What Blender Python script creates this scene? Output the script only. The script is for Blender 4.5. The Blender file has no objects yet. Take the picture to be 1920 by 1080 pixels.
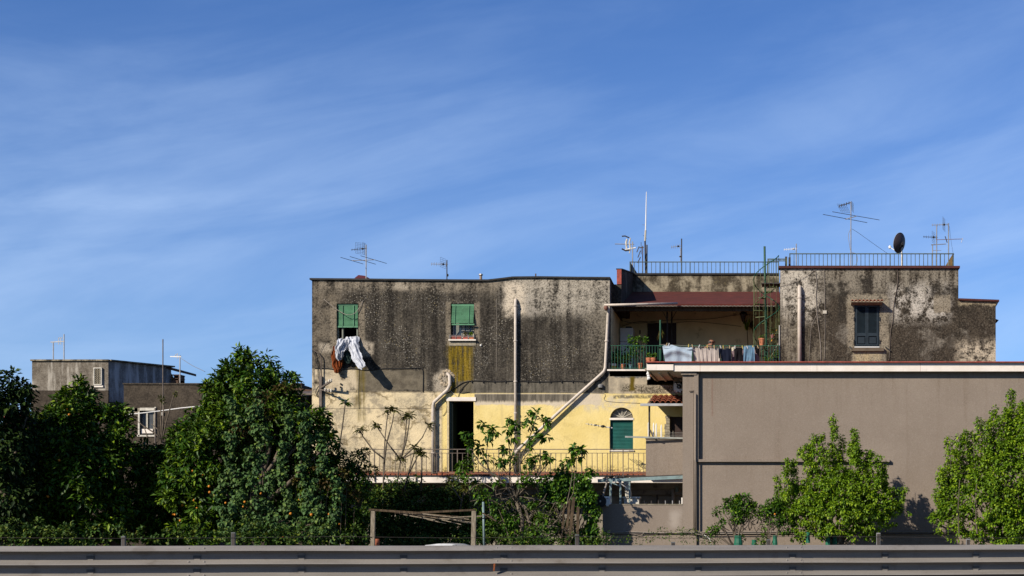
import bpy, math, random
import numpy as np
from mathutils import Vector, Matrix
R = math.radians
random.seed(7)
rng = np.random.default_rng(7)
scene = bpy.context.scene
C = scene.collection

# ------------------------------------------------------------------ camera
CAM_D, FPX, VPX, HZ, EYE = 50.0, 2900.0, 1450.0, 1000.0, 1.5
cam_data = bpy.data.cameras.new('camera')
cam = bpy.data.objects.new('camera', cam_data)
C.objects.link(cam)
cam.location = (0, -CAM_D, EYE)
cam.rotation_euler = (R(90), 0, 0)
cam_data.sensor_width = 36
cam_data.lens = 36 * FPX / 1920
cam_data.shift_x = -(VPX - 960) / 1920
cam_data.shift_y = (HZ - 540) / 1920
cam_data.clip_start = 0.5
cam_data.clip_end = 3000
scene.camera = cam

# ------------------------------------------------------------------ light
SUN_TRAVEL = Vector((0.90, 1.0, -0.765)).normalized()
to_sun = -SUN_TRAVEL
SUN_EL = math.asin(to_sun.z)
SUN_AZ = math.atan2(to_sun.x, to_sun.y)
sun_data = bpy.data.lights.new('sun', 'SUN')
sun_data.energy = 5.0
sun_data.angle = R(0.55)
sun_data.color = (1.0, 0.91, 0.77)
sun = bpy.data.objects.new('sun', sun_data)
C.objects.link(sun)
sun.rotation_euler = SUN_TRAVEL.to_track_quat('-Z', 'Y').to_euler()
sun.location = to_sun * 60

scene.view_settings.view_transform = 'Standard'
scene.view_settings.look = 'None'
scene.view_settings.gamma = 1
scene.view_settings.use_curve_mapping = False
scene.view_settings.exposure = 0.6
scene.cycles.max_bounces = 6
scene.cycles.diffuse_bounces = 3
scene.cycles.glossy_bounces = 3
scene.cycles.transmission_bounces = 4
scene.cycles.transparent_max_bounces = 6

# ------------------------------------------------------------------ node graph helper
class V:
    def __init__(s, g, o): s.g, s.o = g, o
    def _b(s, op, a, b): return s.g.m(op, a, b)
    def __add__(s, b): return s._b('ADD', s, b)
    def __radd__(s, b): return s._b('ADD', b, s)
    def __sub__(s, b): return s._b('SUBTRACT', s, b)
    def __rsub__(s, b): return s._b('SUBTRACT', b, s)
    def __mul__(s, b): return s._b('MULTIPLY', s, b)
    def __rmul__(s, b): return s._b('MULTIPLY', b, s)

class G:
    def __init__(s, nt):
        s.nt = nt
        nt.nodes.clear()
    def n(s, t, **k):
        nd = s.nt.nodes.new(t)
        for a, b in k.items(): setattr(nd, a, b)
        return nd
    def put(s, sock, val):
        if isinstance(val, V): s.nt.links.new(val.o, sock)
        elif isinstance(val, (tuple, list)):
            sock.default_value = tuple(val) + ((1.0,) if len(sock.default_value) == 4 and len(val) == 3 else ())
        else: sock.default_value = val
    def m(s, op, a, b=0.0, c=0.0, clamp=False):
        nd = s.n('ShaderNodeMath', operation=op, use_clamp=clamp)
        s.put(nd.inputs[0], a); s.put(nd.inputs[1], b); s.put(nd.inputs[2], c)
        return V(s, nd.outputs[0])
    def ss(s, v, a, b, lo=0.0, hi=1.0):
        nd = s.n('ShaderNodeMapRange', interpolation_type='SMOOTHSTEP')
        s.put(nd.inputs[0], v)
        for i, x in enumerate((a, b, lo, hi)): s.put(nd.inputs[i + 1], x)
        return V(s, nd.outputs[0])
    def pos(s): return V(s, s.n('ShaderNodeNewGeometry').outputs['Position'])
    def xyz(s, v):
        nd = s.n('ShaderNodeSeparateXYZ'); s.put(nd.inputs[0], v)
        return [V(s, o) for o in nd.outputs]
    def comb(s, x, y, z):
        nd = s.n('ShaderNodeCombineXYZ')
        for i, q in enumerate((x, y, z)): s.put(nd.inputs[i], q)
        return V(s, nd.outputs[0])
    def noise(s, v, scale, detail=3, rough=0.55, dist=0.0, col=False):
        nd = s.n('ShaderNodeTexNoise')
        s.put(nd.inputs['Vector'], v)
        nd.inputs['Scale'].default_value = scale; nd.inputs['Detail'].default_value = detail
        nd.inputs['Roughness'].default_value = rough; nd.inputs['Distortion'].default_value = dist
        return V(s, nd.outputs['Color' if col else 'Fac'])
    def voro(s, v, scale, feature='F1', out='Distance'):
        nd = s.n('ShaderNodeTexVoronoi', feature=feature)
        s.put(nd.inputs['Vector'], v); nd.inputs['Scale'].default_value = scale
        return V(s, nd.outputs[out])
    def mix(s, f, a, b, blend='MIX'):
        nd = s.n('ShaderNodeMix', data_type='RGBA', blend_type=blend)
        s.put(nd.inputs[0], f); s.put(nd.inputs[6], a); s.put(nd.inputs[7], b)
        return V(s, nd.outputs[2])
    def attr(s, name, out='Fac'):
        nd = s.n('ShaderNodeAttribute', attribute_name=name)
        return V(s, nd.outputs[out])
    def rect(s, u, v, x0, x1, y0, y1, soft=3.0):
        a = s.ss(u, x0 - soft, x0 + soft); b = s.ss(u, x1 - soft, x1 + soft, 1.0, 0.0)
        c = s.ss(v, y0 - soft, y0 + soft); d = s.ss(v, y1 - soft, y1 + soft, 1.0, 0.0)
        return (a * b) * (c * d)
    def out(s, color, rough=0.8, metal=0.0, bump=None, bdist=0.01, bstr=0.6, spec=0.3, trans=0.0, alb=0.68):
        color = s.mix(1.0, color, (alb, alb, alb), 'MULTIPLY')
        p = s.n('ShaderNodeBsdfPrincipled')
        s.put(p.inputs['Base Color'], color); s.put(p.inputs['Roughness'], rough)
        s.put(p.inputs['Metallic'], metal); p.inputs['Specular IOR Level'].default_value = spec
        if bump is not None:
            b = s.n('ShaderNodeBump'); s.put(b.inputs['Height'], bump)
            b.inputs['Distance'].default_value = bdist; b.inputs['Strength'].default_value = bstr
            s.nt.links.new(b.outputs[0], p.inputs['Normal'])
        sh = p.outputs[0]
        if trans:
            t = s.n('ShaderNodeBsdfTranslucent'); s.put(t.inputs[0], color)
            mx = s.n('ShaderNodeMixShader'); mx.inputs[0].default_value = trans
            s.nt.links.new(sh, mx.inputs[1]); s.nt.links.new(t.outputs[0], mx.inputs[2]); sh = mx.outputs[0]
        o = s.n('ShaderNodeOutputMaterial'); s.nt.links.new(sh, o.inputs[0])
        return p

MATS = {}
def new_mat(name):
    m = bpy.data.materials.new(name); m.use_nodes = True
    MATS[name] = m
    return m, G(m.node_tree)

def simple(name, col, rough=0.7, metal=0.0, var=0.18, scale=6.0, dirt=0.0, dirtcol=(0.05, 0.045, 0.04), bump=0.004, spec=0.3, trans=0.0):
    """plain material with procedural tone variation, dirt and fine relief"""
    m, g = new_mat(name)
    p = g.pos()
    n1 = g.noise(p, scale, 4, 0.6)
    n2 = g.noise(p, scale * 7, 2, 0.6)
    f = g.ss(n1, 0.25, 0.75)
    c = g.mix(f, tuple(x * (1 - var) for x in col), tuple(min(1, x * (1 + var)) for x in col))
    if dirt: c = g.mix(g.ss(g.noise(p, scale * 1.7, 5, 0.7), 0.62 - dirt * 0.3, 0.8 - dirt * 0.3), c, dirtcol)
    g.out(c, rough, metal, bump=n2 if bump else None, bdist=bump, bstr=0.5, spec=spec, trans=trans)
    return m

# ------------------------------------------------------------------ world / sky
world = bpy.data.worlds.new('World'); scene.world = world; world.use_nodes = True
g = G(world.node_tree)
sky = g.n('ShaderNodeTexSky', sky_type='NISHITA')
sky.sun_disc = False
sky.sun_elevation = SUN_EL
sky.sun_rotation = SUN_AZ % (2 * math.pi)
sky.air_density = 1.0; sky.dust_density = 0.1; sky.ozone_density = 4.0
tc = V(g, g.n('ShaderNodeTexCoord').outputs['Generated'])
dx, dy, dz = g.xyz(tc)
az = g.m('ARCTAN2', dx, dy)                       # radians right of +Y
el = g.m('ARCSINE', dz)
# cirrus: long soft streaks that rise towards the right, in layers
def streaky(sx_, sz_, tilt, off, scale, det, rough, dist=0.3):
    return g.noise(g.comb(az * sx_ + off, (el - az * tilt) * sz_, off * 0.7), scale, det, rough, dist)
big = streaky(1.6, 6.0, 0.12, 3.1, 1.5, 3, 0.5)
wisp = streaky(2.4, 12.0, 0.22, 0.0, 1.5, 6, 0.58, 0.6)
wisp2 = streaky(3.0, 9.0, 0.34, 8.4, 1.4, 6, 0.6, 0.6)
fine = streaky(9.0, 55.0, 0.14, 5.0, 1.3, 5, 0.6, 0.3)
mott = g.noise(g.comb(az * 30.0, (el + az * 0.4) * 60.0, 1.0), 1.0, 3, 0.6)
k = el - (0.192 + (az + 0.46) * 0.072) + (fine - 0.5) * 0.016
streak = g.ss(g.m('ABSOLUTE', k), 0.0, 0.010, 1.0, 0.0) * g.ss(az, -0.20, -0.40) * g.ss(wisp, 0.3, 0.55)
veil = g.ss(el, 0.34, 0.16) * g.ss(el, 0.02, 0.12, 0.85, 1.0)             # thin high cloud looks denser towards the horizon
cl = g.ss(wisp * 0.42 + wisp2 * 0.22 + big * 0.36, 0.40, 0.66) * (0.18 + veil * 0.22) + veil * 0.115 + streak * 0.16 + (fine - 0.5) * 0.05
cl = cl * (0.92 + (mott - 0.5) * 0.16)
cl = g.m('MINIMUM', cl, 0.8)
up = g.ss(el, -0.02, 0.02)
skyc = g.mix(1.0, V(g, sky.outputs[0]), (0.80, 1.09, 1.60), 'MULTIPLY')
cloudc = (7.5, 10.0, 14.2)
col = g.mix(cl * up, skyc, cloudc)
bg = g.n('ShaderNodeBackground'); g.put(bg.inputs[0], col); bg.inputs[1].default_value = 0.050
wo = g.n('ShaderNodeOutputWorld'); g.nt.links.new(bg.outputs[0], wo.inputs[0])

# ------------------------------------------------------------------ pixel -> place (photo measured at a chosen depth)
def sc(y): return FPX / (CAM_D + y)
def X(px, y=0.0): return (px - VPX) / sc(y)
def Z(py, y=0.0): return EYE + (HZ - py) / sc(y)
def P(px, py, y=0.0): return (X(px, y), y, Z(py, y))

# ------------------------------------------------------------------ mesh helper
WO = {}      # world origin of each object made
def worg(o): return WO.get(o.name, Vector((0, 0, 0))) if o is not None else Vector((0, 0, 0))

def tag(o, label=None, cat=None, group=None, kind=None):
    if label: o['label'] = label
    if cat: o['category'] = cat
    if group: o['group'] = group
    if kind: o['kind'] = kind
    return o

def thing(name, loc, label, cat, group=None):
    o = bpy.data.objects.new(name, None); C.objects.link(o)
    o.empty_display_size = 0.2
    o.location = loc; WO[o.name] = Vector(loc)
    return tag(o, label, cat, group)

class MB:
    def __init__(s): s.v, s.f = [], []
    def add(s, vs, fs):
        b = len(s.v); s.v += [tuple(p) for p in vs]; s.f += [tuple(b + i for i in f) for f in fs]
        return s
    def box(s, x0, x1, y0, y1, z0, z1):
        x0, x1 = min(x0, x1), max(x0, x1); y0, y1 = min(y0, y1), max(y0, y1); z0, z1 = min(z0, z1), max(z0, z1)
        return s.add([(x0,y0,z0),(x1,y0,z0),(x1,y1,z0),(x0,y1,z0),(x0,y0,z1),(x1,y0,z1),(x1,y1,z1),(x0,y1,z1)],
                     [(0,3,2,1),(4,5,6,7),(0,1,5,4),(1,2,6,5),(2,3,7,6),(3,0,4,7)])
    def pbox(s, px0, px1, py0, py1, y0, y1):
        """box whose front face (depth y0) covers the measured rectangle"""
        return s.box(X(px0, y0), X(px1, y0), y0, y1, Z(py1, y0), Z(py0, y0))
    def prism_x(s, yz, x0, x1):
        n = len(yz)
        vs = [(x0, y, z) for y, z in yz] + [(x1, y, z) for y, z in yz]
        fs = [tuple(range(n)), tuple(range(2*n-1, n-1, -1))] + [(i, i+n, (i+1) % n + n, (i+1) % n) for i in range(n)]
        return s.add(vs, fs)
    def prism_y(s, xz, y0, y1):
        n = len(xz)
        vs = [(x, y0, z) for x, z in xz] + [(x, y1, z) for x, z in xz]
        fs = [tuple(range(n)), tuple(range(2*n-1, n-1, -1))] + [(i, i+n, (i+1) % n + n, (i+1) % n) for i in range(n)]
        return s.add(vs, fs)
    def tube(s, pts, r, n=8, caps=True):
        pts = [Vector(p) for p in pts]
        rs = r if isinstance(r, (list, tuple)) else [r] * len(pts)
        b = len(s.v); prev = None
        for i, p in enumerate(pts):
            d = (pts[min(i+1, len(pts)-1)] - pts[max(i-1, 0)])
            if d.length < 1e-9: d = Vector((0, 0, 1))
            d.normalize()
            if prev is None:
                a = Vector((0, 0, 1)) if abs(d.z) < 0.9 else Vector((1, 0, 0))
                u = d.cross(a).normalized()
            else:
                u = (prev - d * prev.dot(d))
                u = u.normalized() if u.length > 1e-6 else d.orthogonal().normalized()
            prev = u; w = d.cross(u)
            for k in range(n):
                t = 2 * math.pi * k / n
                s.v.append(tuple(p + (u * math.cos(t) + w * math.sin(t)) * rs[i]))
        for i in range(len(pts) - 1):
            for k in range(n):
                a = b + i*n + k; c = b + i*n + (k+1) % n
                s.f.append((a, c, c + n, a + n))
        if caps:
            s.f.append(tuple(b + k for k in range(n-1, -1, -1)))
            s.f.append(tuple(b + (len(pts)-1)*n + k for k in range(n)))
        return s
    def bar(s, p0, p1, w, h):
        """square-section bar"""
        p0, p1 = Vector(p0), Vector(p1); d = (p1 - p0).normalized()
        a = Vector((0, 0, 1)) if abs(d.z) < 0.95 else Vector((0, 1, 0))
        u = d.cross(a).normalized(); t = u.cross(d)
        vs = []
        for p in (p0, p1):
            for i, j in ((-1,-1),(1,-1),(1,1),(-1,1)): vs.append(p + u*(i*w/2) + t*(j*h/2))
        return s.add(vs, [(3,2,1,0),(4,5,6,7),(0,1,5,4),(1,2,6,5),(2,3,7,6),(3,0,4,7)])
    def lathe(s, c, prof, n=14):
        b = len(s.v)
        for r, z in prof:
            for k in range(n):
                t = 2*math.pi*k/n; s.v.append((c[0]+r*math.cos(t), c[1]+r*math.sin(t), c[2]+z))
        for i in range(len(prof)-1):
            for k in range(n):
                a = b+i*n+k; c2 = b+i*n+(k+1) % n; s.f.append((a, c2, c2+n, a+n))
        s.f.append(tuple(b+k for k in range(n-1, -1, -1)))
        s.f.append(tuple(b+(len(prof)-1)*n+k for k in range(n)))
        return s
    def ball(s, c, r, n=10, m=6):
        rx, ry, rz = r if isinstance(r, tuple) else (r, r, r)
        b = len(s.v)
        s.v.append((c[0], c[1], c[2]-rz))
        for i in range(1, m):
            ph = -math.pi/2 + math.pi*i/m
            for k in range(n):
                t = 2*math.pi*k/n
                s.v.append((c[0]+rx*math.cos(ph)*math.cos(t), c[1]+ry*math.cos(ph)*math.sin(t), c[2]+rz*math.sin(ph)))
        s.v.append((c[0], c[1], c[2]+rz)); top = len(s.v)-1
        for k in range(n):
            s.f.append((b, b+1+(k+1) % n, b+1+k))
            s.f.append((top, top-n+k, top-n+(k+1) % n))
        for i in range(m-2):
            for k in range(n):
                a = b+1+i*n+k; c2 = b+1+i*n+(k+1) % n; s.f.append((a, c2, c2+n, a+n))
        return s
    def build(s, name, mat, parent=None, smooth=False, **t):
        o0 = worg(parent)
        me = bpy.data.meshes.new(name)
        me.from_pydata([(x-o0.x, y-o0.y, z-o0.z) for x, y, z in s.v], [], s.f)
        if smooth:
            me.polygons.foreach_set('use_smooth', [True]*len(me.polygons))
        me.materials.append(mat)
        me.update()
        o = bpy.data.objects.new(name, me); C.objects.link(o)
        if parent is not None: o.parent = parent
        WO[o.name] = o0.copy()
        tag(o, t.get('label'), t.get('cat'), t.get('group'), t.get('kind'))
        return o

def struct(name, mb, mat, smooth=False):
    return mb.build(name, mat, None, smooth, kind='structure')

def piece(name, me, parent, loc, rot=None, scale=None):
    """one more individual piece sharing mesh data; loc is the world place of the mesh's origin"""
    o = bpy.data.objects.new(name, me); C.objects.link(o)
    o.parent = parent
    o0 = worg(parent)
    o.location = Vector(loc) - o0
    if rot: o.rotation_euler = rot
    if scale: o.scale = scale
    WO[o.name] = Vector(loc)
    return o

def mesh_of(mb, name, mat, smooth=False):
    me = bpy.data.meshes.new(name); me.from_pydata(mb.v, [], mb.f)
    if smooth: me.polygons.foreach_set('use_smooth', [True]*len(me.polygons))
    me.materials.append(mat); me.update(); return me

def wall_grid(mb, xs, zs, holes, y0, y1, topfn=None, nx=0):
    xs = sorted(set(round(x, 5) for x in xs)); zs = sorted(set(round(z, 5) for z in zs))
    idx = {}
    def vid(i, k, b):
        key = (i, k, b)
        if key not in idx:
            z = zs[k]
            if topfn and k == len(zs)-1: z = topfn(xs[i])
            idx[key] = len(mb.v); mb.v.append((xs[i], y1 if b else y0, z))
        return idx[key]
    def solid(i, k):
        if i < 0 or k < 0 or i >= len(xs)-1 or k >= len(zs)-1: return False
        cx = (xs[i]+xs[i+1])/2; cz = (zs[k]+zs[k+1])/2
        return not any(a < cx < b and c < cz < d for a, b, c, d in holes)
    for i in range(len(xs)-1):
        for k in range(len(zs)-1):
            if not solid(i, k): continue
            mb.f.append((vid(i,k,0), vid(i+1,k,0), vid(i+1,k+1,0), vid(i,k+1,0)))
            mb.f.append((vid(i,k,1), vid(i,k+1,1), vid(i+1,k+1,1), vid(i+1,k,1)))
            if not solid(i-1, k): mb.f.append((vid(i,k,0), vid(i,k+1,0), vid(i,k+1,1), vid(i,k,1)))
            if not solid(i+1, k): mb.f.append((vid(i+1,k,0), vid(i+1,k,1), vid(i+1,k+1,1), vid(i+1,k+1,0)))
            if not solid(i, k-1): mb.f.append((vid(i,k,0), vid(i,k,1), vid(i+1,k,1), vid(i+1,k,0)))
            if not solid(i, k+1): mb.f.append((vid(i,k+1,0), vid(i+1,k+1,0), vid(i+1,k+1,1), vid(i,k+1,1)))
    return mb
# ------------------------------------------------------------------ weathered wall materials
def uv_px(g, amp1=14.0, amp2=5.0, seed=0.0):
    """facade measured in photo pixels at the facade's own depth (1 px = 1/58 m), edges made ragged with noise"""
    p = g.pos(); x, y, z = g.xyz(p)
    u = x * 58.0 + 1450.0; v = 1000.0 - (z - 1.5) * 58.0
    n1 = g.noise(g.comb(x * 1.2 + seed, y, z * 1.2), 1.0, 3, 0.6)
    n2 = g.noise(g.comb(x + seed, y, z), 5.0, 4, 0.65)
    n1b = g.noise(g.comb(x * 1.2 + seed + 17, y, z * 1.2), 1.0, 3, 0.6)
    ud = u + (n1 - 0.5) * amp1 + (n2 - 0.5) * amp2
    vd = v + (n1b - 0.5) * amp1 + (n2 - 0.5) * amp2 * 1.6
    return p, x, y, z, u, v, ud, vd, n1, n2

def grime_main():
    m, g = new_mat('grimy_render')
    p, x, y, z, u, v, ud, vd, n1, n2 = uv_px(g)
    st = g.noise(g.comb(x * 3.6, y, z * 0.25), 1.0, 5, 0.62)           # streaks that run down the wall
    st2 = g.noise(g.comb(x * 11.0, y, z * 0.8), 1.0, 4, 0.6)
    cl = g.noise(p, 0.9, 5, 0.62, 0.3)
    med = g.noise(p, 3.2, 5, 0.68)
    fin = g.noise(p, 14.0, 4, 0.7)
    grit = g.noise(p, 38.0, 2, 0.7)
    dark = (0.019, 0.0165, 0.014); mid = (0.082, 0.071, 0.057); pale = (0.40, 0.335, 0.24)
    c = g.mix(g.ss(fin * 0.38 + med * 0.20 + st * 0.42, 0.43, 0.58), dark, mid)
    c = g.mix(g.ss(grit, 0.52, 0.70) * 0.55, c, (0.16, 0.13, 0.098))
    c = g.mix(g.ss(cl * 0.5 + st * 0.5, 0.50, 0.68) * 0.55, c, (0.17, 0.145, 0.11))
    c = g.mix(g.ss(st2, 0.56, 0.75) * 0.4, c, (0.022, 0.018, 0.015))
    # lichen specks
    vc = g.noise(p, 0.8, 4, 0.7)
    vr = g.voro(p, 17.0, out='Color')
    vx, vy, vz = g.xyz(vr)
    spk = g.ss(g.voro(p, 17.0), 0.20, 0.38, 1.0, 0.0) * g.ss(vx, 0.50, 0.60) * g.ss(vc + st * 0.35, 0.56, 0.76)
    spk = spk * g.rect(ud, vd, 640, 1120, 545, 715, 16) * g.ss(fin, 0.40, 0.55)
    c = g.mix(spk * 0.75, c, g.mix(vy, (0.34, 0.33, 0.31), (0.33, 0.26, 0.12)))
    c = g.mix(g.ss(g.noise(p, 24.0, 2, 0.6), 0.60, 0.66) * g.ss(vc, 0.40, 0.58) * 0.9, c, (0.42, 0.385, 0.32))
    # lighter band just below the coping
    top = g.rect(ud, vd, 560, 1143, 500, 545, 9) * g.ss(med * 0.4 + st * 0.35 + fin * 0.25, 0.42, 0.58)
    c = g.mix(top * 0.85, c, (0.34, 0.285, 0.215))
    # left margin
    lm = g.rect(ud, vd, 560, 640, 545, 700, 14) * g.ss(med * 0.6 + fin * 0.4, 0.36, 0.60)
    c = g.mix(lm * 0.8, c, (0.23, 0.19, 0.14))
    # pale region of bare render in the middle top
    rg = g.rect(ud, vd, 945, 1160, 500, 588, 16)
    c = g.mix(rg * g.ss(fin * 0.4 + st * 0.35 + med * 0.3, 0.42, 0.60), c, (0.55, 0.49, 0.40))
    c = g.mix(rg * g.ss(grit * 0.4 + fin * 0.4 + st * 0.2, 0.52, 0.60) * 0.9, c, (0.03, 0.027, 0.024))
    pt = g.rect(ud, vd, 946, 985, 530, 592, 7) * g.ss(med, 0.34, 0.52)
    c = g.mix(pt, c, (0.68, 0.58, 0.45))
    pt = g.rect(ud, vd, 985, 1010, 560, 592, 8) * g.ss(med, 0.42, 0.55)
    c = g.mix(pt * 0.8, c, (0.36, 0.32, 0.27))
    re = g.rect(ud, vd, 1096, 1160, 580, 715, 18)
    c = g.mix(re * g.ss(fin * 0.5 + cl * 0.5, 0.40, 0.6) * 0.8, c, (0.26, 0.225, 0.175))
    # plaster round the windows
    for (a, b, t0, t1) in ((619, 633, 566, 648), (672, 684, 566, 645), (836, 846, 566, 640), (889, 899, 566, 640), (838, 896, 636, 650)):
        c = g.mix(g.rect(u, v, a, b, t0, t1, 2.5) * g.ss(fin * 0.6 + med * 0.4, 0.34, 0.56) * 0.9, c, (0.27, 0.225, 0.165))
    for (a, b, t0, t1) in ((600, 624, 643, 660), (672, 700, 640, 668), (738, 766, 530, 544), (826, 858, 694, 732), (812, 842, 700, 735)):
        c = g.mix(g.rect(ud, vd, a, b, t0, t1, 5) * g.ss(med, 0.36, 0.5), c, (0.42, 0.36, 0.28))
    # moss run below the second window
    mo = g.rect(u + (st2 - 0.5) * 26 + (n2 - 0.5) * 10, v + (st2 - 0.5) * 46, 840, 886, 646, 738, 7) * g.ss(st2 * 0.5 + med * 0.5, 0.34, 0.50)
    c = g.mix(mo * 0.95, c, g.mix(g.ss(st2, 0.4, 0.65), (0.12, 0.085, 0.008), (0.30, 0.20, 0.016)))
    c = g.mix(mo * g.ss(st2, 0.63, 0.70), c, (0.34, 0.28, 0.15))
    pit = g.noise(p, 19.0, 3, 0.8)
    c = g.mix(g.ss(pit, 0.50, 0.60) * 0.55, c, (0.013, 0.011, 0.009))
    c = g.mix(g.ss(pit, 0.42, 0.36) * 0.35, c, (0.22, 0.195, 0.16))
    # ---- lower storey
    rag = (g.noise(g.comb(x * 3.0, y, 0.5), 1.0, 4, 0.7) - 0.5) * 14.0
    # rendered strip between the ledges, right
    s1 = g.rect(u, vd + rag * 0.3, 856, 1140, 715, 739, 2)
    c = g.mix(s1 * 0.75, c, g.mix(g.ss(st2 * 0.6 + med * 0.4, 0.36, 0.62), (0.06, 0.055, 0.045), (0.21, 0.185, 0.145)))
    # left: grey-brown panel and pale panel
    s2 = g.rect(u, vd, 672, 800, 694, 732, 2)
    c = g.mix(s2 * 0.85, c, g.mix(g.ss(med, 0.3, 0.7), (0.11, 0.093, 0.068), (0.23, 0.195, 0.14)))
    s3 = g.rect(u + (n2 - 0.5) * 4, v + rag * 0.25, 500, 672, 692, 738, 3)
    c = g.mix(s3 * g.ss(med * 0.7 + cl * 0.3, 0.33, 0.56), c, (0.60, 0.50, 0.35))
    beige = g.mix(g.ss(cl, 0.3, 0.7), (0.82, 0.67, 0.42), (0.64, 0.53, 0.345))
    beige = g.mix(g.ss(med * 0.65 + n1 * 0.35, 0.47, 0.60) * 0.68, beige, (0.24, 0.205, 0.155))
    beige = g.mix(g.ss(fin * 0.4 + cl * 0.6, 0.52, 0.62) * 0.5, beige, (0.20, 0.18, 0.14))
    beige = g.mix(g.ss(fin * 0.5 + med * 0.5, 0.58, 0.66) * 0.5, beige, (0.70, 0.60, 0.42))
    beige = g.mix(g.ss(g.noise(g.comb(x * 2.4, y, z * 0.5), 1.0, 4, 0.6), 0.56, 0.74) * 0.5, beige, (0.27, 0.235, 0.19))
    wv = g.noise(p, 1.6, 4, 0.6, col=True); wx_, wy_, wz_ = g.xyz(wv)
    crk = g.voro(g.comb(x * 0.8 + wx_ * 1.4, y, z * 1.1 + wz_ * 1.4), 1.0, 'DISTANCE_TO_EDGE')
    crk = g.ss(crk, 0.0, 0.045, 1.0, 0.0) * g.ss(n1, 0.38, 0.52)
    beige = g.mix(crk * 0.75, beige, (0.17, 0.125, 0.06))
    s4 = g.ss(v + rag * 0.45, 732, 737) * g.ss(u, 826, 832, 1.0, 0.0)
    c = g.mix(s4, c, beige)
    gs = g.rect(ud, v, 668, 684, 686, 790, 5) * g.ss(st2, 0.3, 0.6)
    c = g.mix(gs * 0.75, c, (0.16, 0.12, 0.022))
    for yy in (766.0, 735.0):
        ln = g.ss(g.m('ABSOLUTE', v - yy + (n2 - 0.5) * 5), 0.0, 1.5, 1.0, 0.0) * g.ss(u, 815, 820, 1.0, 0.0)
        c = g.mix(ln * 0.65, c, (0.07, 0.055, 0.04))
    # right: yellow paint
    yel = g.mix(g.ss(cl, 0.3, 0.7), (0.80, 0.62, 0.23), (0.90, 0.72, 0.32))
    yel = g.mix(g.ss(med, 0.54, 0.72) * 0.45, yel, (0.52, 0.41, 0.19))
    yel = g.mix(g.ss(st, 0.56, 0.72) * 0.3, yel, (0.50, 0.40, 0.22))
    yel = g.mix(g.ss(fin * 0.5 + cl * 0.5, 0.58, 0.64) * 0.35, yel, (0.66, 0.58, 0.42))
    yel = g.mix(crk * 0.30 * g.ss(u, 1050, 1100, 1.0, 0.0), yel, (0.36, 0.27, 0.11))
    yel = g.mix(g.rect(ud, vd, 1036, 1190, 738, 768, 8) * g.ss(med, 0.40, 0.58) * 0.8, yel, (0.62, 0.54, 0.40))
    s5 = g.ss(v + rag * 0.12, 736, 738.5) * g.ss(u, 826, 832)
    c = g.mix(s5, c, yel)
    # peeled band with drips above the yellow
    drip = (g.noise(g.comb(x * 9.0, 0.0, 0.0), 1.0, 3, 0.7) - 0.5) * 16.0
    wb = g.ss(u, 888, 892) * g.ss(u + rag, 1120, 1135, 1.0, 0.0)
    c = g.mix(wb * g.ss(v, 737, 739) * g.ss(v + rag * 0.8, 758, 761, 1.0, 0.0), c, (0.66, 0.56, 0.42))
    c = g.mix(wb * g.ss(v, 739.5, 741) * g.ss(v + drip + rag * 0.3, 749, 753, 1.0, 0.0) * g.ss(u, 1080, 1060), c, c)
    db = wb * 1.0 * g.ss(v, 738.0, 740.0) * g.ss(v + drip, 750, 756, 1.0, 0.0) * g.ss(u + rag * 2, 1068, 1085, 1.0, 0.0)
    c = g.mix(db * 0.88, c, g.mix(g.ss(st2, 0.4, 0.65), (0.035, 0.032, 0.028), (0.16, 0.14, 0.11)))
    # right end below the terrace
    s6 = g.rect(u, v, 1141, 1300, 680, 738 , 1.5)
    c = g.mix(s6, c, g.mix(g.ss(med * 0.6 + n1 * 0.4, 0.42, 0.62), (0.52, 0.435, 0.31), (0.34, 0.29, 0.215)))
    s7 = g.rect(ud, vd, 1152, 1216, 694, 708, 1.5)
    c = g.mix(s7, c, g.mix(g.ss(fin, 0.35, 0.6), (0.075, 0.075, 0.072), (0.17, 0.165, 0.155)))
    s8 = g.rect(ud, vd, 1165, 1310, 722, 737, 5) * g.ss(fin * 0.5 + grit * 0.5, 0.44, 0.54)
    c = g.mix(s8, c, (0.06, 0.05, 0.033))
    c = g.mix(g.rect(ud, v, 1181, 1190, 706, 733, 2.5), c, (0.12, 0.085, 0.01))
    s9 = g.rect(u, v + rag * 0.4, 1150, 1300, 741, 747, 1.5) * g.ss(med, 0.42, 0.52)
    c = g.mix(s9 * 0.8, c, (0.11, 0.095, 0.065))
    # spattered foot of the wall above the balcony floor
    ft = g.ss(v + (med - 0.5) * 46, 868, 884) * g.ss(fin, 0.42, 0.56)
    c = g.mix(ft * 0.85 * g.ss(v, 800, 830), c, (0.13, 0.10, 0.045))
    # below the balcony: grey-beige render
    lo = g.ss(v, 889, 892)
    c = g.mix(lo, c, g.mix(g.ss(med * 0.6 + cl * 0.4, 0.35, 0.62), (0.36, 0.32, 0.26), (0.24, 0.21, 0.17)))
    up = g.ss(v, 730, 745, 1.0, 0.0)
    g.out(c, 0.93, bump=fin * 0.5 + grit * 0.35 + med * 0.6, bdist=0.035, bstr=0.7, spec=0.1)
    return m

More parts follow.
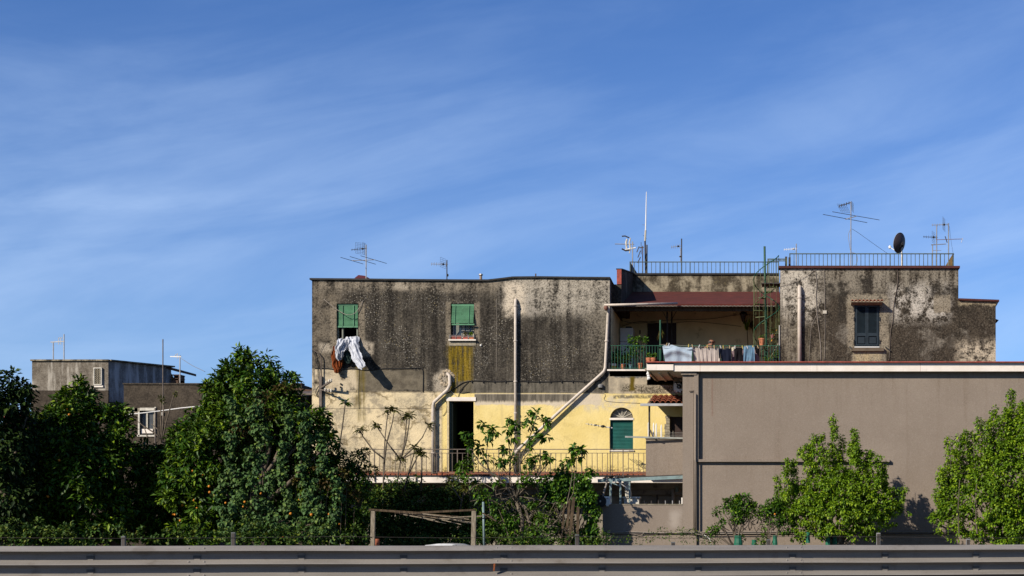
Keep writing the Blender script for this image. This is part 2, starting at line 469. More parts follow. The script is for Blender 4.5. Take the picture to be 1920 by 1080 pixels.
def grime_right():
    m, g = new_mat('stained_concrete_render')
    p, x, y, z, u, v, ud, vd, n1, n2 = uv_px(g, 22, 9, 40.0)
    st = g.noise(g.comb(x * 3.4 + 5, y, z * 0.4), 1.0, 5, 0.62)
    cl = g.noise(p, 1.1, 6, 0.66, 0.4); med = g.noise(p, 3.6, 5, 0.7); fin = g.noise(p, 15.0, 4, 0.72)
    grit = g.noise(p, 36.0, 2, 0.7)
    c = g.mix(g.ss(fin * 0.5 + med * 0.3 + st * 0.2, 0.42, 0.62), (0.024, 0.019, 0.014), (0.105, 0.084, 0.060))
    c = g.mix(g.ss(grit, 0.54, 0.70) * 0.45, c, (0.22, 0.185, 0.14))
    # smoother grey-beige areas where less mould has settled
    a1 = g.rect(ud, vd, 1440, 1540, 490, 600, 22); a2 = g.rect(ud, vd, 1540, 1820, 490, 548, 14)
    a3 = g.rect(ud, vd, 1672, 1780, 535, 600, 16); a4 = g.rect(ud, vd, 1795, 1875, 640, 690, 14)
    a5 = g.rect(ud, vd, 1440, 1545, 590, 690, 24)
    c = g.mix(a1 * g.ss(cl * 0.4 + med * 0.35 + fin * 0.25, 0.44, 0.53), c, (0.60, 0.54, 0.45))
    c = g.mix(a2 * g.ss(cl * 0.25 + st * 0.5 + fin * 0.25, 0.43, 0.56), c, (0.32, 0.28, 0.22))
    c = g.mix(a3 * g.ss(cl * 0.4 + med * 0.35 + fin * 0.25, 0.45, 0.53), c, (0.58, 0.53, 0.46))
    c = g.mix(a4 * g.ss(med * 0.7 + fin * 0.3, 0.42, 0.55), c, (0.60, 0.51, 0.38))
    c = g.mix(a5 * g.ss(cl * 0.5 + st * 0.5, 0.46, 0.58), c, (0.27, 0.23, 0.17))
    c = g.mix(g.ss(cl, 0.54, 0.66) * 0.6, c, (0.34, 0.305, 0.25))
    c = g.mix(g.ss(med * 0.5 + st * 0.5, 0.56, 0.66) * 0.75, c, (0.03, 0.024, 0.018))
    c = g.mix(g.ss(fin * 0.5 + cl * 0.5, 0.56, 0.64) * 0.45, c, (0.44, 0.38, 0.30))
    # soft square repair patch, dark run marks
    c = g.mix(g.rect(ud * 0.4 + u * 0.6, vd * 0.4 + v * 0.6, 1751, 1782, 553, 586, 2) * 0.9, c, (0.29, 0.245, 0.18))
    for (a, b, t0, t1) in ((1744, 1802, 536, 556), (1612, 1636, 512, 552), (1572, 1592, 525, 600), (1550, 1566, 530, 560), (1696, 1706, 535, 552)):
        c = g.mix(g.rect(ud, vd, a, b, t0, t1, 5) * g.ss(med, 0.36, 0.54), c, (0.035, 0.03, 0.024))
    c = g.mix(g.rect(ud, vd, 1800, 1868, 563, 572, 3) * 0.8, c, (0.40, 0.33, 0.22))
    # plaster round the window
    for (a, b, t0, t1) in ((1588, 1603, 556, 658), (1649, 1668, 556, 660), (1590, 1664, 552, 572), (1596, 1662, 654, 682)):
        c = g.mix(g.rect(ud, vd, a, b, t0, t1, 3) * g.ss(fin * 0.4 + med * 0.6, 0.38, 0.5) * 0.85, c, (0.34, 0.29, 0.215))
    c = g.mix(g.ss(grit * 0.5 + fin * 0.5, 0.54, 0.62) * 0.5, c, (0.055, 0.045, 0.035))
    c = g.mix(g.rect(ud, v, 1600, 1650, 655, 684, 4) * g.ss(st, 0.35, 0.6), c, (0.50, 0.40, 0.24))
    pit = g.noise(p, 19.0, 3, 0.8)
    c = g.mix(g.ss(pit, 0.50, 0.60) * 0.65, c, (0.018, 0.016, 0.014))
    c = g.mix(g.ss(pit, 0.42, 0.36) * 0.35, c, (0.34, 0.30, 0.245))
    c = g.mix(g.ss(cl * 0.35 + st * 0.35 + fin * 0.3, 0.50, 0.60) * g.ss(v, 545, 640, 0.35, 0.8), c, (0.042, 0.034, 0.026))
    g.out(c, 0.93, bump=fin * 0.5 + grit * 0.4 + med * 0.6, bdist=0.04, bstr=0.7, spec=0.1)
    return m

def grime_generic(name, dark, mid, light, amt=0.5, scale=1.0, streak=0.5):
    m, g = new_mat(name)
    p = g.pos(); x, y, z = g.xyz(p)
    st = g.noise(g.comb((x + y * 0.7) * 3.0, y * 0.5, z * 0.35), scale, 5, 0.62)
    cl = g.noise(p, 1.0 * scale, 5, 0.65, 0.3); med = g.noise(p, 3.2 * scale, 5, 0.7); fin = g.noise(p, 14.0 * scale, 3, 0.7)
    c = g.mix(g.ss(fin * 0.5 + med * 0.5, 0.38, 0.64), dark, mid)
    c = g.mix(g.ss(cl * (1 - streak) + st * streak, 0.66 - amt * 0.3, 0.80 - amt * 0.3), c, light)
    c = g.mix(g.ss(fin, 0.58, 0.7) * 0.35, c, dark)
    g.out(c, 0.93, bump=fin + med, bdist=0.03, bstr=0.6, spec=0.1)
    return m

def taupe_mat():
    m, g = new_mat('taupe_render')
    p = g.pos(); x, y, z = g.xyz(p)
    cl = g.noise(p, 0.55, 4, 0.6, 0.3); med = g.noise(p, 3.0, 4, 0.6); grit = g.noise(p, 55.0, 2, 0.75)
    st = g.noise(g.comb(x * 3.5, y, z * 0.22), 1.0, 4, 0.6)
    c = g.mix(g.ss(cl, 0.3, 0.7), (0.235, 0.191, 0.154), (0.280, 0.231, 0.189))
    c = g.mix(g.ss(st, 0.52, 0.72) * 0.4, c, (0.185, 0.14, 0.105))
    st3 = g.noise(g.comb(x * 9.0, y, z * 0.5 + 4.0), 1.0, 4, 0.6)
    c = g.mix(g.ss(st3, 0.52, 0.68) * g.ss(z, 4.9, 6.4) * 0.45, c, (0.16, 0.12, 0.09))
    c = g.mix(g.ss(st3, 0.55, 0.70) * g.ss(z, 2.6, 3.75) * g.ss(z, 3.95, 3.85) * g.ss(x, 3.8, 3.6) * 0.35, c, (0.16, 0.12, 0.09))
    c = g.mix(g.ss(cl * 0.5 + med * 0.5, 0.55, 0.68) * 0.25, c, (0.33, 0.27, 0.215))
    stip = g.noise(p, 20.0, 3, 0.75)
    c = g.mix(g.ss(stip, 0.52, 0.66) * 0.28, c, (0.40, 0.335, 0.28))
    c = g.mix(g.ss(stip, 0.46, 0.34) * 0.25, c, (0.15, 0.12, 0.095))
    c = g.mix(g.ss(grit, 0.35, 0.7) * 0.4, c, (0.37, 0.30, 0.245))
    c = g.mix(g.ss(grit, 0.52, 0.28) * 0.35, c, (0.15, 0.115, 0.09))
    # whitish scuff on the low wall and a rusty run under the fascia joint
    u = x * 61.7 + 1450; v = 1000 - (z - 1.5) * 61.7
    c = g.mix(g.rect(u + (med - 0.5) * 26, v + (cl - 0.5) * 20, 1255, 1274, 960, 992, 8) * 0.5, c, (0.5, 0.44, 0.38))
    c = g.mix(g.rect(u + (med - 0.5) * 3, v, 1334, 1337, 697, 780, 1.5) * g.ss(st, 0.3, 0.6) * 0.45, c, (0.20, 0.10, 0.07))
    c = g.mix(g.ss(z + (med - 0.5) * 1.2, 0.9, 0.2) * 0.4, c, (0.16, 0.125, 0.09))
    g.out(c, 0.95, bump=grit, bdist=0.012, bstr=0.8, spec=0.1)
    return m

def fascia_mat():
    m, g = new_mat('off_white_fascia')
    p = g.pos(); x, y, z = g.xyz(p)
    med = g.noise(p, 2.2, 4, 0.6); st = g.noise(g.comb(x * 5, y, z * 0.6), 1.0, 5, 0.65); fin = g.noise(p, 30, 2, 0.6)
    c = g.mix(g.ss(med, 0.3, 0.7), (0.78, 0.70, 0.62), (0.88, 0.80, 0.73))
    c = g.mix(g.ss(st, 0.60, 0.74) * 0.4, c, (0.38, 0.30, 0.25))
    # joints between cast lengths with a little rust bleeding out
    jx = g.m('FRACT', (x + 0.55) * 0.30)
    j = g.ss(g.m('ABSOLUTE', jx - 0.5 + (fin - 0.5) * 0.004), 0.0, 0.0045, 1.0, 0.0)
    c = g.mix(j * 0.7 * g.ss(st, 0.35, 0.6), c, (0.34, 0.17, 0.11))
    g.out(c, 0.85, bump=fin + med, bdist=0.01, bstr=0.5, spec=0.15)
    return m

def parapet_mat():
    m, g = new_mat('parapet_render')
    p = g.pos(); x, y, z = g.xyz(p)
    st = g.noise(g.comb(x * 2.6, y, z * 0.5), 1.0, 5, 0.65); med = g.noise(p, 2.6, 6, 0.7); fin = g.noise(p, 12, 4, 0.7)
    c = g.mix(g.ss(med * 0.6 + st * 0.4, 0.42, 0.56), (0.34, 0.29, 0.205), (0.065, 0.052, 0.035))
    c = g.mix(g.ss(fin, 0.5, 0.66) * 0.6, c, (0.17, 0.14, 0.095))
    c = g.mix(g.ss(fin * 0.5 + st * 0.5, 0.58, 0.68) * 0.6, c, (0.18, 0.135, 0.03))
    g.out(c, 0.93, bump=fin + med, bdist=0.03, bstr=0.6, spec=0.1)
    return m

def leaf_mat(name, ca, cb, cc, rough=0.42, trans=0.28, spec=0.4):
    m, g = new_mat(name)
    t = g.attr('tone')
    c = g.mix(g.ss(t, 0.0, 0.65), ca, cb)
    c = g.mix(g.ss(t, 0.72, 1.0), c, cc)
    p = g.pos()
    c = g.mix(g.ss(g.noise(p, 1.3, 2, 0.5), 0.42, 0.7) * 0.22, c, cc)
    g.out(c, rough, spec=spec, trans=trans, alb=0.82)
    return m

def bark_mat(name, a, b):
    m, g = new_mat(name)
    p = g.pos(); x, y, z = g.xyz(p)
    n = g.noise(g.comb(x * 20, y * 20, z * 5), 1.0, 4, 0.65)
    g.out(g.mix(g.ss(n, 0.3, 0.7), a, b), 0.9, bump=n, bdist=0.01, spec=0.1)
    return m

def steel_mat():
    m, g = new_mat('galvanised_steel')
    p = g.pos(); x, y, z = g.xyz(p)
    n = g.noise(g.comb(x * 0.8, y, z * 14), 1.0, 4, 0.6); sp = g.voro(p, 60.0, out='Color'); sx, sy, sz = g.xyz(sp)
    rib = g.noise(g.comb(x * 60, y, z * 2), 1.0, 2, 0.6)
    c = g.mix(g.ss(n, 0.3, 0.7), (0.20, 0.18, 0.16), (0.27, 0.245, 0.22))
    c = g.mix(sx * 0.25, c, (0.32, 0.30, 0.28))
    c = g.mix(g.ss(rib, 0.5, 0.75) * 0.3, c, (0.22, 0.21, 0.205))
    c = g.mix(g.ss(g.noise(p, 2.0, 5, 0.7), 0.55, 0.72) * 0.5, c, (0.13, 0.105, 0.08))
    g.out(c, 0.6, 0.0, bump=rib, bdist=0.003, bstr=0.4, spec=0.35)
    return m

def ground_mat():
    m, g = new_mat('dry_soil_and_grass')
    p = g.pos(); n = g.noise(p, 0.5, 6, 0.65); f = g.noise(p, 9, 4, 0.7)
    c = g.mix(g.ss(n, 0.4, 0.6), (0.10, 0.085, 0.05), (0.055, 0.075, 0.025))
    c = g.mix(g.ss(f, 0.4, 0.7) * 0.5, c, (0.16, 0.14, 0.08))
    g.out(c, 0.95, bump=f, bdist=0.05, spec=0.1)
    return m

def asphalt_mat():
    m, g = new_mat('asphalt')
    p = g.pos(); n = g.noise(p, 0.6, 4, 0.6); f = g.noise(p, 60, 3, 0.7)
    c = g.mix(g.ss(n, 0.3, 0.7), (0.04, 0.04, 0.042), (0.06, 0.058, 0.056))
    c = g.mix(g.ss(f, 0.55, 0.75) * 0.5, c, (0.12, 0.118, 0.11))
    g.out(c, 0.85, bump=f, bdist=0.006, spec=0.2)
    return m

def blind_mat():
    return simple('green_painted_slats', (0.085, 0.235, 0.125), 0.5, var=0.2, scale=5, dirt=0.15, dirtcol=(0.05, 0.14, 0.075), bump=0)

M_MAIN = grime_main(); M_RIGHT = grime_right(); M_TAUPE = taupe_mat(); M_FASCIA = fascia_mat(); M_PARA = parapet_mat()
M_SIDE = grime_generic('dark_side_render', (0.045, 0.038, 0.03), (0.12, 0.10, 0.08), (0.22, 0.19, 0.15), 0.4)
M_STEEL = steel_mat(); M_GROUND = ground_mat(); M_ASPH = asphalt_mat(); M_GREEN = blind_mat()
M_COPE = simple('tarred_coping', (0.028, 0.026, 0.025), 0.8, var=0.4)
M_REDCOPE = simple('dull_red_coping', (0.075, 0.02, 0.018), 0.85, var=0.3, dirt=0.2)
M_REDTRIM = simple('red_tile_edging', (0.33, 0.07, 0.05), 0.8, var=0.3, scale=9, dirt=0.2, dirtcol=(0.12, 0.05, 0.04))
M_REDROOF = simple('dark_red_roof_felt', (0.095, 0.017, 0.011), 1.0, var=0.25, scale=3, dirt=0.1, dirtcol=(0.09, 0.03, 0.022))
M_TERRA = simple('terracotta', (0.30, 0.085, 0.04), 0.8, var=0.35, scale=12, dirt=0.3, dirtcol=(0.15, 0.06, 0.035))
M_CLAYPOT = simple('clay_pot', (0.46, 0.16, 0.075), 0.75, var=0.25, scale=14, dirt=0.15, dirtcol=(0.25, 0.10, 0.06))
M_TILEFLOOR = simple('terracotta_floor', (0.26, 0.09, 0.045), 0.7, var=0.3, scale=8, dirt=0.4, dirtcol=(0.16, 0.08, 0.05))
M_VERANDA = simple('cream_veranda_plaster', (0.88, 0.72, 0.40), 0.85, var=0.15, scale=1.2, dirt=0.15, dirtcol=(0.28, 0.22, 0.12))
M_PIPE = simple('off_white_pipe', (0.60, 0.52, 0.44), 0.5, var=0.12, scale=4, dirt=0.22, dirtcol=(0.30, 0.25, 0.21), bump=0)
M_SLAB = simple('painted_white_slab', (0.85, 0.77, 0.68), 0.8, var=0.12, scale=2, dirt=0.2, dirtcol=(0.32, 0.27, 0.22))
M_IRON = simple('brown_weathered_iron', (0.14, 0.11, 0.09), 0.6, 0.2, var=0.35, scale=8, bump=0)
M_RAILBLUE = simple('dark_grey_green_iron', (0.075, 0.10, 0.085), 0.6, 0.1, var=0.4, scale=8, bump=0)
M_GREENIRON = simple('bright_green_iron', (0.012, 0.085, 0.045), 0.5, 0.0, var=0.3, scale=6, dirt=0.1, bump=0)
M_STAIR = simple('olive_green_iron', (0.085, 0.10, 0.035), 0.6, 0.0, var=0.4, scale=8, bump=0)
M_RUSTP = simple('brown_rusty_panel', (0.10, 0.055, 0.035), 0.85, var=0.4, scale=8)
M_SHUT = simple('dark_teal_shutter_paint', (0.013, 0.023, 0.032), 0.5, var=0.25, scale=6, bump=0)
M_TEAL = simple('teal_roller_blind', (0.006, 0.10, 0.085), 0.5, var=0.25, scale=3, bump=0)
M_WHITE = simple('white_paint', (0.85, 0.83, 0.80), 0.5, var=0.08, bump=0)
M_FRAME = simple('cream_window_frame', (0.50, 0.46, 0.38), 0.5, var=0.12, bump=0)
M_DARKIN = simple('dark_room_wall', (0.05, 0.045, 0.04), 0.9)
M_BROWNDOOR = simple('dark_brown_door', (0.035, 0.016, 0.011), 0.6, var=0.3)
M_METAL = simple('aluminium_mast', (0.42, 0.40, 0.38), 0.45, 0.5, var=0.2, bump=0)
M_DARKMETAL = simple('dark_mast_metal', (0.06, 0.05, 0.045), 0.6, 0.3, var=0.3, bump=0)
M_BLACK = simple('black_plastic', (0.015, 0.015, 0.016), 0.5, bump=0)
M_CABLE = simple('black_cable_sheath', (0.02, 0.018, 0.018), 0.7, bump=0)
M_CABLEW = simple('grey_cable_sheath', (0.30, 0.26, 0.22), 0.7, bump=0)
M_BLUEGREY = simple('blue_grey_painted_steel', (0.22, 0.30, 0.30), 0.5, 0.1, var=0.2, scale=4, dirt=0.2, dirtcol=(0.12, 0.12, 0.10), bump=0)
M_TIMBER = bark_mat('weathered_timber', (0.17, 0.14, 0.10), (0.33, 0.28, 0.215))
M_DKTIMBER = bark_mat('dark_old_timber', (0.045, 0.032, 0.022), (0.125, 0.088, 0.055))
M_BARK = bark_mat('grey_brown_bark', (0.07, 0.055, 0.04), (0.19, 0.155, 0.12))
M_FIGBARK = bark_mat('pale_fig_bark', (0.075, 0.062, 0.047), (0.21, 0.175, 0.135))
M_MARBLE = simple('weathered_white_stone', (0.62, 0.58, 0.50), 0.8, var=0.2, scale=10, dirt=0.25, dirtcol=(0.25, 0.22, 0.17))
M_STONE = simple('rough_grey_stone', (0.30, 0.26, 0.19), 0.9, var=0.35, scale=12)
M_L_ORANGE = leaf_mat('orange_tree_leaf', (0.010, 0.030, 0.002), (0.030, 0.085, 0.004), (0.17, 0.25, 0.010), 0.5, 0.12, 0.22)
M_L_DARK = leaf_mat('dark_tree_leaf', (0.007, 0.017, 0.004), (0.014, 0.034, 0.006), (0.045, 0.075, 0.010), 0.6, 0.05, 0.12)
M_L_VINE = leaf_mat('vine_leaf', (0.022, 0.052, 0.014), (0.055, 0.12, 0.030), (0.13, 0.19, 0.035), 0.6, 0.12, 0.2)
M_L_RUST = leaf_mat('reddish_young_leaf', (0.05, 0.028, 0.008), (0.075, 0.05, 0.010), (0.10, 0.11, 0.015), 0.6, 0.3, 0.2)
M_L_PEAR = leaf_mat('pear_tree_leaf', (0.055, 0.12, 0.006), (0.145, 0.265, 0.009), (0.30, 0.41, 0.018), 0.5, 0.35, 0.25)
M_L_FIG = leaf_mat('fig_leaf', (0.016, 0.05, 0.004), (0.045, 0.12, 0.007), (0.17, 0.28, 0.016), 0.5, 0.25, 0.22)
M_L_IVY = leaf_mat('ivy_leaf', (0.018, 0.055, 0.006), (0.045, 0.12, 0.008), (0.15, 0.26, 0.015), 0.45, 0.15, 0.3)
M_L_WEED = leaf_mat('weed_leaf', (0.014, 0.04, 0.005), (0.036, 0.085, 0.009), (0.15, 0.18, 0.02), 0.6, 0.15, 0.2)
M_FRUIT = simple('orange_peel', (0.62, 0.22, 0.015), 0.45, var=0.12, bump=0)
def glass_mat():
    m, g = new_mat('window_glass')
    g.out((0.03, 0.04, 0.045, 1), 0.06, spec=0.5)
    return m
M_GLASS = glass_mat()
def cloth(name, col, var=0.12):
    m, g = new_mat(name)
    p = g.pos(); n = g.noise(p, 4.0, 3, 0.6); w = g.noise(p, 80.0, 2, 0.6)
    c = g.mix(g.ss(n, 0.3, 0.7), tuple(x * (1-var) for x in col), tuple(min(1, x * (1+var)) for x in col))
    g.out(c, 0.9, bump=n * 3 + w, bdist=0.012, bstr=0.5, spec=0.1, trans=0.12)
    return m
# ================================================================== GROUND AND ROAD
gr = MB(); N = 40
gr.add([(-1200, -22, 0), (1200, -22, 0), (1200, 1500, 0), (-1200, 1500, 0)], [(0, 1, 2, 3)])
struct('ground', gr, M_GROUND)
em = MB().add([(-1200, -23.4, 0.27), (1200, -23.4, 0.27), (1200, -22, 0), (-1200, -22, 0)], [(0, 1, 2, 3)])
struct('verge', em, M_GROUND)
rd = MB().add([(-1200, -160, 0.3), (1200, -160, 0.3), (1200, -23.4, 0.3), (-1200, -23.4, 0.3), (1200, -23.4, 0.2), (-1200, -23.4, 0.2)],
              [(0, 1, 2, 3), (3, 2, 4, 5)])
struct('road', rd, M_ASPH)
M_LINE = simple('road_paint', (0.62, 0.62, 0.60), 0.7, var=0.15)
mk = MB()
mk.box(-300, 300, -29.6, -29.45, 0.304, 0.308)
for i in range(-30, 30): mk.box(i*12.0, i*12.0+4.5, -33.3, -33.15, 0.304, 0.308)
struct('road_markings', mk, M_LINE)

# ================================================================== MAIN HOUSE
BALZ = Z(890, 0)         # balcony floor
TERZ = Z(693, 0)         # terrace floor
XL, XT, XR0 = X(585), X(1143), X(1463)
BACK = 9.5
main = thing('weathered_house', (X(900), 0, 0), 'long two storey house with black moulded wall above and yellow paint below', 'house')

def topz(x):
    px = x * 58 + 1450
    pts = [(585, 525), (640, 525.5), (700, 526), (800, 527), (880, 527.5), (915, 527.5), (938, 525), (962, 522), (1010, 521.5), (1085, 522.5), (1143, 523)]
    for (a, b), (c_, d) in zip(pts, pts[1:]):
        if px <= c_ + 1e-6: return Z(b + (d - b) * max(0, (px - a)) / (c_ - a))
    return Z(523)
def H(a, b, c_, d): return (X(a), X(b), Z(d), Z(c_))
h_w1 = H(631, 672, 569, 641); h_w2 = H(845, 889, 569, 636)
h_d1 = H(842, 888, 752, 890.0); h_ar = H(1144, 1187, 764, 844)
h_rd = H(1256, 1292, 781, 890.0); h_po = H(1213, 1300, 698, 722)
h_te = (XT, X(1330), TERZ, 99)
holes = [h_w1, h_w2, h_d1, h_ar, h_rd, h_po, h_te]
xs = [XL, XT, X(1330)] + [X(p) for p in (700, 800, 915, 938, 962, 1010, 1085)]
zs = [-0.3, BALZ, TERZ, Z(525)]
for h in holes[:-1]: xs += [h[0], h[1]]; zs += [h[2], h[3]]
mb = MB(); wall_grid(mb, xs, zs, holes, 0.0, 0.32, topz)
# spandrels that turn the opening of the arched window round
cx, rad = (h_ar[0] + h_ar[1]) / 2, (h_ar[1] - h_ar[0]) / 2
zc = h_ar[3] - rad * 0.93
for sgn in (-1, 1):
    arc = [(cx + sgn * rad * math.cos(t), zc + rad * 0.93 * math.sin(t)) for t in [math.pi/2*i/8 for i in range(9)]]
    pl = arc + [(cx + sgn * rad, h_ar[3])]
    if sgn > 0: pl = pl[::-1]
    mb.prism_y(pl, 0.002, 0.318)
mb.build('wall', M_MAIN, main)
# other walls, floors and roof, so the rooms are closed and dark
mb = MB()
mb.box(XL, XL+0.3, 0.32, BACK, -0.3, Z(527)-0.02)
mb.box(XL, X(1330), BACK, BACK+0.3, -0.3, Z(527)-0.02)
mb.box(X(1330)-0.3, X(1330), 0.32, BACK, -0.3, TERZ-0.22)
mb.build('outer_wall', M_SIDE, main)
mb = MB()
mb.box(XL+0.3, XT-0.35, 0.32, BACK, Z(527)-0.28, Z(527)-0.1)
mb.build('roof', M_COPE, main)
mb = MB()
mb.box(XL+0.3, X(1330)-0.3, 0.32, BACK, BALZ-0.25, BALZ-0.01)
mb.box(XL+0.3, XT-0.35, 0.32, BACK, TERZ-0.25, TERZ-0.01)
for px in (760, 1050): mb.box(X(px)-0.1, X(px)+0.1, 0.32, BACK, 0, Z(530))
mb.build('inner_floor', M_DARKIN, main)
# side wall beside the terrace and the raised wall with its red painted end
RY0, RY1 = 0.90, 5.1
RX0, RX1 = X(1157, RY0), X(1165, RY0)
zr0, zr1 = Z(506, RY0), Z(513, RY1)
zlo = Z(533, RY0)
mb = MB()
mb.prism_x([(0.32, TERZ-0.2), (BACK, TERZ-0.2), (BACK, zlo), (RY0, zlo), (0.32, Z(523.3))], XT-0.30, XT-0.001)
mb.build('side_wall', M_SIDE, main)
mb = MB(); mb.prism_x([(RY0, 8.98), (RY1+0.05, 8.98), (RY1+0.05, zr1), (RY0, zr0)], RX0, RX1); mb.build('raised_wall', M_SIDE, main)
MB().box(XT-0.001, RX0-0.001, RY0+0.02, RY1, 9.0, zlo).build('step_wall', M_SIDE, main)
MB().box(RX0-0.006, RX1+0.004, RY0-0.03, RY0-0.001, zlo, zr0+0.01).build('red_end', M_REDTRIM, main)
# coping
mb = MB()
cxs = [XL-0.06] + [X(p) for p in (640, 700, 800, 880, 915, 938, 962, 1010, 1085)] + [XT+0.02]
for a, b in zip(cxs, cxs[1:]):
    za, zb = topz(a), topz(b)
    vs = []
    for yy in (-0.07, 0.36):
        vs += [(a, yy, za+0.002), (b, yy, zb+0.002), (b, yy, zb+0.055), (a, yy, za+0.055)]
    mb.add(vs, [(0,1,2,3), (7,6,5,4), (0,4,5,1), (3,2,6,7), (1,5,6,2), (0,3,7,4)])
mb.build('coping', M_COPE, main)
# coping following the side wall, and on the raised wall
mb = MB(); mb.bar((XT-0.15, 0.36, Z(523)+0.03), (XT-0.15, RY0, zlo+0.03), 0.34, 0.05); mb.build('coping', M_COPE, main)
mb = MB(); mb.bar((XT-0.15, RY0, zlo+0.03), (XT-0.15, BACK, zlo+0.03), 0.34, 0.05); mb.build('coping', M_COPE, main)
mb = MB(); mb.bar(((RX0+RX1)/2, RY0-0.03, zr0+0.022), ((RX0+RX1)/2, RY1, zr1+0.022), 0.2, 0.04); mb.build('coping', M_COPE, main)

# ---- first window: blind half down, open dark room behind
def slats(parent, px0, px1, py0, py1, n, y0, mat, tilt=0.0, yb=None):
    """roller blind: every slat is its own piece; the foot of the blind hangs forward when yb is given"""
    w = X(px1, y0) - X(px0, y0); hh = (Z(py0, y0) - Z(py1, y0)) / n
    me = mesh_of(MB().add([(-w/2, -0.004, -hh*0.46), (w/2, -0.004, -hh*0.46), (w/2, -0.014, 0), (-w/2, -0.014, 0), (w/2, -0.004, hh*0.46), (-w/2, -0.004, hh*0.46),
                           (-w/2, 0.01, -hh*0.46), (w/2, 0.01, -hh*0.46), (w/2, 0.01, hh*0.46), (-w/2, 0.01, hh*0.46)],
                          [(0,1,2,3), (3,2,4,5), (7,6,9,8), (0,6,7,1), (5,4,8,9), (1,7,8,4,2), (0,3,5,9,6)]), 'slat', mat)
    for i in range(n):
        t = (i + 0.5) / n
        yy = y0 + ((yb - y0) * t if yb is not None else 0)
        z = Z(py0, y0) - hh * (i + 0.5)
        piece('slat', me, parent, ((X(px0, y0) + X(px1, y0)) / 2, yy, z), (tilt, random.uniform(-.004, .004), 0))
def frame_rect(mb, a, b, c_, d, t, y0, y1):
    mb.pbox(a, a+t, c_, d, y0, y1).pbox(b-t, b, c_, d, y0, y1).pbox(a+t, b-t, c_, c_+t, y0, y1).pbox(a+t, b-t, d-t, d, y0, y1)
    return mb
w1 = MB().pbox(632, 671.3, 569.2, 573, 0.05, 0.16).build('window', M_GREEN, main, label='window with its green blind half lowered and bedding over the sill')
bl = slats(w1, 633, 671, 572, 611, 17, 0.07, M_GREEN)
mb = MB()
for px in (641, 662): mb.pbox(px, px+1.5, 572, 613, 0.03, 0.045)
mb.pbox(632.5, 671, 611, 614, 0.04, 0.10); mb.build('blind_tape', M_GREEN, w1)
M_AGF = simple('aged_grey_green_frame', (0.20, 0.21, 0.17), 0.7)
for a, b, c_ in ((632, 635, .2), (641, 643.5, .26), (668.5, 671, .18)): MB().pbox(a, b, 614, 641, 0.11, c_).build('frame', M_AGF, w1)
MB().pbox(630, 673, 639.5, 642.5, -0.06, 0.30).build('sill', M_STONE, w1)
# ---- second window: blind out on stays, panes, curtains, flower pots
w2 = MB().pbox(846, 888.5, 569.5, 573, 0.03, 0.16).build('window', M_GREEN, main, label='window with its green blind pushed out over flower pots')
slats(w2, 848, 889, 573, 607, 15, 0.03, M_GREEN, tilt=0.08, yb=-0.10)
mb = MB()
for px in (854, 880): mb.tube([(X(px), 0.005, Z(573)), (X(px), -0.13, Z(608))], 0.012, 5)
mb.pbox(847, 889.5, 607, 609.5, -0.13, -0.09); mb.build('blind_tape', M_GREEN, w2)
mb = frame_rect(MB(), 849, 888.5, 574, 634, 2.5, 0.16, 0.22); mb.pbox(867.5, 871.5, 576.5, 631.5, 0.15, 0.21); mb.build('frame', M_FRAME, w2)
for a, b in ((851.5, 867.5), (871.5, 886)): MB().pbox(a, b, 576.5, 631.5, 0.19, 0.20).build('pane', M_GLASS, w2)
M_CURT = cloth('curtain_net', (0.45, 0.47, 0.42))
for a, b in ((852, 859), (872, 879), (863, 867), (882, 886)):
    mb = MB(); n = 8
    for i in range(n):
        x0 = X(a) + (X(b)-X(a))*i/n; x1 = X(a) + (X(b)-X(a))*(i+1)/n
        mb.box(x0, x1, 0.16+0.012*(i % 2), 0.165+0.012*(i % 2)+0.003, Z(629 - i*1.3), Z(590))
    mb.build('curtain', M_CURT, w2)
mb = MB(); mb.pbox(840.5, 892, 636, 638.6, -0.11, 0.25); mb.build('sill', M_SLAB, w2)
mb = MB(); mb.pbox(842, 892, 639, 648, -0.025, -0.002); mb.build('sill_apron', M_STONE, w2)
mb = MB()
for pz in (629.5, 632): mb.tube([(X(844), -0.10, Z(pz)), (X(890), -0.10, Z(pz))], 0.008, 5)
for px in (844, 856, 867, 879, 890): mb.tube([(X(px), -0.10, Z(628.5)), (X(px), -0.10, Z(636))], 0.008, 5)
mb.tube([(X(844), 0.0, Z(630)), (X(844), -0.10, Z(630))], 0.008, 5).tube([(X(890), 0.0, Z(630)), (X(890), -0.10, Z(630))], 0.008, 5)
mb.build('guard_rail', M_METAL, w2)

# ---- door on the balcony
d1 = MB().pbox(842.2, 846, 752, 889.5, 0.04, 0.14).build('door', simple('green_door_frame', (0.03, 0.05, 0.035), 0.6), main, label='tall dark open balcony door with white surround')
MB().pbox(846.5, 849, 754, 889, 0.08, 0.8).build('shutter', simple('dark_green_leaf_door', (0.008, 0.02, 0.015), 0.6), d1)
mb = MB(); mb.pbox(837, 892, 744.5, 751.8, -0.03, -0.002); mb.build('lintel', M_SLAB, d1)
MB().pbox(838, 841.7, 752, 889.5, -0.025, -0.002).build('jamb', simple('cream_jamb', (0.60, 0.49, 0.29), 0.8, dirt=.3), d1)

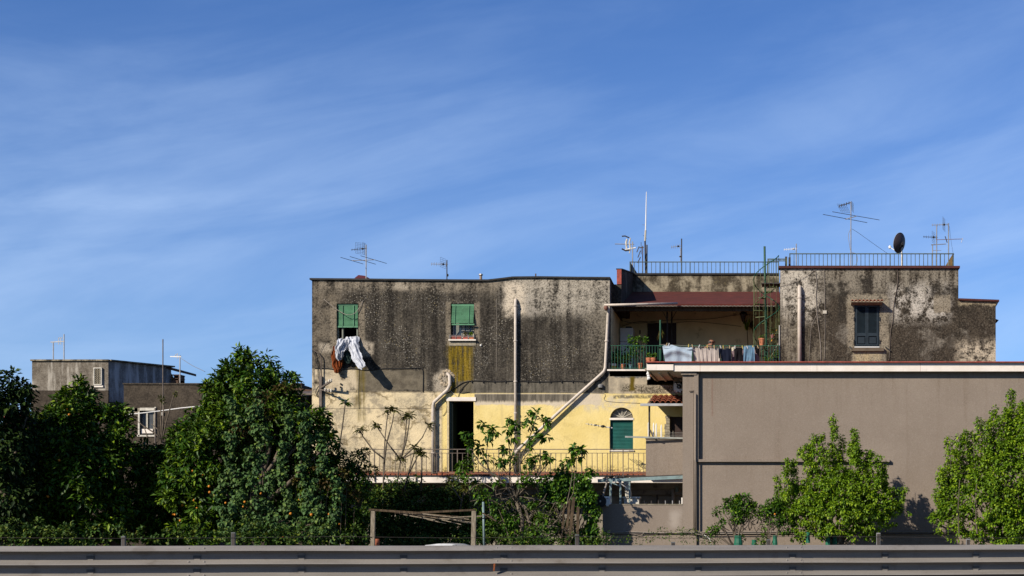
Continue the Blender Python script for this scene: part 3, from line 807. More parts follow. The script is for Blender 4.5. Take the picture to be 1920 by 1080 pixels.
# ---- arched window
aw = frame_rect(MB(), 1144.3, 1186.7, 787.5, 843.7, 1.6, 0.06, 0.14).build('window', M_TEAL, main, label='arched window closed by a teal roller blind')
slats(aw, 1146, 1185, 789.5, 842, 20, 0.10, M_TEAL)
MB().pbox(1143, 1188, 783.5, 787.3, -0.02, 0.14).build('transom', M_SLAB, aw)
MB().pbox(1142, 1189, 844, 846.2, -0.04, 0.12).build('sill', M_SLAB, aw)
mb = MB()
fan = [(cx + (rad-0.02) * math.cos(math.pi*i/16), zc + (rad*0.93-0.02) * math.sin(math.pi*i/16)) for i in range(17)]
mb.prism_y(fan[::-1], 0.16, 0.17); mb.build('pane', simple('dusty_glass', (0.16, 0.14, 0.11), 0.35), aw)
mb = MB()
for i in range(1, 6):
    t = math.pi*i/6; mb.bar((cx, 0.145, Z(783.5)+0.01), (cx+rad*.95*math.cos(t), 0.145, zc+rad*.88*math.sin(t)), 0.02, 0.02)
mb.build('glazing_bar', M_FRAME, aw)

# ---- door opening and stone quoins under the tiled canopy
dr = MB().pbox(1257, 1288, 781.5, 889, 0.14, 0.18).build('door', M_BROWNDOOR, main, label='dark brown door under the tiled canopy')
MB().pbox(1256.3, 1259, 781.5, 889, 0.05, 0.138).build('frame', M_BROWNDOOR, dr)
for i in range(11):
    z0 = 779 + i*5.2; w = random.uniform(6.5, 10.5)
    b = MB().pbox(1255.5-w, 1255.5, z0+0.3, z0+4.9, -random.uniform(0.02, 0.06), -0.002)
    b.build('stone', M_STONE, main)

# ---- porch room seen through the gap below the white fascia
mb = MB(); mb.pbox(1200, 1330, 690, 730, 2.2, 2.3); mb.build('porch_wall', M_VERANDA, main)
for a, b in ((1214, 1227), (1229, 1240), (1262, 1275)):
    MB().pbox(a, b, 709, 740, 2.1, 2.19).build('door', M_BROWNDOOR, main)
MB().pbox(1227.4, 1228.6, 708, 740, 2.05, 2.12).build('door_frame', M_WHITE, main)

# ---- balcony
BY = -1.28
bal = MB().box(X(560), X(1292), BY, -0.002, Z(905, BY), Z(893.2, BY)).build('balcony', M_SLAB, main, label='white edged balcony with terracotta floor across the yellow front')
fl = MB().box(X(560), X(1215), BY-0.03, -0.002, Z(893.2, BY)+0.002, Z(891, BY)); fl.build('floor_tiles', M_COPE, bal)
sk = MB().box(X(560), X(1215), -0.05, -0.002, Z(891, BY)+0.002, Z(884.5, 0)); sk.build('skirting', M_TILEFLOOR, bal)
for i in range(70):      # small run of red tiles stood along the edge of the floor
    x0 = X(640) + i*0.145
    if x0 > X(1208): break
    hgt = random.uniform(0.03, 0.07) if i < 26 else 0.035
    MB().box(x0, x0+0.135, BY+0.12, BY+0.15, Z(891, BY)+0.003, Z(891, BY)+0.003+hgt).build('tile', M_TERRA, bal)
ML = MB(); ML.prism_x([(-0.002, Z(905, BY)-0.002), (-0.5, Z(905, BY)-0.002), (-0.42, Z(905, BY)-0.14), (-0.2, Z(905, BY)-0.2), (-0.16, Z(905, BY)-0.34), (-0.002, Z(905, BY)-0.4)], X(560), X(1292))
ML.build('moulding', simple('grey_moulding', (0.25, 0.215, 0.18), 0.9, var=0.25, scale=2, dirt=0.3), bal)
# railing: posts, balusters and bars, each one a piece
ry = -1.31
x0, x1 = X(672, ry), X(1211, ry)
rt, rb = Z(842, ry), Z(886.5, ry)
railing = MB().box(x0, x1, ry-0.018, ry+0.018, rt-0.02, rt+0.005).build('railing', M_IRON, main)
MB().box(x0, x1, ry-0.008, ry+0.008, Z(849.5, ry)-0.01, Z(849.5, ry)+0.006).build('bar', M_IRON, railing)
MB().box(x0, x1, ry-0.008, ry+0.008, rb-0.01, rb+0.006).build('bar', M_IRON, railing)
bme = mesh_of(MB().box(-0.009, 0.009, -0.009, 0.009, rb-0.0 - rt, Z(849.5, ry) - rt - 0.01), 'baluster', M_IRON)
pme = mesh_of(MB().box(-0.014, 0.014, -0.014, 0.014, Z(903, ry) - rt, -0.02), 'post', M_IRON)
n = int((x1-x0)/0.163)
for i in range(n+1):
    x = x0 + 0.02 + i*0.163
    if i % 8 == 3:
        piece('post', pme, railing, (x, ry, rt))
    else:
        piece('baluster', bme, railing, (x, ry + random.uniform(-.003, .003), rt), (0, random.uniform(-.01, .01), 0))

# ---- drainpipes
def pipe(pts, r, name='drainpipe', parent=main, mat=M_PIPE, brackets=(), n=12):
    o = MB().tube(pts, r, n).build(name, mat, parent, True)
    rb_ = r[-1] if isinstance(r, list) else r
    for b in brackets:
        MB().lathe((b[0], b[1], b[2]-0.03), [(rb_+0.004, 0), (rb_+0.016, 0.01), (rb_+0.016, 0.05), (rb_+0.004, 0.06)], 12).build('collar', mat, o)
    return o
pv = X(967.5); py_ = -0.10
pipe([(pv-0.02, 0.02, Z(561)), (pv, -0.05, Z(563)), (pv, py_, Z(568)), (pv, py_, Z(888))], 0.047,
     brackets=[(pv, py_, Z(q)) for q in (574, 640, 716, 775, 830)])
c1 = [P(1270, 569, .78), P(1133, 572, -0.28)]
pipe(c1, 0.038, 'gutter_pipe')
pp = [(X(1137, -.12), -0.22, Z(574, -.12)), (X(1141, -.12), -0.14, Z(582, -.12)), (X(1140, -.12), py_, Z(590)), (X(1135.5), py_, Z(690)), (X(1133), py_, Z(697)), (X(1127), py_-.01, Z(703)),
      (X(1060), py_-.03, Z(763)), (X(972), py_-.05, Z(844)), (X(967.5), -0.12, Z(852))]
pipe(pp, 0.05, brackets=[(X(1138), py_, Z(640))])
MB().lathe((X(1137, -.12), -0.24, Z(578, -.12)), [(0.03, -0.09), (0.07, -0.03), (0.075, 0.03), (0.04, 0.07)], 10).build('elbow', simple('rusty_elbow', (0.22, 0.10, 0.07), 0.7), main, True)
hp = [(X(838), 0.04, Z(706)), (X(840), -0.05, Z(701)), (X(844), -0.09, Z(705)), (X(845), -0.11, Z(722)), (X(841), -0.12, Z(731)), (X(815), -0.12, Z(755)), (X(813.5), -0.12, Z(762)), (X(813.5), -0.12, Z(888))]
pipe(hp, [0.05, 0.055, 0.055, 0.055, 0.055, 0.055, 0.055, 0.055], brackets=[(X(813.5), -0.12, Z(q)) for q in (790, 850)])
# broken plaster round the pipe hole
mb = MB()
for i in range(16):
    t = 2*math.pi*i/16; rr = random.uniform(0.13, 0.22)
    mb.ball((X(838)+rr*math.cos(t), -0.005, Z(709)+rr*1.1*math.sin(t)), (random.uniform(.04, .09), 0.03, random.uniform(.04, .08)), 7, 4)
mb.build('broken_plaster', simple('broken_plaster', (0.42, 0.34, 0.24), 0.95, var=0.3, scale=16, bump=0.02), main)

# ---- gutter of the canopy, its posts and its tiles
cano = thing('tiled_canopy', (X(1240), -0.8, Z(760, -1.6)), 'small lean-to canopy of red clay tiles beside the taupe corner pillar', 'canopy')
cy0 = -1.62
zt, zb_ = Z(742, -0.4), Z(757, cy0)
mb = MB(); mb.prism_x([(-0.01, zt-0.02), (cy0, zb_-0.0), (cy0, zb_-0.04), (-0.01, zt-0.07)], X(1213, cy0), X(1300, cy0))
mb.build('board', simple('canopy_board', (0.24, 0.19, 0.13), 0.8), cano)
MB().box(X(1201, cy0), X(1300, cy0), cy0-0.12, cy0-0.01, Z(761.5, cy0), Z(757, cy0)).build('gutter', simple('grey_gutter', (0.42, 0.42, 0.43), 0.5, 0.2), cano)
# half-round clay tile, long way down the slope
def half_tile(L, r, n=6, r2=None):
    mb = MB(); r2 = r2 or r*0.8
    for (yy, rr) in ((0, r), (L, r2)):
        for k in range(n+1):
            t = math.pi*k/n
            mb.v.append((rr*math.cos(t), yy, rr*math.sin(t)))
        for k in range(n+1):
            t = math.pi*k/n
            mb.v.append(((rr-0.014)*math.cos(t), yy, (rr-0.014)*math.sin(t)))
    m_ = n+1
    for k in range(n):
        mb.f.append((k, k+1, 2*m_+k+1, 2*m_+k)); mb.f.append((m_+k+1, m_+k, 3*m_+k, 3*m_+k+1))
        mb.f.append((k+1, k, m_+k, m_+k+1)); mb.f.append((2*m_+k, 2*m_+k+1, 3*m_+k+1, 3*m_+k))
    return mb
tme = mesh_of(half_tile(0.46, 0.088), 'tile', M_TERRA, True)
ang = math.atan2(zt - zb_, -0.01 - cy0)
for i in range(9):
    for j in range(4):
        t = j / 4.0
        yy = cy0 + (-cy0 - 0.01) * t + 0.0
        zz = zb_ + (zt - zb_) * t + 0.02
        piece('tile', tme, cano, (X(1222, cy0) + i*0.172 + random.uniform(-.006, .006) , yy, zz + random.uniform(0, .008)), (ang - 0.05, 0, random.uniform(-.03, .03)))
MB().tube([(X(1217.5, -1.5), -1.5, Z(761, -1.5)), (X(1217.5, -1.5), -1.5, Z(822, -1.5))], 0.03, 8).build('post', M_DARKMETAL, cano)

# ---- cables on the wall
def cable(pts, r=0.014, mat=M_CABLE, parent=main, name='cable', n=5):
    P_ = [Vector(p) for p in pts]; out = []
    for i in range(len(P_)-1):
        a = P_[max(i-1, 0)]; b = P_[i]; c_ = P_[i+1]; d = P_[min(i+2, len(P_)-1)]
        for k in range(5):
            t = k/5.0
            out.append(0.5*((2*b)+(-a+c_)*t+(2*a-5*b+4*c_-d)*t*t+(-a+3*b-3*c_+d)*t**3))
    out.append(P_[-1])
    return MB().tube(out, r, n).build(name, mat, parent, True)
def wc(lst, y=-0.02): return [P(a, b, y) for a, b in lst]
cable(wc([(590, 690), (615, 691), (636, 694), (660, 691), (690, 694), (720, 691), (752, 691), (785, 690), (792, 693), (793.5, 705), (793, 735)]), 0.013)
cable(wc([(828, 740), (845, 733), (858, 724), (870, 717), (890, 714), (930, 715.5), (965, 714.5), (1010, 716), (1060, 714.5), (1100, 715.5), (1126, 714)]), 0.013)
cable(wc([(880, 735), (866, 737), (862, 733), (878, 716)]), 0.010)
cable(wc([(858, 750), (861, 738), (868, 728)]), 0.009)
cable(wc([(830, 780), (836, 772), (838, 758), (833, 748)]), 0.008)
cable(wc([(836, 728), (848, 736), (862, 749)]), 0.010, M_PIPE)
for px in range(884, 1120, 21): MB().pbox(px, px+1.2, 712.6, 717.8, -0.04, -0.002).build('cable_clip', M_CABLE, main)
cable(wc([(1139, 600), (1136, 615), (1134, 640), (1133, 662), (1130, 672), (1133, 684)]), 0.008)
cable([P(607, 561, -0.02), P(618, 570, -0.05), P(634, 582, -0.09), P(650, 590, -0.12), P(664, 588, -0.08), P(673, 578, -0.05), P(681, 563, -0.02)], 0.010, M_CABLEW)
cable(wc([(672.5, 641), (673.5, 692), (672.5, 735), (673.5, 767)], -0.006), 0.007)
cable(wc([(931, 560), (931.5, 620), (931, 700)], -0.006), 0.005, M_CABLEW)
cable(wc([(1050, 735), (1120, 737), (1135, 740), (1137, 752), (1200, 756)], -0.01), 0.007, M_CABLEW)
# tangle and insulators at the left corner
cable(wc([(585, 655), (592, 659), (600, 666), (602.5, 674), (602.5, 700), (603, 765)], -0.08), 0.018, M_IRON)
cable(wc([(587, 657), (592, 672), (597, 692), (599, 722)], -0.06), 0.010)
cable(wc([(590, 660), (596, 700), (600, 725)], -0.05), 0.008)
cable(wc([(596, 745), (592, 735), (597, 725), (604, 722)], -0.05), 0.014)
cable(wc([(610, 640), (596, 668), (588, 690), (589, 730)], -0.03), 0.006)
br = MB(); br.bar(P(600, 728, -0.06), P(621, 715, -0.45), 0.05, 0.05).bar(P(600, 731, -0.06), P(622, 732, -0.4), 0.035, 0.035).pbox(598, 603, 705, 762, -0.10, -0.002)
br.build('cable_bracket', M_IRON, main)
for a, b, yy in ((612, 718, -.25), (617, 715, -.35), (621, 713.5, -.45), (610, 731, -.2), (616, 732, -.3), (621, 733, -.4)):
    MB().lathe((X(a, yy), yy, Z(b, yy)), [(0.015, -0.05), (0.04, -0.03), (0.02, 0.0), (0.04, 0.03), (0.015, 0.06)], 8).build('insulator', M_MARBLE, main, True)
for a, b in ((639, 720), (638.5, 726)):
    MB().tube([P(a, b, -0.001), P(a, b, -0.05)], 0.03, 8).build('wall_socket', M_COPE, main)
# junction boxes
MB().lathe((X(1126.5), -0.03, Z(724.5)-0.05), [(0.085, 0), (0.09, 0.02), (0.09, 0.09), (0.05, 0.12)], 12).build('junction_box', simple('grey_box', (0.22, 0.22, 0.22), 0.6), main)
MB().ball(P(901.5, 647.5, -0.02), 0.035, 8, 5).build('wall_hook', M_WHITE, main)
for (a, b) in ((1122, 548), (1000, 717)): pass

# ================================================================== TERRACE VERANDA
ver = thing('terrace_veranda', (X(1300), 2, TERZ), 'shaded roof terrace under a dark red felt roof with cream walls', 'veranda')
EV = 1.0
rz0, rz1 = Z(571, EV), Z(547, RY1)
MB().prism_x([(EV-.08, rz0), (RY1-.01, rz1), (RY1-.01, rz1-0.08), (EV-.08, rz0-0.05)], RX1+0.004, XR0-0.004).build('roof', M_REDROOF, ver)
mb = MB()      # thin rippled sheet showing at the eave
nn = 90
for i in range(nn):
    xa = XT+0.004 + (XR0-XT-0.008)*i/nn; xb = XT+0.004 + (XR0-XT-0.008)*(i+1)/nn
    o_ = 0.018*(i % 2)
    mb.box(xa, xb-0.006, EV-0.13, EV+0.1, rz0-0.086+o_*0.5, rz0-0.056+o_*0.5)
mb.build('roof_sheet', simple('grey_sheet', (0.16, 0.14, 0.12), 0.8, var=0.4, scale=8), ver, kind='stuff')
MB().box(XT+0.004, XR0-0.004, EV+0.12, EV+0.2, rz0-0.20, rz0-0.06).build('beam', M_DKTIMBER, ver)
VB = 3.9
MB().box(XT, XR0+0.3, VB, VB+0.2, TERZ-0.2, rz0+.3).build('back_wall', M_VERANDA, ver)
MB().box(XT, XT+0.02, 0.33, VB, TERZ, Z(573)).build('end_wall', M_VERANDA, ver)
MB().box(XT, XR0+0.25, 0.0, VB, TERZ-0.22, TERZ).build('floor', M_TILEFLOOR, ver)
dd = MB().pbox(1214, 1268, 606, 693, VB-0.05, VB-0.002).build('door', M_BROWNDOOR, ver)
for px in (1240.5,): MB().pbox(px, px+1, 607, 693, VB-0.06, VB-0.05).build('door_gap', M_BLACK, dd)
MB().pbox(1199, 1201, 619, 626, VB-0.03, VB).build('switch', M_COPE, ver)
cable([P(1165, 601, VB-.02), P(1190, 606, VB-.03), P(1225, 603, VB-.03), P(1260, 600, VB-.03), P(1330, 598, VB-.03), P(1392, 590, VB-.03), P(1450, 596, VB-.03)], 0.008, parent=ver)
cable([P(1165, 612, VB-.02), P(1200, 603, VB-.03), P(1250, 607, VB-.03), P(1300, 603, VB-.03), P(1390, 612, VB-.03)], 0.007, parent=ver)
cable([P(1166, 575, VB-.02), P(1167, 640, VB-.02)], 0.006, parent=ver)
# posts holding the eave
for px, yy in ((1238, 0.02), (1251, 2.05), (1259.5, 3.0)):
    MB().tube([(X(px, yy), yy, TERZ), (X(px, yy), yy, Z(600, yy) if yy < 1 else rz0 + (rz1-rz0)*(yy-EV)/(RY1-EV) - 0.08)], 0.028, 8).build('post', M_GREENIRON if yy < 1 else M_DARKMETAL, ver)
mb = MB()
for px, s_ in ((1251, -1), (1259.5, 1)):
    yy = 2.05 if s_ < 0 else 3.0
    pts = [(X(px + s_*k*4, yy), yy, Z(600 - 26*math.sin(k/5*math.pi/2), yy)) for k in range(6)]
    mb.tube(pts, 0.012, 5)
mb.build('scroll_bracket', M_DARKMETAL, ver)
# front slab edge of the terrace and green railing
sl = MB().box(X(1139), X(1213), -0.10, -0.002, TERZ-0.05, TERZ+0.0).build('slab_edge', M_SLAB, ver)
gy = -0.06
gx0, gx1 = X(1145, gy), X(1462, gy)
gt, gb = Z(647.5, gy), TERZ+0.03
grail = MB().box(gx0, gx1, gy-0.014, gy+0.014, gt-0.02, gt).build('railing', M_GREENIRON, ver)
MB().box(gx0, gx1, gy-0.01, gy+0.01, gb, gb+0.02).build('bar', M_GREENIRON, grail)
gme = mesh_of(MB().box(-0.008, 0.008, -0.008, 0.008, 0, gt-0.02-gb-0.02), 'baluster', M_GREENIRON)
i = 0
while gx0 + 0.04 + i*0.093 < gx1:
    piece('baluster', gme, grail, (gx0 + 0.04 + i*0.093, gy, gb+0.02)); i += 1

# ================================================================== UPPER REAR PARAPET
rear = thing('rear_parapet_house', (X(1320, RY1), RY1, 0), 'set back stained wall above the red veranda roof with a railing on top', 'house')
rx0, rx1 = RX1+0.002, XR0-0.01
MB().box(rx0, rx1, RY1, RY1+0.25, TERZ, Z(515.5, RY1)).build('wall', M_PARA, rear)
MB().box(rx0, rx1, RY1+0.25, 11.0, TERZ, Z(515.5, RY1)-0.5).build('body', M_SIDE, rear)
mb = MB(); mb.box(rx0, rx1, RY1-0.06, RY1+0.3, Z(515.5, RY1)+0.002, Z(513, RY1)+0.012); mb.build('coping', M_COPE, rear)
def roof_railing(thing_, xa, xb, y, ztop, zbot, pitch, mat, zfoot, postn=10, name='railing'):
    r_ = MB().box(xa, xb, y-0.02, y+0.02, ztop-0.03, ztop).build(name, mat, thing_)
    MB().box(xa, xb, y-0.012, y+0.012, zbot-0.025, zbot).build('bar', mat, r_)
    b_ = mesh_of(MB().box(-0.010, 0.010, -0.010, 0.010, zbot, ztop-0.03), 'baluster', mat)
    p_ = mesh_of(MB().box(-0.017, 0.017, -0.017, 0.017, zfoot, ztop-0.03), 'post', mat)
    k = 0
    while xa + k*pitch < xb - 0.02:
        piece('post' if k % postn == 0 else 'baluster', p_ if k % postn == 0 else b_, r_, (xa + 0.017 + k*pitch, y, 0), (0, 0, 0)); k += 1
    piece('post', p_, r_, (xb-0.017, y, 0))
    return r_
yr = 5.9
r1 = roof_railing(rear, X(1180.5, yr), XR0-0.02, yr, Z(490.5, yr), Z(512.5, yr)+0.01, 0.155, M_RAILBLUE, Z(515.5, RY1)-0.5, 7)
# return of the railing with its brown sheet
MB().add([(X(1181, yr), yr, Z(491.5, yr)), (X(1181, yr), yr, Z(519, yr)), (X(1181, yr)+0.06, 9.8, Z(519, yr)), (X(1181, yr)+0.06, 9.8, Z(491.5, yr)),
          (X(1181, yr)+0.02, yr, Z(491.5, yr)), (X(1181, yr)+0.02, yr, Z(519, yr)), (X(1181, yr)+0.08, 9.8, Z(519, yr)), (X(1181, yr)+0.08, 9.8, Z(491.5, yr))],
         [(0,1,2,3), (7,6,5,4), (0,4,5,1), (3,2,6,7), (0,3,7,4), (1,5,6,2)]).build('side_panel', M_RUSTP, rear)

# ================================================================== RIGHT HOUSE
rh = thing('stained_house', (X(1640), 0, 0), 'square mould stained house block with closed dark teal shutters', 'house')
hw = H(1602, 1649, 570, 651.5)
mb = MB(); XS = X(1797); XE = X(1867)
tz = Z(503.5); tz2 = Z(563.5)
wall_grid(mb, [XR0, hw[0], hw[1], XS, XE], [0.0, hw[2], hw[3], tz2, tz], [hw, (XS, XE, tz2, tz)], 0.0, 0.3)
mb.build('wall', M_RIGHT, rh)
mb = MB(); mb.box(XR0, XR0+0.3, 0.3, 7.0, 0, tz).box(XS-0.3, XS, 0.3, 7, tz2, tz).box(XE-0.3, XE, 0.3, 7, 0, tz2-0.01).box(XR0+0.3, XE-0.3, 6.7, 7, 0, tz2-0.02).box(XR0+0.3, XS-0.3, 6.7, 7, tz2, tz)
mb.build('outer_wall', M_SIDE, rh)
MB().box(XR0+0.3, XS-0.3, 0.3, 6.7, tz-0.4, tz-0.2).box(XS, XE-0.3, 0.3, 7, tz2-0.3, tz2-0.1).build('roof', M_COPE, rh)
mb = MB(); mb.box(XR0-0.05, XS+0.04, -0.09, 0.35, tz+0.002, Z(501, 0)+0.03); mb.build('coping', M_REDCOPE, rh)
mb = MB(); mb.add([(XS+0.002, -0.09, tz2+0.002), (XE+0.1, -0.09, tz2-0.045), (XE+0.1, -0.09, tz2+0.015), (XS+0.002, -0.09, tz2+0.062),
                   (XS+0.002, 7.0, tz2+0.002), (XE+0.1, 7.0, tz2-0.045), (XE+0.1, 7.0, tz2+0.015), (XS+0.002, 7.0, tz2+0.062)],
                  [(0,1,2,3), (7,6,5,4), (0,4,5,1), (3,2,6,7), (1,5,6,2), (0,3,7,4)])
mb.build('coping', M_REDCOPE, rh)
MB().prism_y([(XE+0.001, tz2-0.06), (XE+0.09, tz2-0.05), (XE+0.001, tz2-0.2)], -0.06, 0.2).build('corbel', M_COPE, rh)
MB().prism_y([(XE+0.001, Z(596)), (XE+0.13, Z(598.5)), (XE+0.08, Z(602)), (XE+0.001, Z(600))], 0.2, 0.9).build('small_hood', M_COPE, rh)
# shutters: two leaves, stiles and louvres
rw = frame_rect(MB(), 1602.2, 1648.8, 570.5, 650.5, 2.2, 0.02, 0.10).build('window', M_SHUT, rh, label='tall window closed by two dark teal louvred shutters')
for k, (a, b) in enumerate(((1604.6, 1625.2), (1625.8, 1646.4))):
    lf = frame_rect(MB(), a, b, 572.8, 648, 2.6, 0.0, 0.05)
    lf.pbox(a+2.6, b-2.6, 624.5, 630, 0.002, 0.048)
    lf = lf.build('shutter_leaf', M_SHUT, rw)
    hh = (Z(575.4)-Z(624.5))/24; wd = X(b-2.6)-X(a+2.6)
    lme = mesh_of(MB().add([(-wd/2, -0.017, -0.016), (wd/2, -0.017, -0.016), (wd/2, 0.017, 0.012), (-wd/2, 0.017, 0.012),
                   (-wd/2, -0.017, -0.010), (wd/2, -0.017, -0.010), (wd/2, 0.017, 0.018), (-wd/2, 0.017, 0.018)],
                  [(0,1,2,3), (7,6,5,4), (0,4,5,1), (2,6,7,3)]), 'louvre', M_SHUT)
    for j in range(24): piece('louvre', lme, rw, ((X(a+2.6)+X(b-2.6))/2, 0.023, Z(575.4)-hh*(j+0.5)))
    MB().pbox(a+4, b-4, 632, 644, 0.015, 0.04).build('shutter_panel', M_SHUT, rw)
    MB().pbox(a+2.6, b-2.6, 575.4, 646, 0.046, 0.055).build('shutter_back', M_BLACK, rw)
for zz in (579, 598, 641):
    for px in (1601.2, 1649.4): MB().pbox(px-0.6, px+1.0, zz-3.5, zz+3.5, -0.03, -0.002).build('hinge', M_BLACK, rw)
MB().pbox(1602, 1649, 649.8, 651.4, -0.03, 0.12).build('sill', M_WHITE, rw)
MB().pbox(1597, 1657.5, 652, 658, -0.11, -0.002).build('sill_block', simple('dark_sill_stone', (0.13, 0.10, 0.07), 0.9), rw)
MB().bar(P(1593, 650, -0.05), P(1598, 655, -0.1), 0.04, 0.04).build('stay_hook', M_BLACK, rw)
MB().bar(P(1660, 650.5, -0.04), P(1670, 658, -0.05), 0.035, 0.035).build('stay_hook', M_BLACK, rw)
# little hood of clay tiles
hz0 = Z(564.5, -0.38); hz1 = hz0 + 0.02
MB().prism_x([(-0.002, hz1), (-0.38, hz0-0.0), (-0.38, hz0-0.03), (-0.002, hz1-0.1)], X(1596, -0.3), X(1655, -0.3)).build('hood_slab', M_STONE, rw)
ht = mesh_of(half_tile(0.38, 0.045, 6), 'hood_tile', M_TERRA, True)
for i in range(9):
    piece('hood_tile', ht, rh, (X(1598.5, -0.4) + i*0.118, -0.40, hz0 + 0.004), (math.atan2(hz1-hz0, 0.38), 0, 0))
    if i < 8: piece('hood_tile', ht, rh, (X(1598.5, -0.4) + i*0.118 + 0.059, -0.385, hz0 + 0.03), (math.atan2(hz1-hz0, 0.38), math.pi, 0))
pipe([(X(1499), 0.02, Z(537.5)), (X(1499), -0.05, Z(539)), (X(1499), -0.10, Z(543)), (X(1499), -0.10, Z(690))], 0.066, parent=rh, brackets=[(X(1499), -0.10, Z(559))])
cable(wc([(1528, 505), (1531, 530), (1530, 560), (1533, 600), (1538, 640), (1539, 676)]), 0.010, M_CABLEW, rh)
cable(wc([(1545, 500), (1546, 540), (1547, 600), (1546, 676)]), 0.007, M_CABLEW, rh)
cable(wc([(1538, 560), (1531, 590), (1522, 610), (1519, 640), (1517, 676)], -0.015), 0.006, M_CABLEW, rh)
cable(wc([(1682, 502), (1683, 530), (1676, 570), (1674, 600), (1670, 620), (1669, 640), (1667, 676)]), 0.012, M_IRON, rh)
cable(wc([(1463, 536), (1480, 532), (1500, 524), (1528, 506)], -0.03), 0.006, M_CABLEW, rh)
MB().pbox(1543, 1550, 582, 588, -0.04, -0.002).build('junction_box', M_FRAME, rh)
for a, b in ((1701, 541), (1702, 547), (1737, 540), (1737, 546)): MB().bar(P(a-2, b-2, -0.02), P(a+1.5, b+2, -0.03), 0.03, 0.02).build('crack_iron', M_BLACK, rh)
MB().tube([P(1461.5, 610, -0.02), P(1461.5, 690, -0.02)], 0.02, 6).build('conduit', M_METAL, rh)
# railing on its roof with the side return
yq = 0.7
r2 = roof_railing(rh, X(1480, yq), X(1788, yq), yq, Z(475, yq), Z(498, yq), 0.137, M_RAILBLUE, tz-0.2, 12)
rr2 = MB().bar((X(1788, yq), yq, Z(476, yq)), (X(1788, yq)+0.02, 4.6, Z(476, yq)), 0.035, 0.03).build('railing', simple('ochre_rusty_iron', (0.20, 0.12, 0.035), 0.8, var=0.4), rh)
br_ = mesh_of(MB().box(-0.012, 0.012, -0.05, 0.05, tz-0.2, Z(476, yq)-0.01), 'baluster', bpy.data.materials['ochre_rusty_iron'])
for k in range(26): piece('baluster', br_, rr2, (X(1788, yq), yq+0.1+k*0.15, 0))
r3 = roof_railing(rh, X(1439, .3), X(1476, .3), .3, Z(485, .3), Z(488.5, .3), 0.13, M_STAIR, Z(533, .3), 12)
for px in (1472, 1478.5): MB().pbox(px, px+4, 481+(px-1472)*.2, 503, 0.5, 0.62).build('gate_post', M_DARKMETAL, rh)

# ================================================================== SPIRAL STAIR
stair = thing('spiral_staircase', (X(1437, .46), .46, TERZ), 'green iron spiral staircase climbing from the terrace to the roof', 'staircase')
sx, sy, sr = X(1437, .46), .46, 0.42
ztop_l = Z(535, .46)
MB().tube([(sx, sy, TERZ), (sx-0.06, sy, Z(462, .46))], 0.035, 8).build('pole', M_GREENIRON, stair)
nst = 15; total = 1.6 * 2 * math.pi; a0 = -0.3
def ang_(t): return a0 - total * (1 - t)
for i in range(nst):
    t = (i + 0.5) / nst; a = ang_(t); z = TERZ + (ztop_l - TERZ) * t; da = 0.30
    vs = [(sx, sy, z), (sx+sr*math.cos(a-da), sy+sr*math.sin(a-da), z), (sx+sr*math.cos(a+da), sy+sr*math.sin(a+da), z),
          (sx, sy, z+0.025), (sx+sr*math.cos(a-da), sy+sr*math.sin(a-da), z+0.025), (sx+sr*math.cos(a+da), sy+sr*math.sin(a+da), z+0.025)]
    MB().add(vs, [(0,2,1), (3,4,5), (0,1,4,3), (1,2,5,4), (2,0,3,5)]).build('step', M_STAIR, stair)
bm_ = mesh_of(MB().box(-0.0055, 0.0055, -0.0055, 0.0055, 0, 0.95), 'baluster', M_STAIR)
for i in range(nst*2):
    t = i / (nst*2 - 1); a = ang_(t); z = TERZ + (ztop_l - TERZ) * t
    piece('baluster', bm_, stair, (sx+sr*math.cos(a), sy+sr*math.sin(a), z), (0, 0, a))
for dz, nm in ((0.95, 'handrail'), (0.0, 'stringer')):
    pts = [(sx+sr*math.cos(ang_(t/60)), sy+sr*math.sin(ang_(t/60)), TERZ+(ztop_l-TERZ)*t/60+dz) for t in range(61)]
    MB().tube(pts, 0.016 if dz else 0.014, 6).build(nm, M_GREENIRON if dz else M_STAIR, stair, True)
MB().box(sx-0.15, XR0-0.01, sy-0.35, sy+0.35, ztop_l, ztop_l+0.03).build('landing', M_DARKMETAL, stair)
for k in range(5):      # tall guard bars beside the wall
    px = 1413 + k*10.6
    MB().box(X(px, .01)-0.0045, X(px, .01)+0.0045, 0.0, 0.014, Z(650, .01)+random.uniform(-.2, .2), Z(536, .01)).build('guard_bar', M_STAIR, stair)
# ================================================================== TAUPE BUILDING
YB = -3.0
tb = thing('taupe_building', (4, YB, 0), 'big plain taupe rendered building with off-white fascia and red edging', 'building')
zf = Z(697.5, YB); zc0 = Z(681.5, YB)
xl, xr = X(1280, YB), 22.0
xw = X(1306, YB)
yw = YB + 0.09
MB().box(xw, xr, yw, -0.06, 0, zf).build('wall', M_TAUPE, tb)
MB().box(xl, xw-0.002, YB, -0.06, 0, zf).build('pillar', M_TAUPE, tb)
# pillar head, edge trim and horizontal string course
MB().pbox(1276.5, 1306, 698.3, 702.5, YB-0.08, YB-0.002).build('capital', M_TAUPE, tb)
MB().box(X(1301.5, YB), xw+0.06, YB-0.05, yw+0.0, Z(862, YB), zf-0.05).build('edge_trim', M_TAUPE, tb)
MB().box(xw-0.02, X(1668, YB), yw-0.13, yw-0.002, Z(866, YB), Z(861.2, YB)).build('string_course', M_TAUPE, tb)
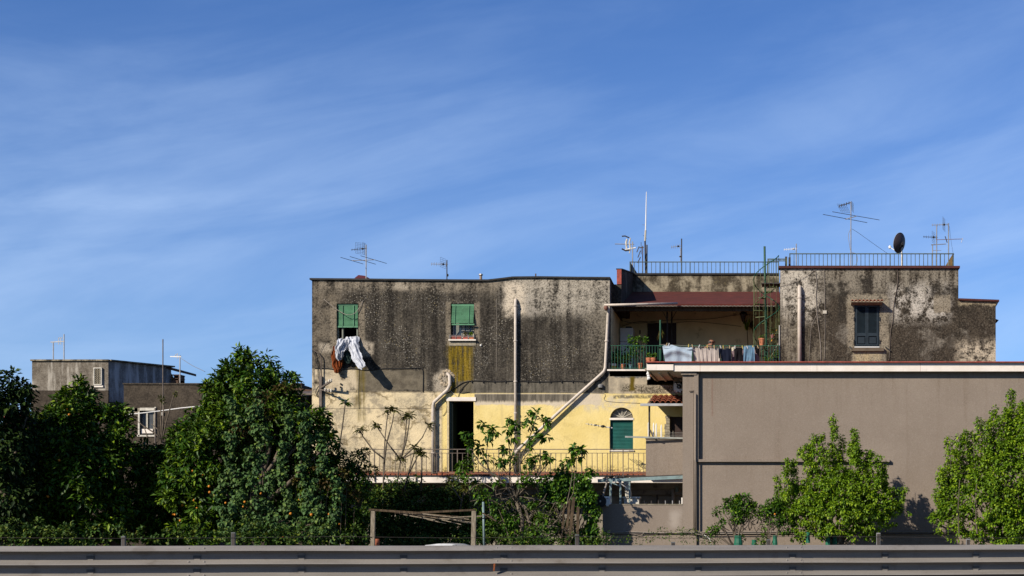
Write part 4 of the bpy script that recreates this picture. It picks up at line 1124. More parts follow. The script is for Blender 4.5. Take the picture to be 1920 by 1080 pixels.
# fascia: main run and the short lower projection at the end
fx0 = X(1263, YB-.15)
MB().box(fx0, xr+0.2, YB-0.16, -0.5, zf+0.004, zc0).build('fascia', M_FASCIA, tb)
MB().box(X(1212.5, YB-.2), fx0-0.003, YB-0.20, -0.06, zf+0.035, zc0-0.005).build('fascia', M_FASCIA, tb)
MB().box(X(1211.5, YB-.2), xr+0.2, YB-0.27, -0.45, zc0+0.003, Z(677.5, YB-.27)).build('edging', M_REDTRIM, tb)
MB().box(X(1213, YB-.2), fx0, YB-0.21, -0.05, Z(682.5, YB-.2), zc0-0.001).build('edging_shadow_strip', M_COPE, tb)  # solid dark strip standing in for the shade below the edging
# beams below the projection
for k in range(3):
    xx = X(1219, YB) + k*0.27
    MB().bar((xx, YB+0.05, zf-0.02), (xx+0.02, -0.2, zf-0.0), 0.03, 0.05).build('joist', M_SLAB if k == 1 else M_TAUPE, tb)
MB().box(X(1213.5, YB), X(1215.5, YB), YB-0.05, YB+0.05, Z(712, YB), zf+0.03).build('pipe_stub', M_WHITE, tb)
for k in range(3): MB().ball((X(1215+k, YB), YB-0.03, Z(701+k*4, YB)), 0.05, 7, 5).build('insulator', M_WHITE, tb)
MB().pbox(1264, 1279.9, 698.5, 718, -1.2, -0.07).build('column', M_TAUPE, tb)
# balcony parapet at its end
MB().pbox(1211, 1283, 822.5, 893, -1.52, -1.34).build('balcony_parapet', M_TAUPE, tb)
MB().box(X(1211, -1.52), xl, -1.34, -0.3, Z(893, -1.5), Z(893, -1.5)+0.15).build('balcony_floor', M_TAUPE, tb)
MB().pbox(1209.5, 1283, 820.6, 822.3, -1.56, -1.3).build('parapet_cap', M_STONE, tb)
# low wall
xlo = X(1130, YB)
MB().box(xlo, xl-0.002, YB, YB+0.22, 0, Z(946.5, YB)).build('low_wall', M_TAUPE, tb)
MB().box(xlo-0.02, xl-0.002, YB-0.02, YB+0.24, Z(946.4, YB), Z(945, YB)).build('wall_cap', M_STONE, tb)
MB().pbox(1277.5, 1279.8, 933, 945, YB-0.01, YB+0.1).build('broken_plaster', M_SLAB, tb)
for k in range(6):
    px = 1208 + k*13.2
    MB().bar((X(px, YB+.1), YB+0.1, Z(946, YB)), (X(px, YB+.1), YB+0.1, Z(938.5, YB)), 0.025, 0.025).build('iron_spike', M_METAL if k > 2 else M_DARKMETAL, tb)
# pipes and cables on the wall
def bc(l, y): return [P(a, b, y) for a, b in l]
MB().tube(bc([(1303.7, 738), (1303.7, 998)], YB-0.10), 0.028, 8).build('conduit', M_TAUPE, tb, True)
MB().tube(bc([(1301, 735), (1301, 998)], YB-0.03), 0.013, 6).build('conduit', simple('brown_conduit', (0.09, 0.065, 0.05), 0.7), tb, True)
MB().tube(bc([(1292, 733.5), (1302, 733)], YB-0.04), 0.014, 6).build('conduit', bpy.data.materials['brown_conduit'], tb, True)
cable(bc([(1131, 999), (1180, 997.5), (1240, 999), (1290, 998), (1330, 1000), (1440, 1000)], YB-0.04), 0.014, M_CABLEW, tb)
cable(bc([(1131, 1001.5), (1200, 1002), (1280, 1001), (1305, 1003)], YB-0.03), 0.012, bpy.data.materials['brown_conduit'], tb)
cable(bc([(1305, 1001), (1400, 1001), (1600, 1001), (1935, 1000)], YB+0.06), 0.016, bpy.data.materials['brown_conduit'], tb)
cable(bc([(1305, 997.5), (1500, 997), (1935, 996.5)], YB+0.065), 0.010, M_CABLEW, tb)
cable(bc([(1285, 997), (1292, 990), (1300, 995), (1306, 1001), (1318, 1003), (1310, 996), (1296, 1000)], YB-0.06), 0.012, M_CABLEW, tb)
cable(bc([(1180, 999), (1200, 1004), (1208, 998)], YB-0.05), 0.008, M_CABLEW, tb)
cable(bc([(1320, 1003), (1330, 1010), (1333, 1020)], YB-0.05), 0.012, M_WHITE, tb)

# air conditioner under the fascia
def aircon(name, px0, px1, py0, py1, y, depth, fanpx, fanr, label, fan_mat=M_BLACK):
    t = thing(name, ((X(px0, y)+X(px1, y))/2, y, Z(py1, y)), label, 'air conditioner')
    MB().pbox(px0, px1, py0, py1, y, y+depth).build('casing', M_WHITE, t)
    c_ = P(fanpx[0], fanpx[1], y-0.012)
    n = 20; mb = MB(); vs = [(c_[0]+fanr*math.cos(2*math.pi*k/n), y-0.012, c_[2]+fanr*math.sin(2*math.pi*k/n)) for k in range(n)] + \
        [(c_[0]+fanr*math.cos(2*math.pi*k/n), y-0.001, c_[2]+fanr*math.sin(2*math.pi*k/n)) for k in range(n)]
    mb.add(vs, [tuple(range(n))] + [(k, k+n, (k+1) % n+n, (k+1) % n) for k in range(n)]); mb.build('fan_opening', fan_mat, t)
    mb = MB()
    for q in range(1, 4):
        rr = fanr*q/3.6
        mb.tube([(c_[0]+rr*math.cos(2*math.pi*k/16), y-0.02, c_[2]+rr*math.sin(2*math.pi*k/16)) for k in range(17)], 0.004, 4, False)
    mb.build('fan_grille', M_DARKMETAL, t)
    MB().ball((c_[0], y-0.02, c_[2]), (0.03, 0.02, 0.03), 8, 5).build('fan_hub', M_MARBLE, t)
    MB().box(X(px0, y)+0.05, X(px0, y)+0.12, y+0.02, y+depth+0.1, Z(py1, y)-0.05, Z(py1, y)-0.002).box(X(px1, y)-0.12, X(px1, y)-0.05, y+0.02, y+depth+0.1, Z(py1, y)-0.05, Z(py1, y)-0.002).build('bracket', M_WHITE, t)
    return t
aircon('air_conditioner', 1263, 1279.5, 715.5, 732.5, -1.2, 0.35, (1273, 725), 0.07, 'small white air conditioner tucked below the off-white fascia')
cable([P(1267, 716, -1.25), P(1272, 722, -1.3), P(1278, 718, -1.3), P(1277, 727, -1.3), P(1272, 727, -1.24)], 0.014, parent=tb)
ac2 = aircon('air_conditioner', 1112, 1144, 930.5, 946, YB-0.15, 0.35, (1125.5, 940), 0.185, 'white air conditioner with a black fan beside the ivy bush')
MB().pbox(1136, 1141, 934, 935, YB-0.162, YB-0.152).build('badge', simple('grey_badge', (0.25, 0.2, 0.22), 0.6), ac2)
mb = MB(); mb.bar((X(1118, YB), YB+0.05, 0), (X(1118, YB), YB+0.05, Z(946.5, YB)), 0.05, 0.05).bar((X(1118, YB), YB+0.05, Z(948, YB)), (xlo, YB+0.05, Z(948, YB)), 0.05, 0.05); mb.build('stand', M_DARKMETAL, ac2)
cable([P(1131, 930, YB+.1), P(1133, 920, YB+.1), P(1137, 908, YB+.3), P(1138, 896, YB+.6)], 0.03, M_CABLEW, ac2, 'hose')

# blue-grey steel frame over the yard
fy = YB + 0.55
fr = thing('steel_frame', (X(1190, fy), fy, 0), 'blue-grey steel beam on posts with braces behind the low taupe wall', 'metal frame')
MB().bar(P(1121, 901.5, fy), P(1282, 894.5, fy), 0.09, 0.10).build('beam', M_BLUEGREY, fr)
MB().bar(P(1130, 897.5, fy+0.5), P(1282, 891, fy+0.5), 0.05, 0.05).build('beam', M_DARKMETAL, fr)
for px, w in ((1145, 0.07), (1163.3, 0.06), (1180.3, 0.045)):
    MB().bar((X(px, fy), fy, 0), (X(px, fy), fy, Z(901-(px-1121)*.04, fy)-0.05), w, w).build('post', M_BLUEGREY, fr)
MB().bar(P(1147, 905, fy-.03), P(1164, 912, fy-.03), 0.03, 0.03).build('brace', M_BLUEGREY, fr)
MB().bar(P(1157, 901, fy-.06), P(1180, 919, fy-.06), 0.03, 0.03).build('brace', M_METAL, fr)
for k in range(14):
    px = 1131 + random.uniform(0, 42)
    MB().bar(P(px, 898-random.uniform(0, 3), fy+.2), P(px+random.uniform(6, 16), 895-random.uniform(0, 4), fy+.3), 0.02, 0.02).build('dry_cane', M_DKTIMBER, fr)

# statue on its pedestal
sy_ = YB + 0.9
st = thing('garden_statue', (X(1178, sy_), sy_, 0), 'white stone statue of a standing figure on a pedestal behind the low wall', 'statue')
ped = MB(); ped.pbox(1170, 1198, 934, 1070, sy_-0.2, sy_+0.2); ped.build('pedestal', M_MARBLE, st)
MB().pbox(1167, 1200, 931.2, 934, sy_-0.24, sy_+0.24).build('pedestal_cap', M_MARBLE, st)
def skin(name, verts, edges, rad, mat, parent, sub=2, root=0):
    o0 = worg(parent)
    me = bpy.data.meshes.new(name)
    me.from_pydata([tuple(Vector(v)-o0) for v in verts], edges, [])
    o = bpy.data.objects.new(name, me); C.objects.link(o); o.parent = parent; WO[o.name] = o0.copy()
    md = o.modifiers.new('skin', 'SKIN')
    for i, r in enumerate(rad):
        sv = me.skin_vertices[0].data[i]; sv.radius = (r, r) if not isinstance(r, tuple) else r
        sv.use_root = (i == root)
    md.use_smooth_shade = True
    s = o.modifiers.new('sub', 'SUBSURF'); s.levels = sub; s.render_levels = sub
    me.materials.append(mat)
    return o
bx, bz = X(1177, sy_), Z(931, sy_)
hgt = Z(893, sy_) - bz
def sv(a, b, c_=0.0): return (bx + a, sy_ + c_, bz + b*hgt)
skin('figure', [sv(0, .48), sv(.01, .62), sv(0, .74), sv(.0, .81), sv(.005, .87), sv(.005, .95), sv(-.07, .76), sv(-.11, .66), sv(-.06, .58, -.07), sv(.07, .76), (bx+.11, sy_-.04, bz+.86*hgt), (bx+.05, sy_-.03, bz+.97*hgt), sv(-.04, .44), sv(-.05, .25), sv(-.045, .04), sv(.045, .44), sv(.06, .26, -.04), sv(.05, .04), sv(-.045, .01, -.06), sv(.06, .01, -.06)],
     [(0, 1), (1, 2), (2, 3), (3, 4), (4, 5), (2, 6), (6, 7), (7, 8), (2, 9), (9, 10), (10, 11), (0, 12), (12, 13), (13, 14), (0, 15), (15, 16), (16, 17), (14, 18), (17, 19)],
     [.075, .06, .08, .035, .05, .052, .04, .032, .028, .04, .032, .026, .06, .042, .03, .06, .042, .03, .026, .026], M_MARBLE, st)
mb = MB(); mb.lathe((bx+.03, sy_+.06, bz), [(.09, 0), (.085, .1), (.06, .25), (.05, .32)], 9); mb.build('tree_stump', M_MARBLE, st, True)

# horizontal poles lying on the balcony parapet, white stakes, wall antenna
MB().bar(P(1172, 819, -1.75), P(1292, 822, -1.6), 0.05, 0.05).build('long_pole', simple('grey_pole', (0.36, 0.37, 0.34), 0.6, var=0.2), None, label='long grey pole lying across the top of the taupe balcony parapet', cat='pole')
for k, (px, t0) in enumerate(((1216, 791), (1225.5, 792.5), (1230.5, 793.5), (1240, 796))):
    tag(MB().tube([P(px, 821, -1.45), P(px, t0+4, -1.45), P(px, t0, -1.45)], [0.024, 0.024, 0.008], 8).build('white_stake', M_WHITE), 
        ['leftmost white stake in front of the canopy post', 'second white stake right of the canopy post', 'white stake standing close to its left neighbour', 'rightmost and shortest white stake on the balcony parapet'][k], 'stake', 'white stakes on the balcony parapet')
rk = thing('drying_rack', (X(1262), -1.0, Z(822, -1.0)), 'thin wire drying rack in front of the dark brown door', 'drying rack')
for k in range(4):
    MB().tube([P(1222, 812+k*2.6, -1.0-.1*k), P(1284, 811+k*2.6, -1.0-.1*k)], 0.006, 4).build('wire', M_METAL, rk)
for px in (1256, 1262): MB().tube([P(px, 808, -1.0), P(px, 823, -1.4)], 0.008, 4).build('leg', M_METAL, rk)
sb = MB().bar(P(1219, 806, -1.55), P(1226, 822, -1.6), 0.03, 0.04).bar(P(1226, 822, -1.6), P(1236, 822.5, -1.7), 0.03, 0.04).build('pole_bracket', M_DARKMETAL)
tag(sb, 'dark angled iron bracket holding the long grey pole', 'bracket')

# concrete upstand / clutter under balcony seen past the frame
ud = thing('yard_pipes', (X(1240), -0.2, 0), 'grey pipes and slack cables on the shaded wall under the balcony', 'pipes')
MB().tube([P(1262, 905, -.25), P(1262, 960, -.25)], 0.06, 8).build('downpipe', simple('grey_pvc', (0.3, 0.26, 0.22), 0.6), ud, True)
MB().tube([P(1232, 915, -.1), P(1232, 960, -.1)], 0.02, 6).build('conduit', M_COPE, ud)
cable([P(1110, 925, -.1), P(1135, 930, -.1), P(1170, 918, -.12), P(1210, 921, -.12), P(1260, 914, -.3), P(1290, 917, -.1)], 0.014, M_CABLE, ud)
cable([P(1128, 912, -.1), P(1142, 919, -.1), P(1136, 927, -.1), P(1124, 923, -.1)], 0.012, M_CABLE, ud)
MB().pbox(1266, 1272, 909, 922, -0.45, -0.25).build('lantern', simple('green_grey_lantern', (0.12, 0.15, 0.12), 0.5), ud)
# ================================================================== LAUNDRY
def sheet(name, outline_top, outline_bot, y0, folds, amp, mat, label, cat, nx=26, nz=14, group=None, lean=0.0, thick=0.006, seed=0, shape=None, parent=None):
    """hanging cloth: top and bottom edges given as measured polylines, vertical folds that open towards the hem"""
    rr = random.Random(seed)
    ph = [rr.uniform(0, 6.28) for _ in range(4)]
    def lerp(pl, t):
        t *= (len(pl)-1); i = min(int(t), len(pl)-2); f = t-i
        return (pl[i][0]*(1-f)+pl[i+1][0]*f, pl[i][1]*(1-f)+pl[i+1][1]*f)
    front = []
    for j in range(nz+1):
        v = j/nz
        for i in range(nx+1):
            u = i/nx
            a = lerp(outline_top, u); b = lerp(outline_bot, u)
            px = a[0]*(1-v)+b[0]*v; py = a[1]*(1-v)+b[1]*v
            d = amp*(0.25+0.75*v)*(math.sin(u*folds*6.28+ph[0]+v*1.2)+0.5*math.sin(u*folds*14+ph[1])+0.3*math.sin(v*7+u*5+ph[2]))
            if shape: d += shape(u, v)
            y = y0 + d - lean*v
            front.append((X(px, y0), y, Z(py, y0)))
    n_ = len(front); mb = MB(); mb.v = front + [(x, y+thick, z) for x, y, z in front]
    for j in range(nz):
        for i in range(nx):
            a = j*(nx+1)+i
            mb.f.append((a, a+nx+1, a+nx+2, a+1)); mb.f.append((n_+a, n_+a+1, n_+a+nx+2, n_+a+nx+1))
    o = mb.build(name, mat, parent, True)
    if label: tag(o, label, cat, group)
    return o
CL = -0.85
sag = lambda px: 646.5 + 5.5*math.sin(max(0, min(1, (px-1243)/182))*math.pi*0.62)
lb = cloth('pale_blue_cotton', (0.44, 0.54, 0.64)); bg_ = cloth('beige_cotton', (0.50, 0.44, 0.40)); nv = cloth('navy_knit', (0.010, 0.014, 0.030))
bk = cloth('black_cloth', (0.010, 0.009, 0.011)); jn = cloth('light_blue_denim', (0.16, 0.29, 0.42), 0.25); mv = cloth('mauve_cotton', (0.26, 0.19, 0.21)); wt = cloth('white_cotton', (0.62, 0.64, 0.70), 0.2)
G_ = 'laundry on the terrace line'
sheet('bedsheet', [(1242, 649), (1258, 646), (1272, 650.5), (1285, 651), (1298, 651)], [(1249, 690), (1262, 688), (1275, 689), (1288, 690), (1296, 690)], CL, 1.3, 0.035, lb,
      'pale blue sheet, leftmost and widest on the line', 'sheet', group=G_, seed=3, shape=lambda u, v: -0.10*math.exp(-((v-0.18-0.4*abs(u-0.5))**2)*60))
sheet('bedsheet', [(1244, 647), (1262, 649.5), (1280, 651), (1298, 652.5)], [(1243.5, 652), (1262, 655), (1280, 656.5), (1299, 655)], CL-0.03, 1.3, 0.02, lb,
      'folded-over pale blue top hem of the wide sheet', 'sheet', group=G_, seed=4, nz=4)
sheet('curtain', [(1297, 651.5), (1322, 652.5), (1350, 653)], [(1307, 690), (1325, 690), (1350, 690)], CL+0.05, 6, 0.022, bg_,
      'beige pleated curtain hanging right of the pale blue sheet', 'curtain', group=G_, seed=5, nx=60)
sheet('sweater', [(1349, 653), (1357, 655), (1363, 653.5), (1371, 652.5)], [(1356, 692), (1360, 692), (1366, 692), (1371, 692)], CL, 1.2, 0.03, nv,
      'navy sweater with one sleeve dangling beside the beige curtain', 'sweater', group=G_, seed=6)
sheet('sweater_sleeve', [(1347, 654), (1351, 653.5)], [(1347.5, 672), (1349.5, 672)], CL-0.04, 0.6, 0.02, nv, None, None, seed=7, nx=6, parent=bpy.data.objects['sweater'])
sheet('white_garment', [(1371, 651), (1377, 650)], [(1372, 658), (1376.5, 658)], CL, 0.6, 0.02, cloth('cream_cotton', (0.55, 0.5, 0.38)), 'small cream garment pegged between the navy sweater and black trousers', 'garment', group=G_, seed=8, nx=8)
sheet('trousers', [(1376.5, 652), (1392, 651)], [(1377, 690), (1384, 672), (1392, 690)], CL, 0.8, 0.03, bk, 'black trousers hanging left of the blue jeans', 'trousers', group=G_, seed=9)
sheet('jeans', [(1394.5, 650), (1404, 648), (1414, 648)], [(1394, 690), (1401, 690)], CL-0.02, 0.9, 0.03, jn, 'light blue jeans hanging by the waist', 'jeans', group=G_, seed=10, nx=16)
sheet('jeans_leg', [(1404, 655), (1414.5, 650)], [(1408, 690), (1415, 690)], CL-0.05, 0.9, 0.03, jn, None, None, seed=11, nx=12, parent=bpy.data.objects['jeans'])
sheet('shirt', [(1414.5, 648), (1424, 648)], [(1417, 662), (1421, 664), (1423.5, 671)], CL, 0.8, 0.03, bk, 'small black shirt at the right end of the line', 'shirt', group=G_, seed=12, nx=12)
sheet('towel', [(1372, 657), (1395, 656), (1424, 655)], [(1372, 690), (1398, 690), (1424, 690)], CL+0.28, 2, 0.03, mv, 'mauve towel hung on the second line behind trousers and jeans', 'towel', group=G_, seed=13)
ln = thing('clothes_line', (X(1335, CL), CL, TERZ), 'clothes line with wooden pegs across the front of the terrace', 'clothes line')
MB().tube([(X(p, CL), CL, Z(sag(p)-0.6, CL)) for p in range(1236, 1440, 12)], 0.006, 4).build('line', M_CABLEW, ln)
MB().tube([(X(p, CL+.27), CL+0.27, Z(654.5, CL+.27)) for p in range(1236, 1440, 12)], 0.006, 4).build('line', M_CABLEW, ln)
mb = MB(); mb.bar(P(1237, 655, CL-.05), P(1237, 690, CL-.05), 0.03, 0.03).bar((X(1237, CL), -0.05, Z(650, CL)), (X(1237, CL), CL-.06, Z(650, CL)), 0.03, 0.03)
mb.bar((X(1433, CL), -0.05, Z(648, CL)), (X(1433, CL), CL-.06, Z(648, CL)), 0.03, 0.03); mb.build('arm', M_GREENIRON, ln)
pg = [mesh_of(MB().box(-0.012, 0.012, -0.02, 0.02, -0.05, 0.05), 'peg', simple('peg_' + nme, c_, 0.6, bump=0)) for nme, c_ in (('wood', (0.45, 0.33, 0.17)), ('white', (0.6, 0.6, 0.6)), ('yellow', (0.55, 0.42, 0.1)))]
for k, px in enumerate((1250, 1254, 1291, 1298, 1311, 1326, 1339, 1351, 1356, 1368, 1378, 1392, 1397, 1401, 1412, 1421)):
    piece('peg', pg[k % 3], ln, (X(px, CL), CL-0.01, Z(sag(px)-1.0, CL)), (0, random.uniform(-.35, .35), 0))

# bedding hanging out of the first window: tubes of cloth that narrow and flutter
def drape(name, pts, w, d, mat, label=None, cat=None, nfold=5, amp=0.16, seed=1, n=22, parent=None, ex=5):
    P_ = [Vector(p) for p in pts]
    path, ws, ds = [], [], []
    for i in range(len(P_)-1):
        a = P_[max(i-1, 0)]; b = P_[i]; c_ = P_[i+1]; q = P_[min(i+2, len(P_)-1)]
        for k in range(ex):
            t = k/ex
            path.append(0.5*((2*b)+(-a+c_)*t+(2*a-5*b+4*c_-q)*t*t+(-a+3*b-3*c_+q)*t**3))
            ws.append(w[i]*(1-t)+w[i+1]*t); ds.append(d[i]*(1-t)+d[i+1]*t)
    path.append(P_[-1]); ws.append(w[-1]); ds.append(d[-1])
    rr = random.Random(seed); ph = rr.uniform(0, 6)
    mb = MB(); n = 34; TH = 0.014
    for back in (0, 1):
        for i, p in enumerate(path):
            dr = (path[min(i+1, len(path)-1)]-path[max(i-1, 0)]).normalized()
            side = dr.cross(Vector((0, 1, 0)))
            side = side.normalized() if side.length > 0.05 else Vector((1, 0, 0))
            nrm = side.cross(dr).normalized()
            if nrm.y > 0: nrm = -nrm
            for k in range(n+1):
                u = -1 + 2*k/n
                w_ = ws[i]*(1 + 0.10*math.sin(i*0.9+ph) + 0.05*math.sin(i*2.3+ph*3))
                fold = amp*ds[i]*2.2*(math.sin(nfold*u*2.6+ph+0.16*i) + 0.6*math.sin(nfold*u*5.7+ph*2-0.3*i) + 0.35*math.sin(i*1.3+u*6+ph))
                o_ = ds[i]*(1-u*u)*1.3 + fold - back*TH
                mb.v.append(tuple(p + side*(u*w_ + 0.12*ws[i]*math.sin(i*0.7+ph)*(1-u*u)) + nrm*o_ - dr*(0.06*ws[i]*math.sin(nfold*u*3+ph))))
    m_ = n+1; L_ = len(path); o2 = m_*L_
    for i in range(L_-1):
        for k in range(n):
            a = i*m_+k; mb.f.append((a, a+1, a+m_+1, a+m_)); mb.f.append((o2+a+1, o2+a, o2+a+m_, o2+a+m_+1))
        mb.f.append((i*m_, (i+1)*m_, o2+(i+1)*m_, o2+i*m_)); a = i*m_+n; mb.f.append((a+m_, a, o2+a, o2+a+m_))
    for k in range(n):
        mb.f.append((k+1, k, o2+k, o2+k+1)); a = (L_-1)*m_+k; mb.f.append((a, a+1, o2+a+1, o2+a))
    o = mb.build(name, mat, parent, True)
    if label: tag(o, label, cat, 'bedding airing out of the window')
    return o
def Q(px, py, y): return P(px, py, y)
drape('white_sheet', [Q(650, 639, .15), Q(648, 640.5, -.06), Q(643, 646, -.18), Q(639, 653, -.23), Q(636.5, 662, -.25), Q(636.5, 671, -.22), Q(638, 675.5, -.2)],
      [.24, .25, .19, .17, .15, .11, .05], [.05, .07, .10, .10, .08, .06, .03], wt, 'white sheet bunched over the left half of the window sill', 'sheet', 2.4, .20, 2)
drape('white_sheet', [Q(662, 638.5, .15), Q(661.5, 640.5, -.06), Q(663, 648, -.22), Q(666, 660, -.40), Q(671, 673, -.57), Q(677, 684, -.70), Q(682, 690, -.76)],
      [.24, .22, .17, .165, .16, .13, .10], [.05, .06, .07, .06, .055, .05, .03], wt, 'long white patterned sheet blowing out to the lower right', 'sheet', 2.2, .18, 5)
drape('folded_sheet', [Q(650, 640.5, .02), Q(651, 643, -.13), Q(648.5, 650, -.20), Q(645, 658, -.17)], [.15, .14, .10, .04], [.05, .08, .06, .03], wt, 'small white bunch of cloth between the two white sheets', 'sheet', 3, .22, 9)
M_ORC = cloth('rust_orange_blanket', (0.20, 0.05, 0.014), 0.25)
ob = drape('orange_blanket', [Q(634, 652, -.08), Q(630, 664, -.12), Q(628.5, 676, -.15), Q(629, 687, -.17), Q(632, 694, -.18), Q(635, 698.5, -.17)], [.15, .14, .12, .10, .11, .07], [.05, .06, .05, .05, .05, .03], M_ORC,
      'rust orange blanket hanging in a loop under the white sheets', 'blanket', 2.2, .2, 3)
drape('blanket_fold', [Q(638, 662, -.09), Q(638.5, 676, -.12), Q(637, 688, -.14), Q(635.5, 696, -.16)], [.10, .095, .07, .03], [.04, .05, .04, .02], M_ORC, nfold=2, seed=4, parent=ob)
drape('green_blanket', [Q(649, 648, -.04), Q(649, 658, -.09), Q(650, 668, -.12), Q(653, 675, -.13), Q(658, 677.5, -.14)], [.12, .14, .15, .12, .06], [.04, .05, .05, .04, .02], cloth('dark_green_blanket', (0.03, 0.055, 0.05), 0.3),
      'dark green and blue cloth between the white sheets', 'blanket', 2.4, .2, 6)

# ================================================================== TERRACE THINGS
fg = thing('tall_fridge', (X(1177, 3.0), 3.0, TERZ), 'tall white fridge in the shade at the left of the terrace', 'fridge')
MB().pbox(1163, 1187, 615, 640, 2.9, 3.5).build('upper_door', M_WHITE, fg)
MB().pbox(1163, 1187, 640.6, 697, 2.9, 3.5).build('lower_door', M_WHITE, fg)
MB().bar(P(1184, 650, 2.87), P(1184, 664, 2.87), 0.03, 0.03).build('handle', M_COPE, fg)
mb = MB().pbox(1173, 1184, 612, 614.8, 2.95, 3.3); tag(mb.build('box_on_fridge', M_BLACK), 'low dark box lying on top of the fridge', 'box')
for k, (a, b) in enumerate(((1147, 629), (1151.5, 632))):
    tag(MB().bar(P(a+7+k*2, 696, 2.0), P(a, b, 2.4), 0.16, 0.025).build('leaning_board', simple('board_%s' % ('pale', 'grey')[k], ((0.42, 0.40, 0.38), (0.3, 0.29, 0.28))[k], 0.7)),
        ('pale board leaning at the far left of the terrace', 'grey board leaning right of the pale board')[k], 'board', 'boards leaning on the terrace wall')
# wall lantern
lt = thing('wall_lantern', P(1393.5, 592, VB-0.1), 'dark iron lantern on the cream terrace wall', 'lantern')
c_ = P(1393.5, 592, VB-0.18)
MB().lathe((c_[0], c_[1], c_[2]-0.22), [(.02, 0), (.06, .06), (.11, .26), (.11, .28)], 6).build('glass_body', simple('smoky_glass', (0.06, 0.05, 0.04), 0.2), lt)
MB().lathe((c_[0], c_[1], c_[2]+0.06), [(.14, 0), (.07, .08), (.02, .13), (.02, .18)], 6).build('cap', M_BLACK, lt)
MB().bar((c_[0], c_[1], c_[2]-0.2), (c_[0], VB-0.01, c_[2]-0.25), 0.02, 0.02).build('arm', M_BLACK, lt)

# seated man
mn = thing('person', (X(1330, 1.9), 1.9, TERZ), 'bald man in a dark jacket sitting with bowed head behind the beige curtain', 'person')
my = 1.9; mx = X(1328, my)
hx, hz_ = X(1334.5, my), Z(640.5, my)
def mv_(a, b, c_): return (mx+a, my+c_, TERZ+b)
M_SKIN = simple('tanned_skin', (0.30, 0.14, 0.09), 0.6, var=0.1, bump=0)
M_JACK = cloth('dark_grey_jacket', (0.035, 0.045, 0.055), 0.3); M_TROU = cloth('charcoal_trousers', (0.03, 0.03, 0.035))
skin('body', [mv_(-.03, .50, .05), mv_(-.01, .68, .05), mv_(.01, .84, .04), mv_(.04, .97, .03), (hx-.03, my+.01, hz_-.10), (hx, my, hz_+.0), (hx+.01, my, hz_+.06),
              mv_(-.13, .92, .16), mv_(-.10, .68, .22), mv_(.14, .62, .20), mv_(.10, .92, -.14), mv_(.12, .68, -.20), mv_(.30, .62, -.12),
              mv_(.05, .48, .14), mv_(.42, .50, .15), mv_(.44, .10, .16), mv_(.58, .05, .16), mv_(.05, .48, -.08), mv_(.42, .50, -.09), mv_(.44, .10, -.09), mv_(.58, .05, -.09)],
     [(0, 1), (1, 2), (2, 3), (3, 4), (4, 5), (5, 6), (3, 7), (7, 8), (8, 9), (3, 10), (10, 11), (11, 12), (0, 13), (13, 14), (14, 15), (15, 16), (0, 17), (17, 18), (18, 19), (19, 20)],
     [.15, .14, .15, .10, .055, .105, .085, .06, .045, .035, .06, .045, .035, .09, .07, .045, .035, .09, .07, .045, .035], M_SKIN, mn)
mb = MB(); mb.ball((hx+.095, my-.01, hz_-.015), (.022, .014, .022), 7, 5); mb.build('nose', M_SKIN, mn, True)
for s_ in (-1, 1):
    MB().ball((hx-.005, my+s_*.095, hz_-.01), (.02, .012, .032), 7, 5).build('ear', M_SKIN, mn, True)
    MB().ball((hx+.085, my+s_*.035, hz_+.015), .012, 7, 5).build('eye', M_BLACK, mn, True)
    for k in range(5):
        b0 = Vector(mv_(.14 if s_ > 0 else .30, .62, .20 if s_ > 0 else -.12))
        MB().tube([b0 + Vector((.03, (k-2)*.016, 0)), b0 + Vector((.065-(k == 0)*.02, (k-2)*.018, -.01)), b0 + Vector((.09-(k == 0)*.03, (k-2)*.018, -.035))], [.010, .009, .007], 6).build('finger', M_SKIN, mn, True)
MB().ball((hx-.05, my, hz_-.02), (.075, .102, .055), 10, 6).build('hair_fringe', simple('grey_hair', (0.09, 0.08, 0.075), 0.9), mn, True)
skin('jacket', [mv_(-.03, .46, .05), mv_(-.02, .68, .05), mv_(.0, .84, .04), mv_(.03, .96, .03), mv_(-.02, .90, .17), mv_(-.10, .68, .23), mv_(.10, .63, .21), mv_(.03, .90, -.14), mv_(.10, .68, -.21), mv_(.25, .63, -.14)],
     [(0, 1), (1, 2), (2, 3), (3, 4), (4, 5), (5, 6), (3, 7), (7, 8), (8, 9)], [.17, .16, .175, .12, .085, .065, .05, .085, .065, .05], M_JACK, mn)
skin('trousers', [mv_(-.03, .48, .05), mv_(.05, .48, .14), mv_(.42, .50, .15), mv_(.44, .14, .16), mv_(.05, .48, -.08), mv_(.42, .50, -.09), mv_(.44, .14, -.09)],
     [(0, 1), (1, 2), (2, 3), (0, 4), (4, 5), (5, 6)], [.16, .10, .085, .06, .10, .085, .06], M_TROU, mn)
ch = thing('garden_chair', (mx, my, TERZ), 'plain white chair the seated man sits on', 'chair')
MB().box(mx-.25, mx+.22, my-.2, my+.28, TERZ+.36, TERZ+.39).build('seat', M_WHITE, ch)
MB().box(mx-.28, mx-.25, my-.2, my+.28, TERZ+.36, TERZ+.72).build('backrest', M_WHITE, ch)
for a in (-.24, .2):
    for b in (-.18, .26): MB().box(mx+a-.015, mx+a+.015, my+b-.015, my+b+.015, TERZ+.002, TERZ+.36).build('leg', M_WHITE, ch)

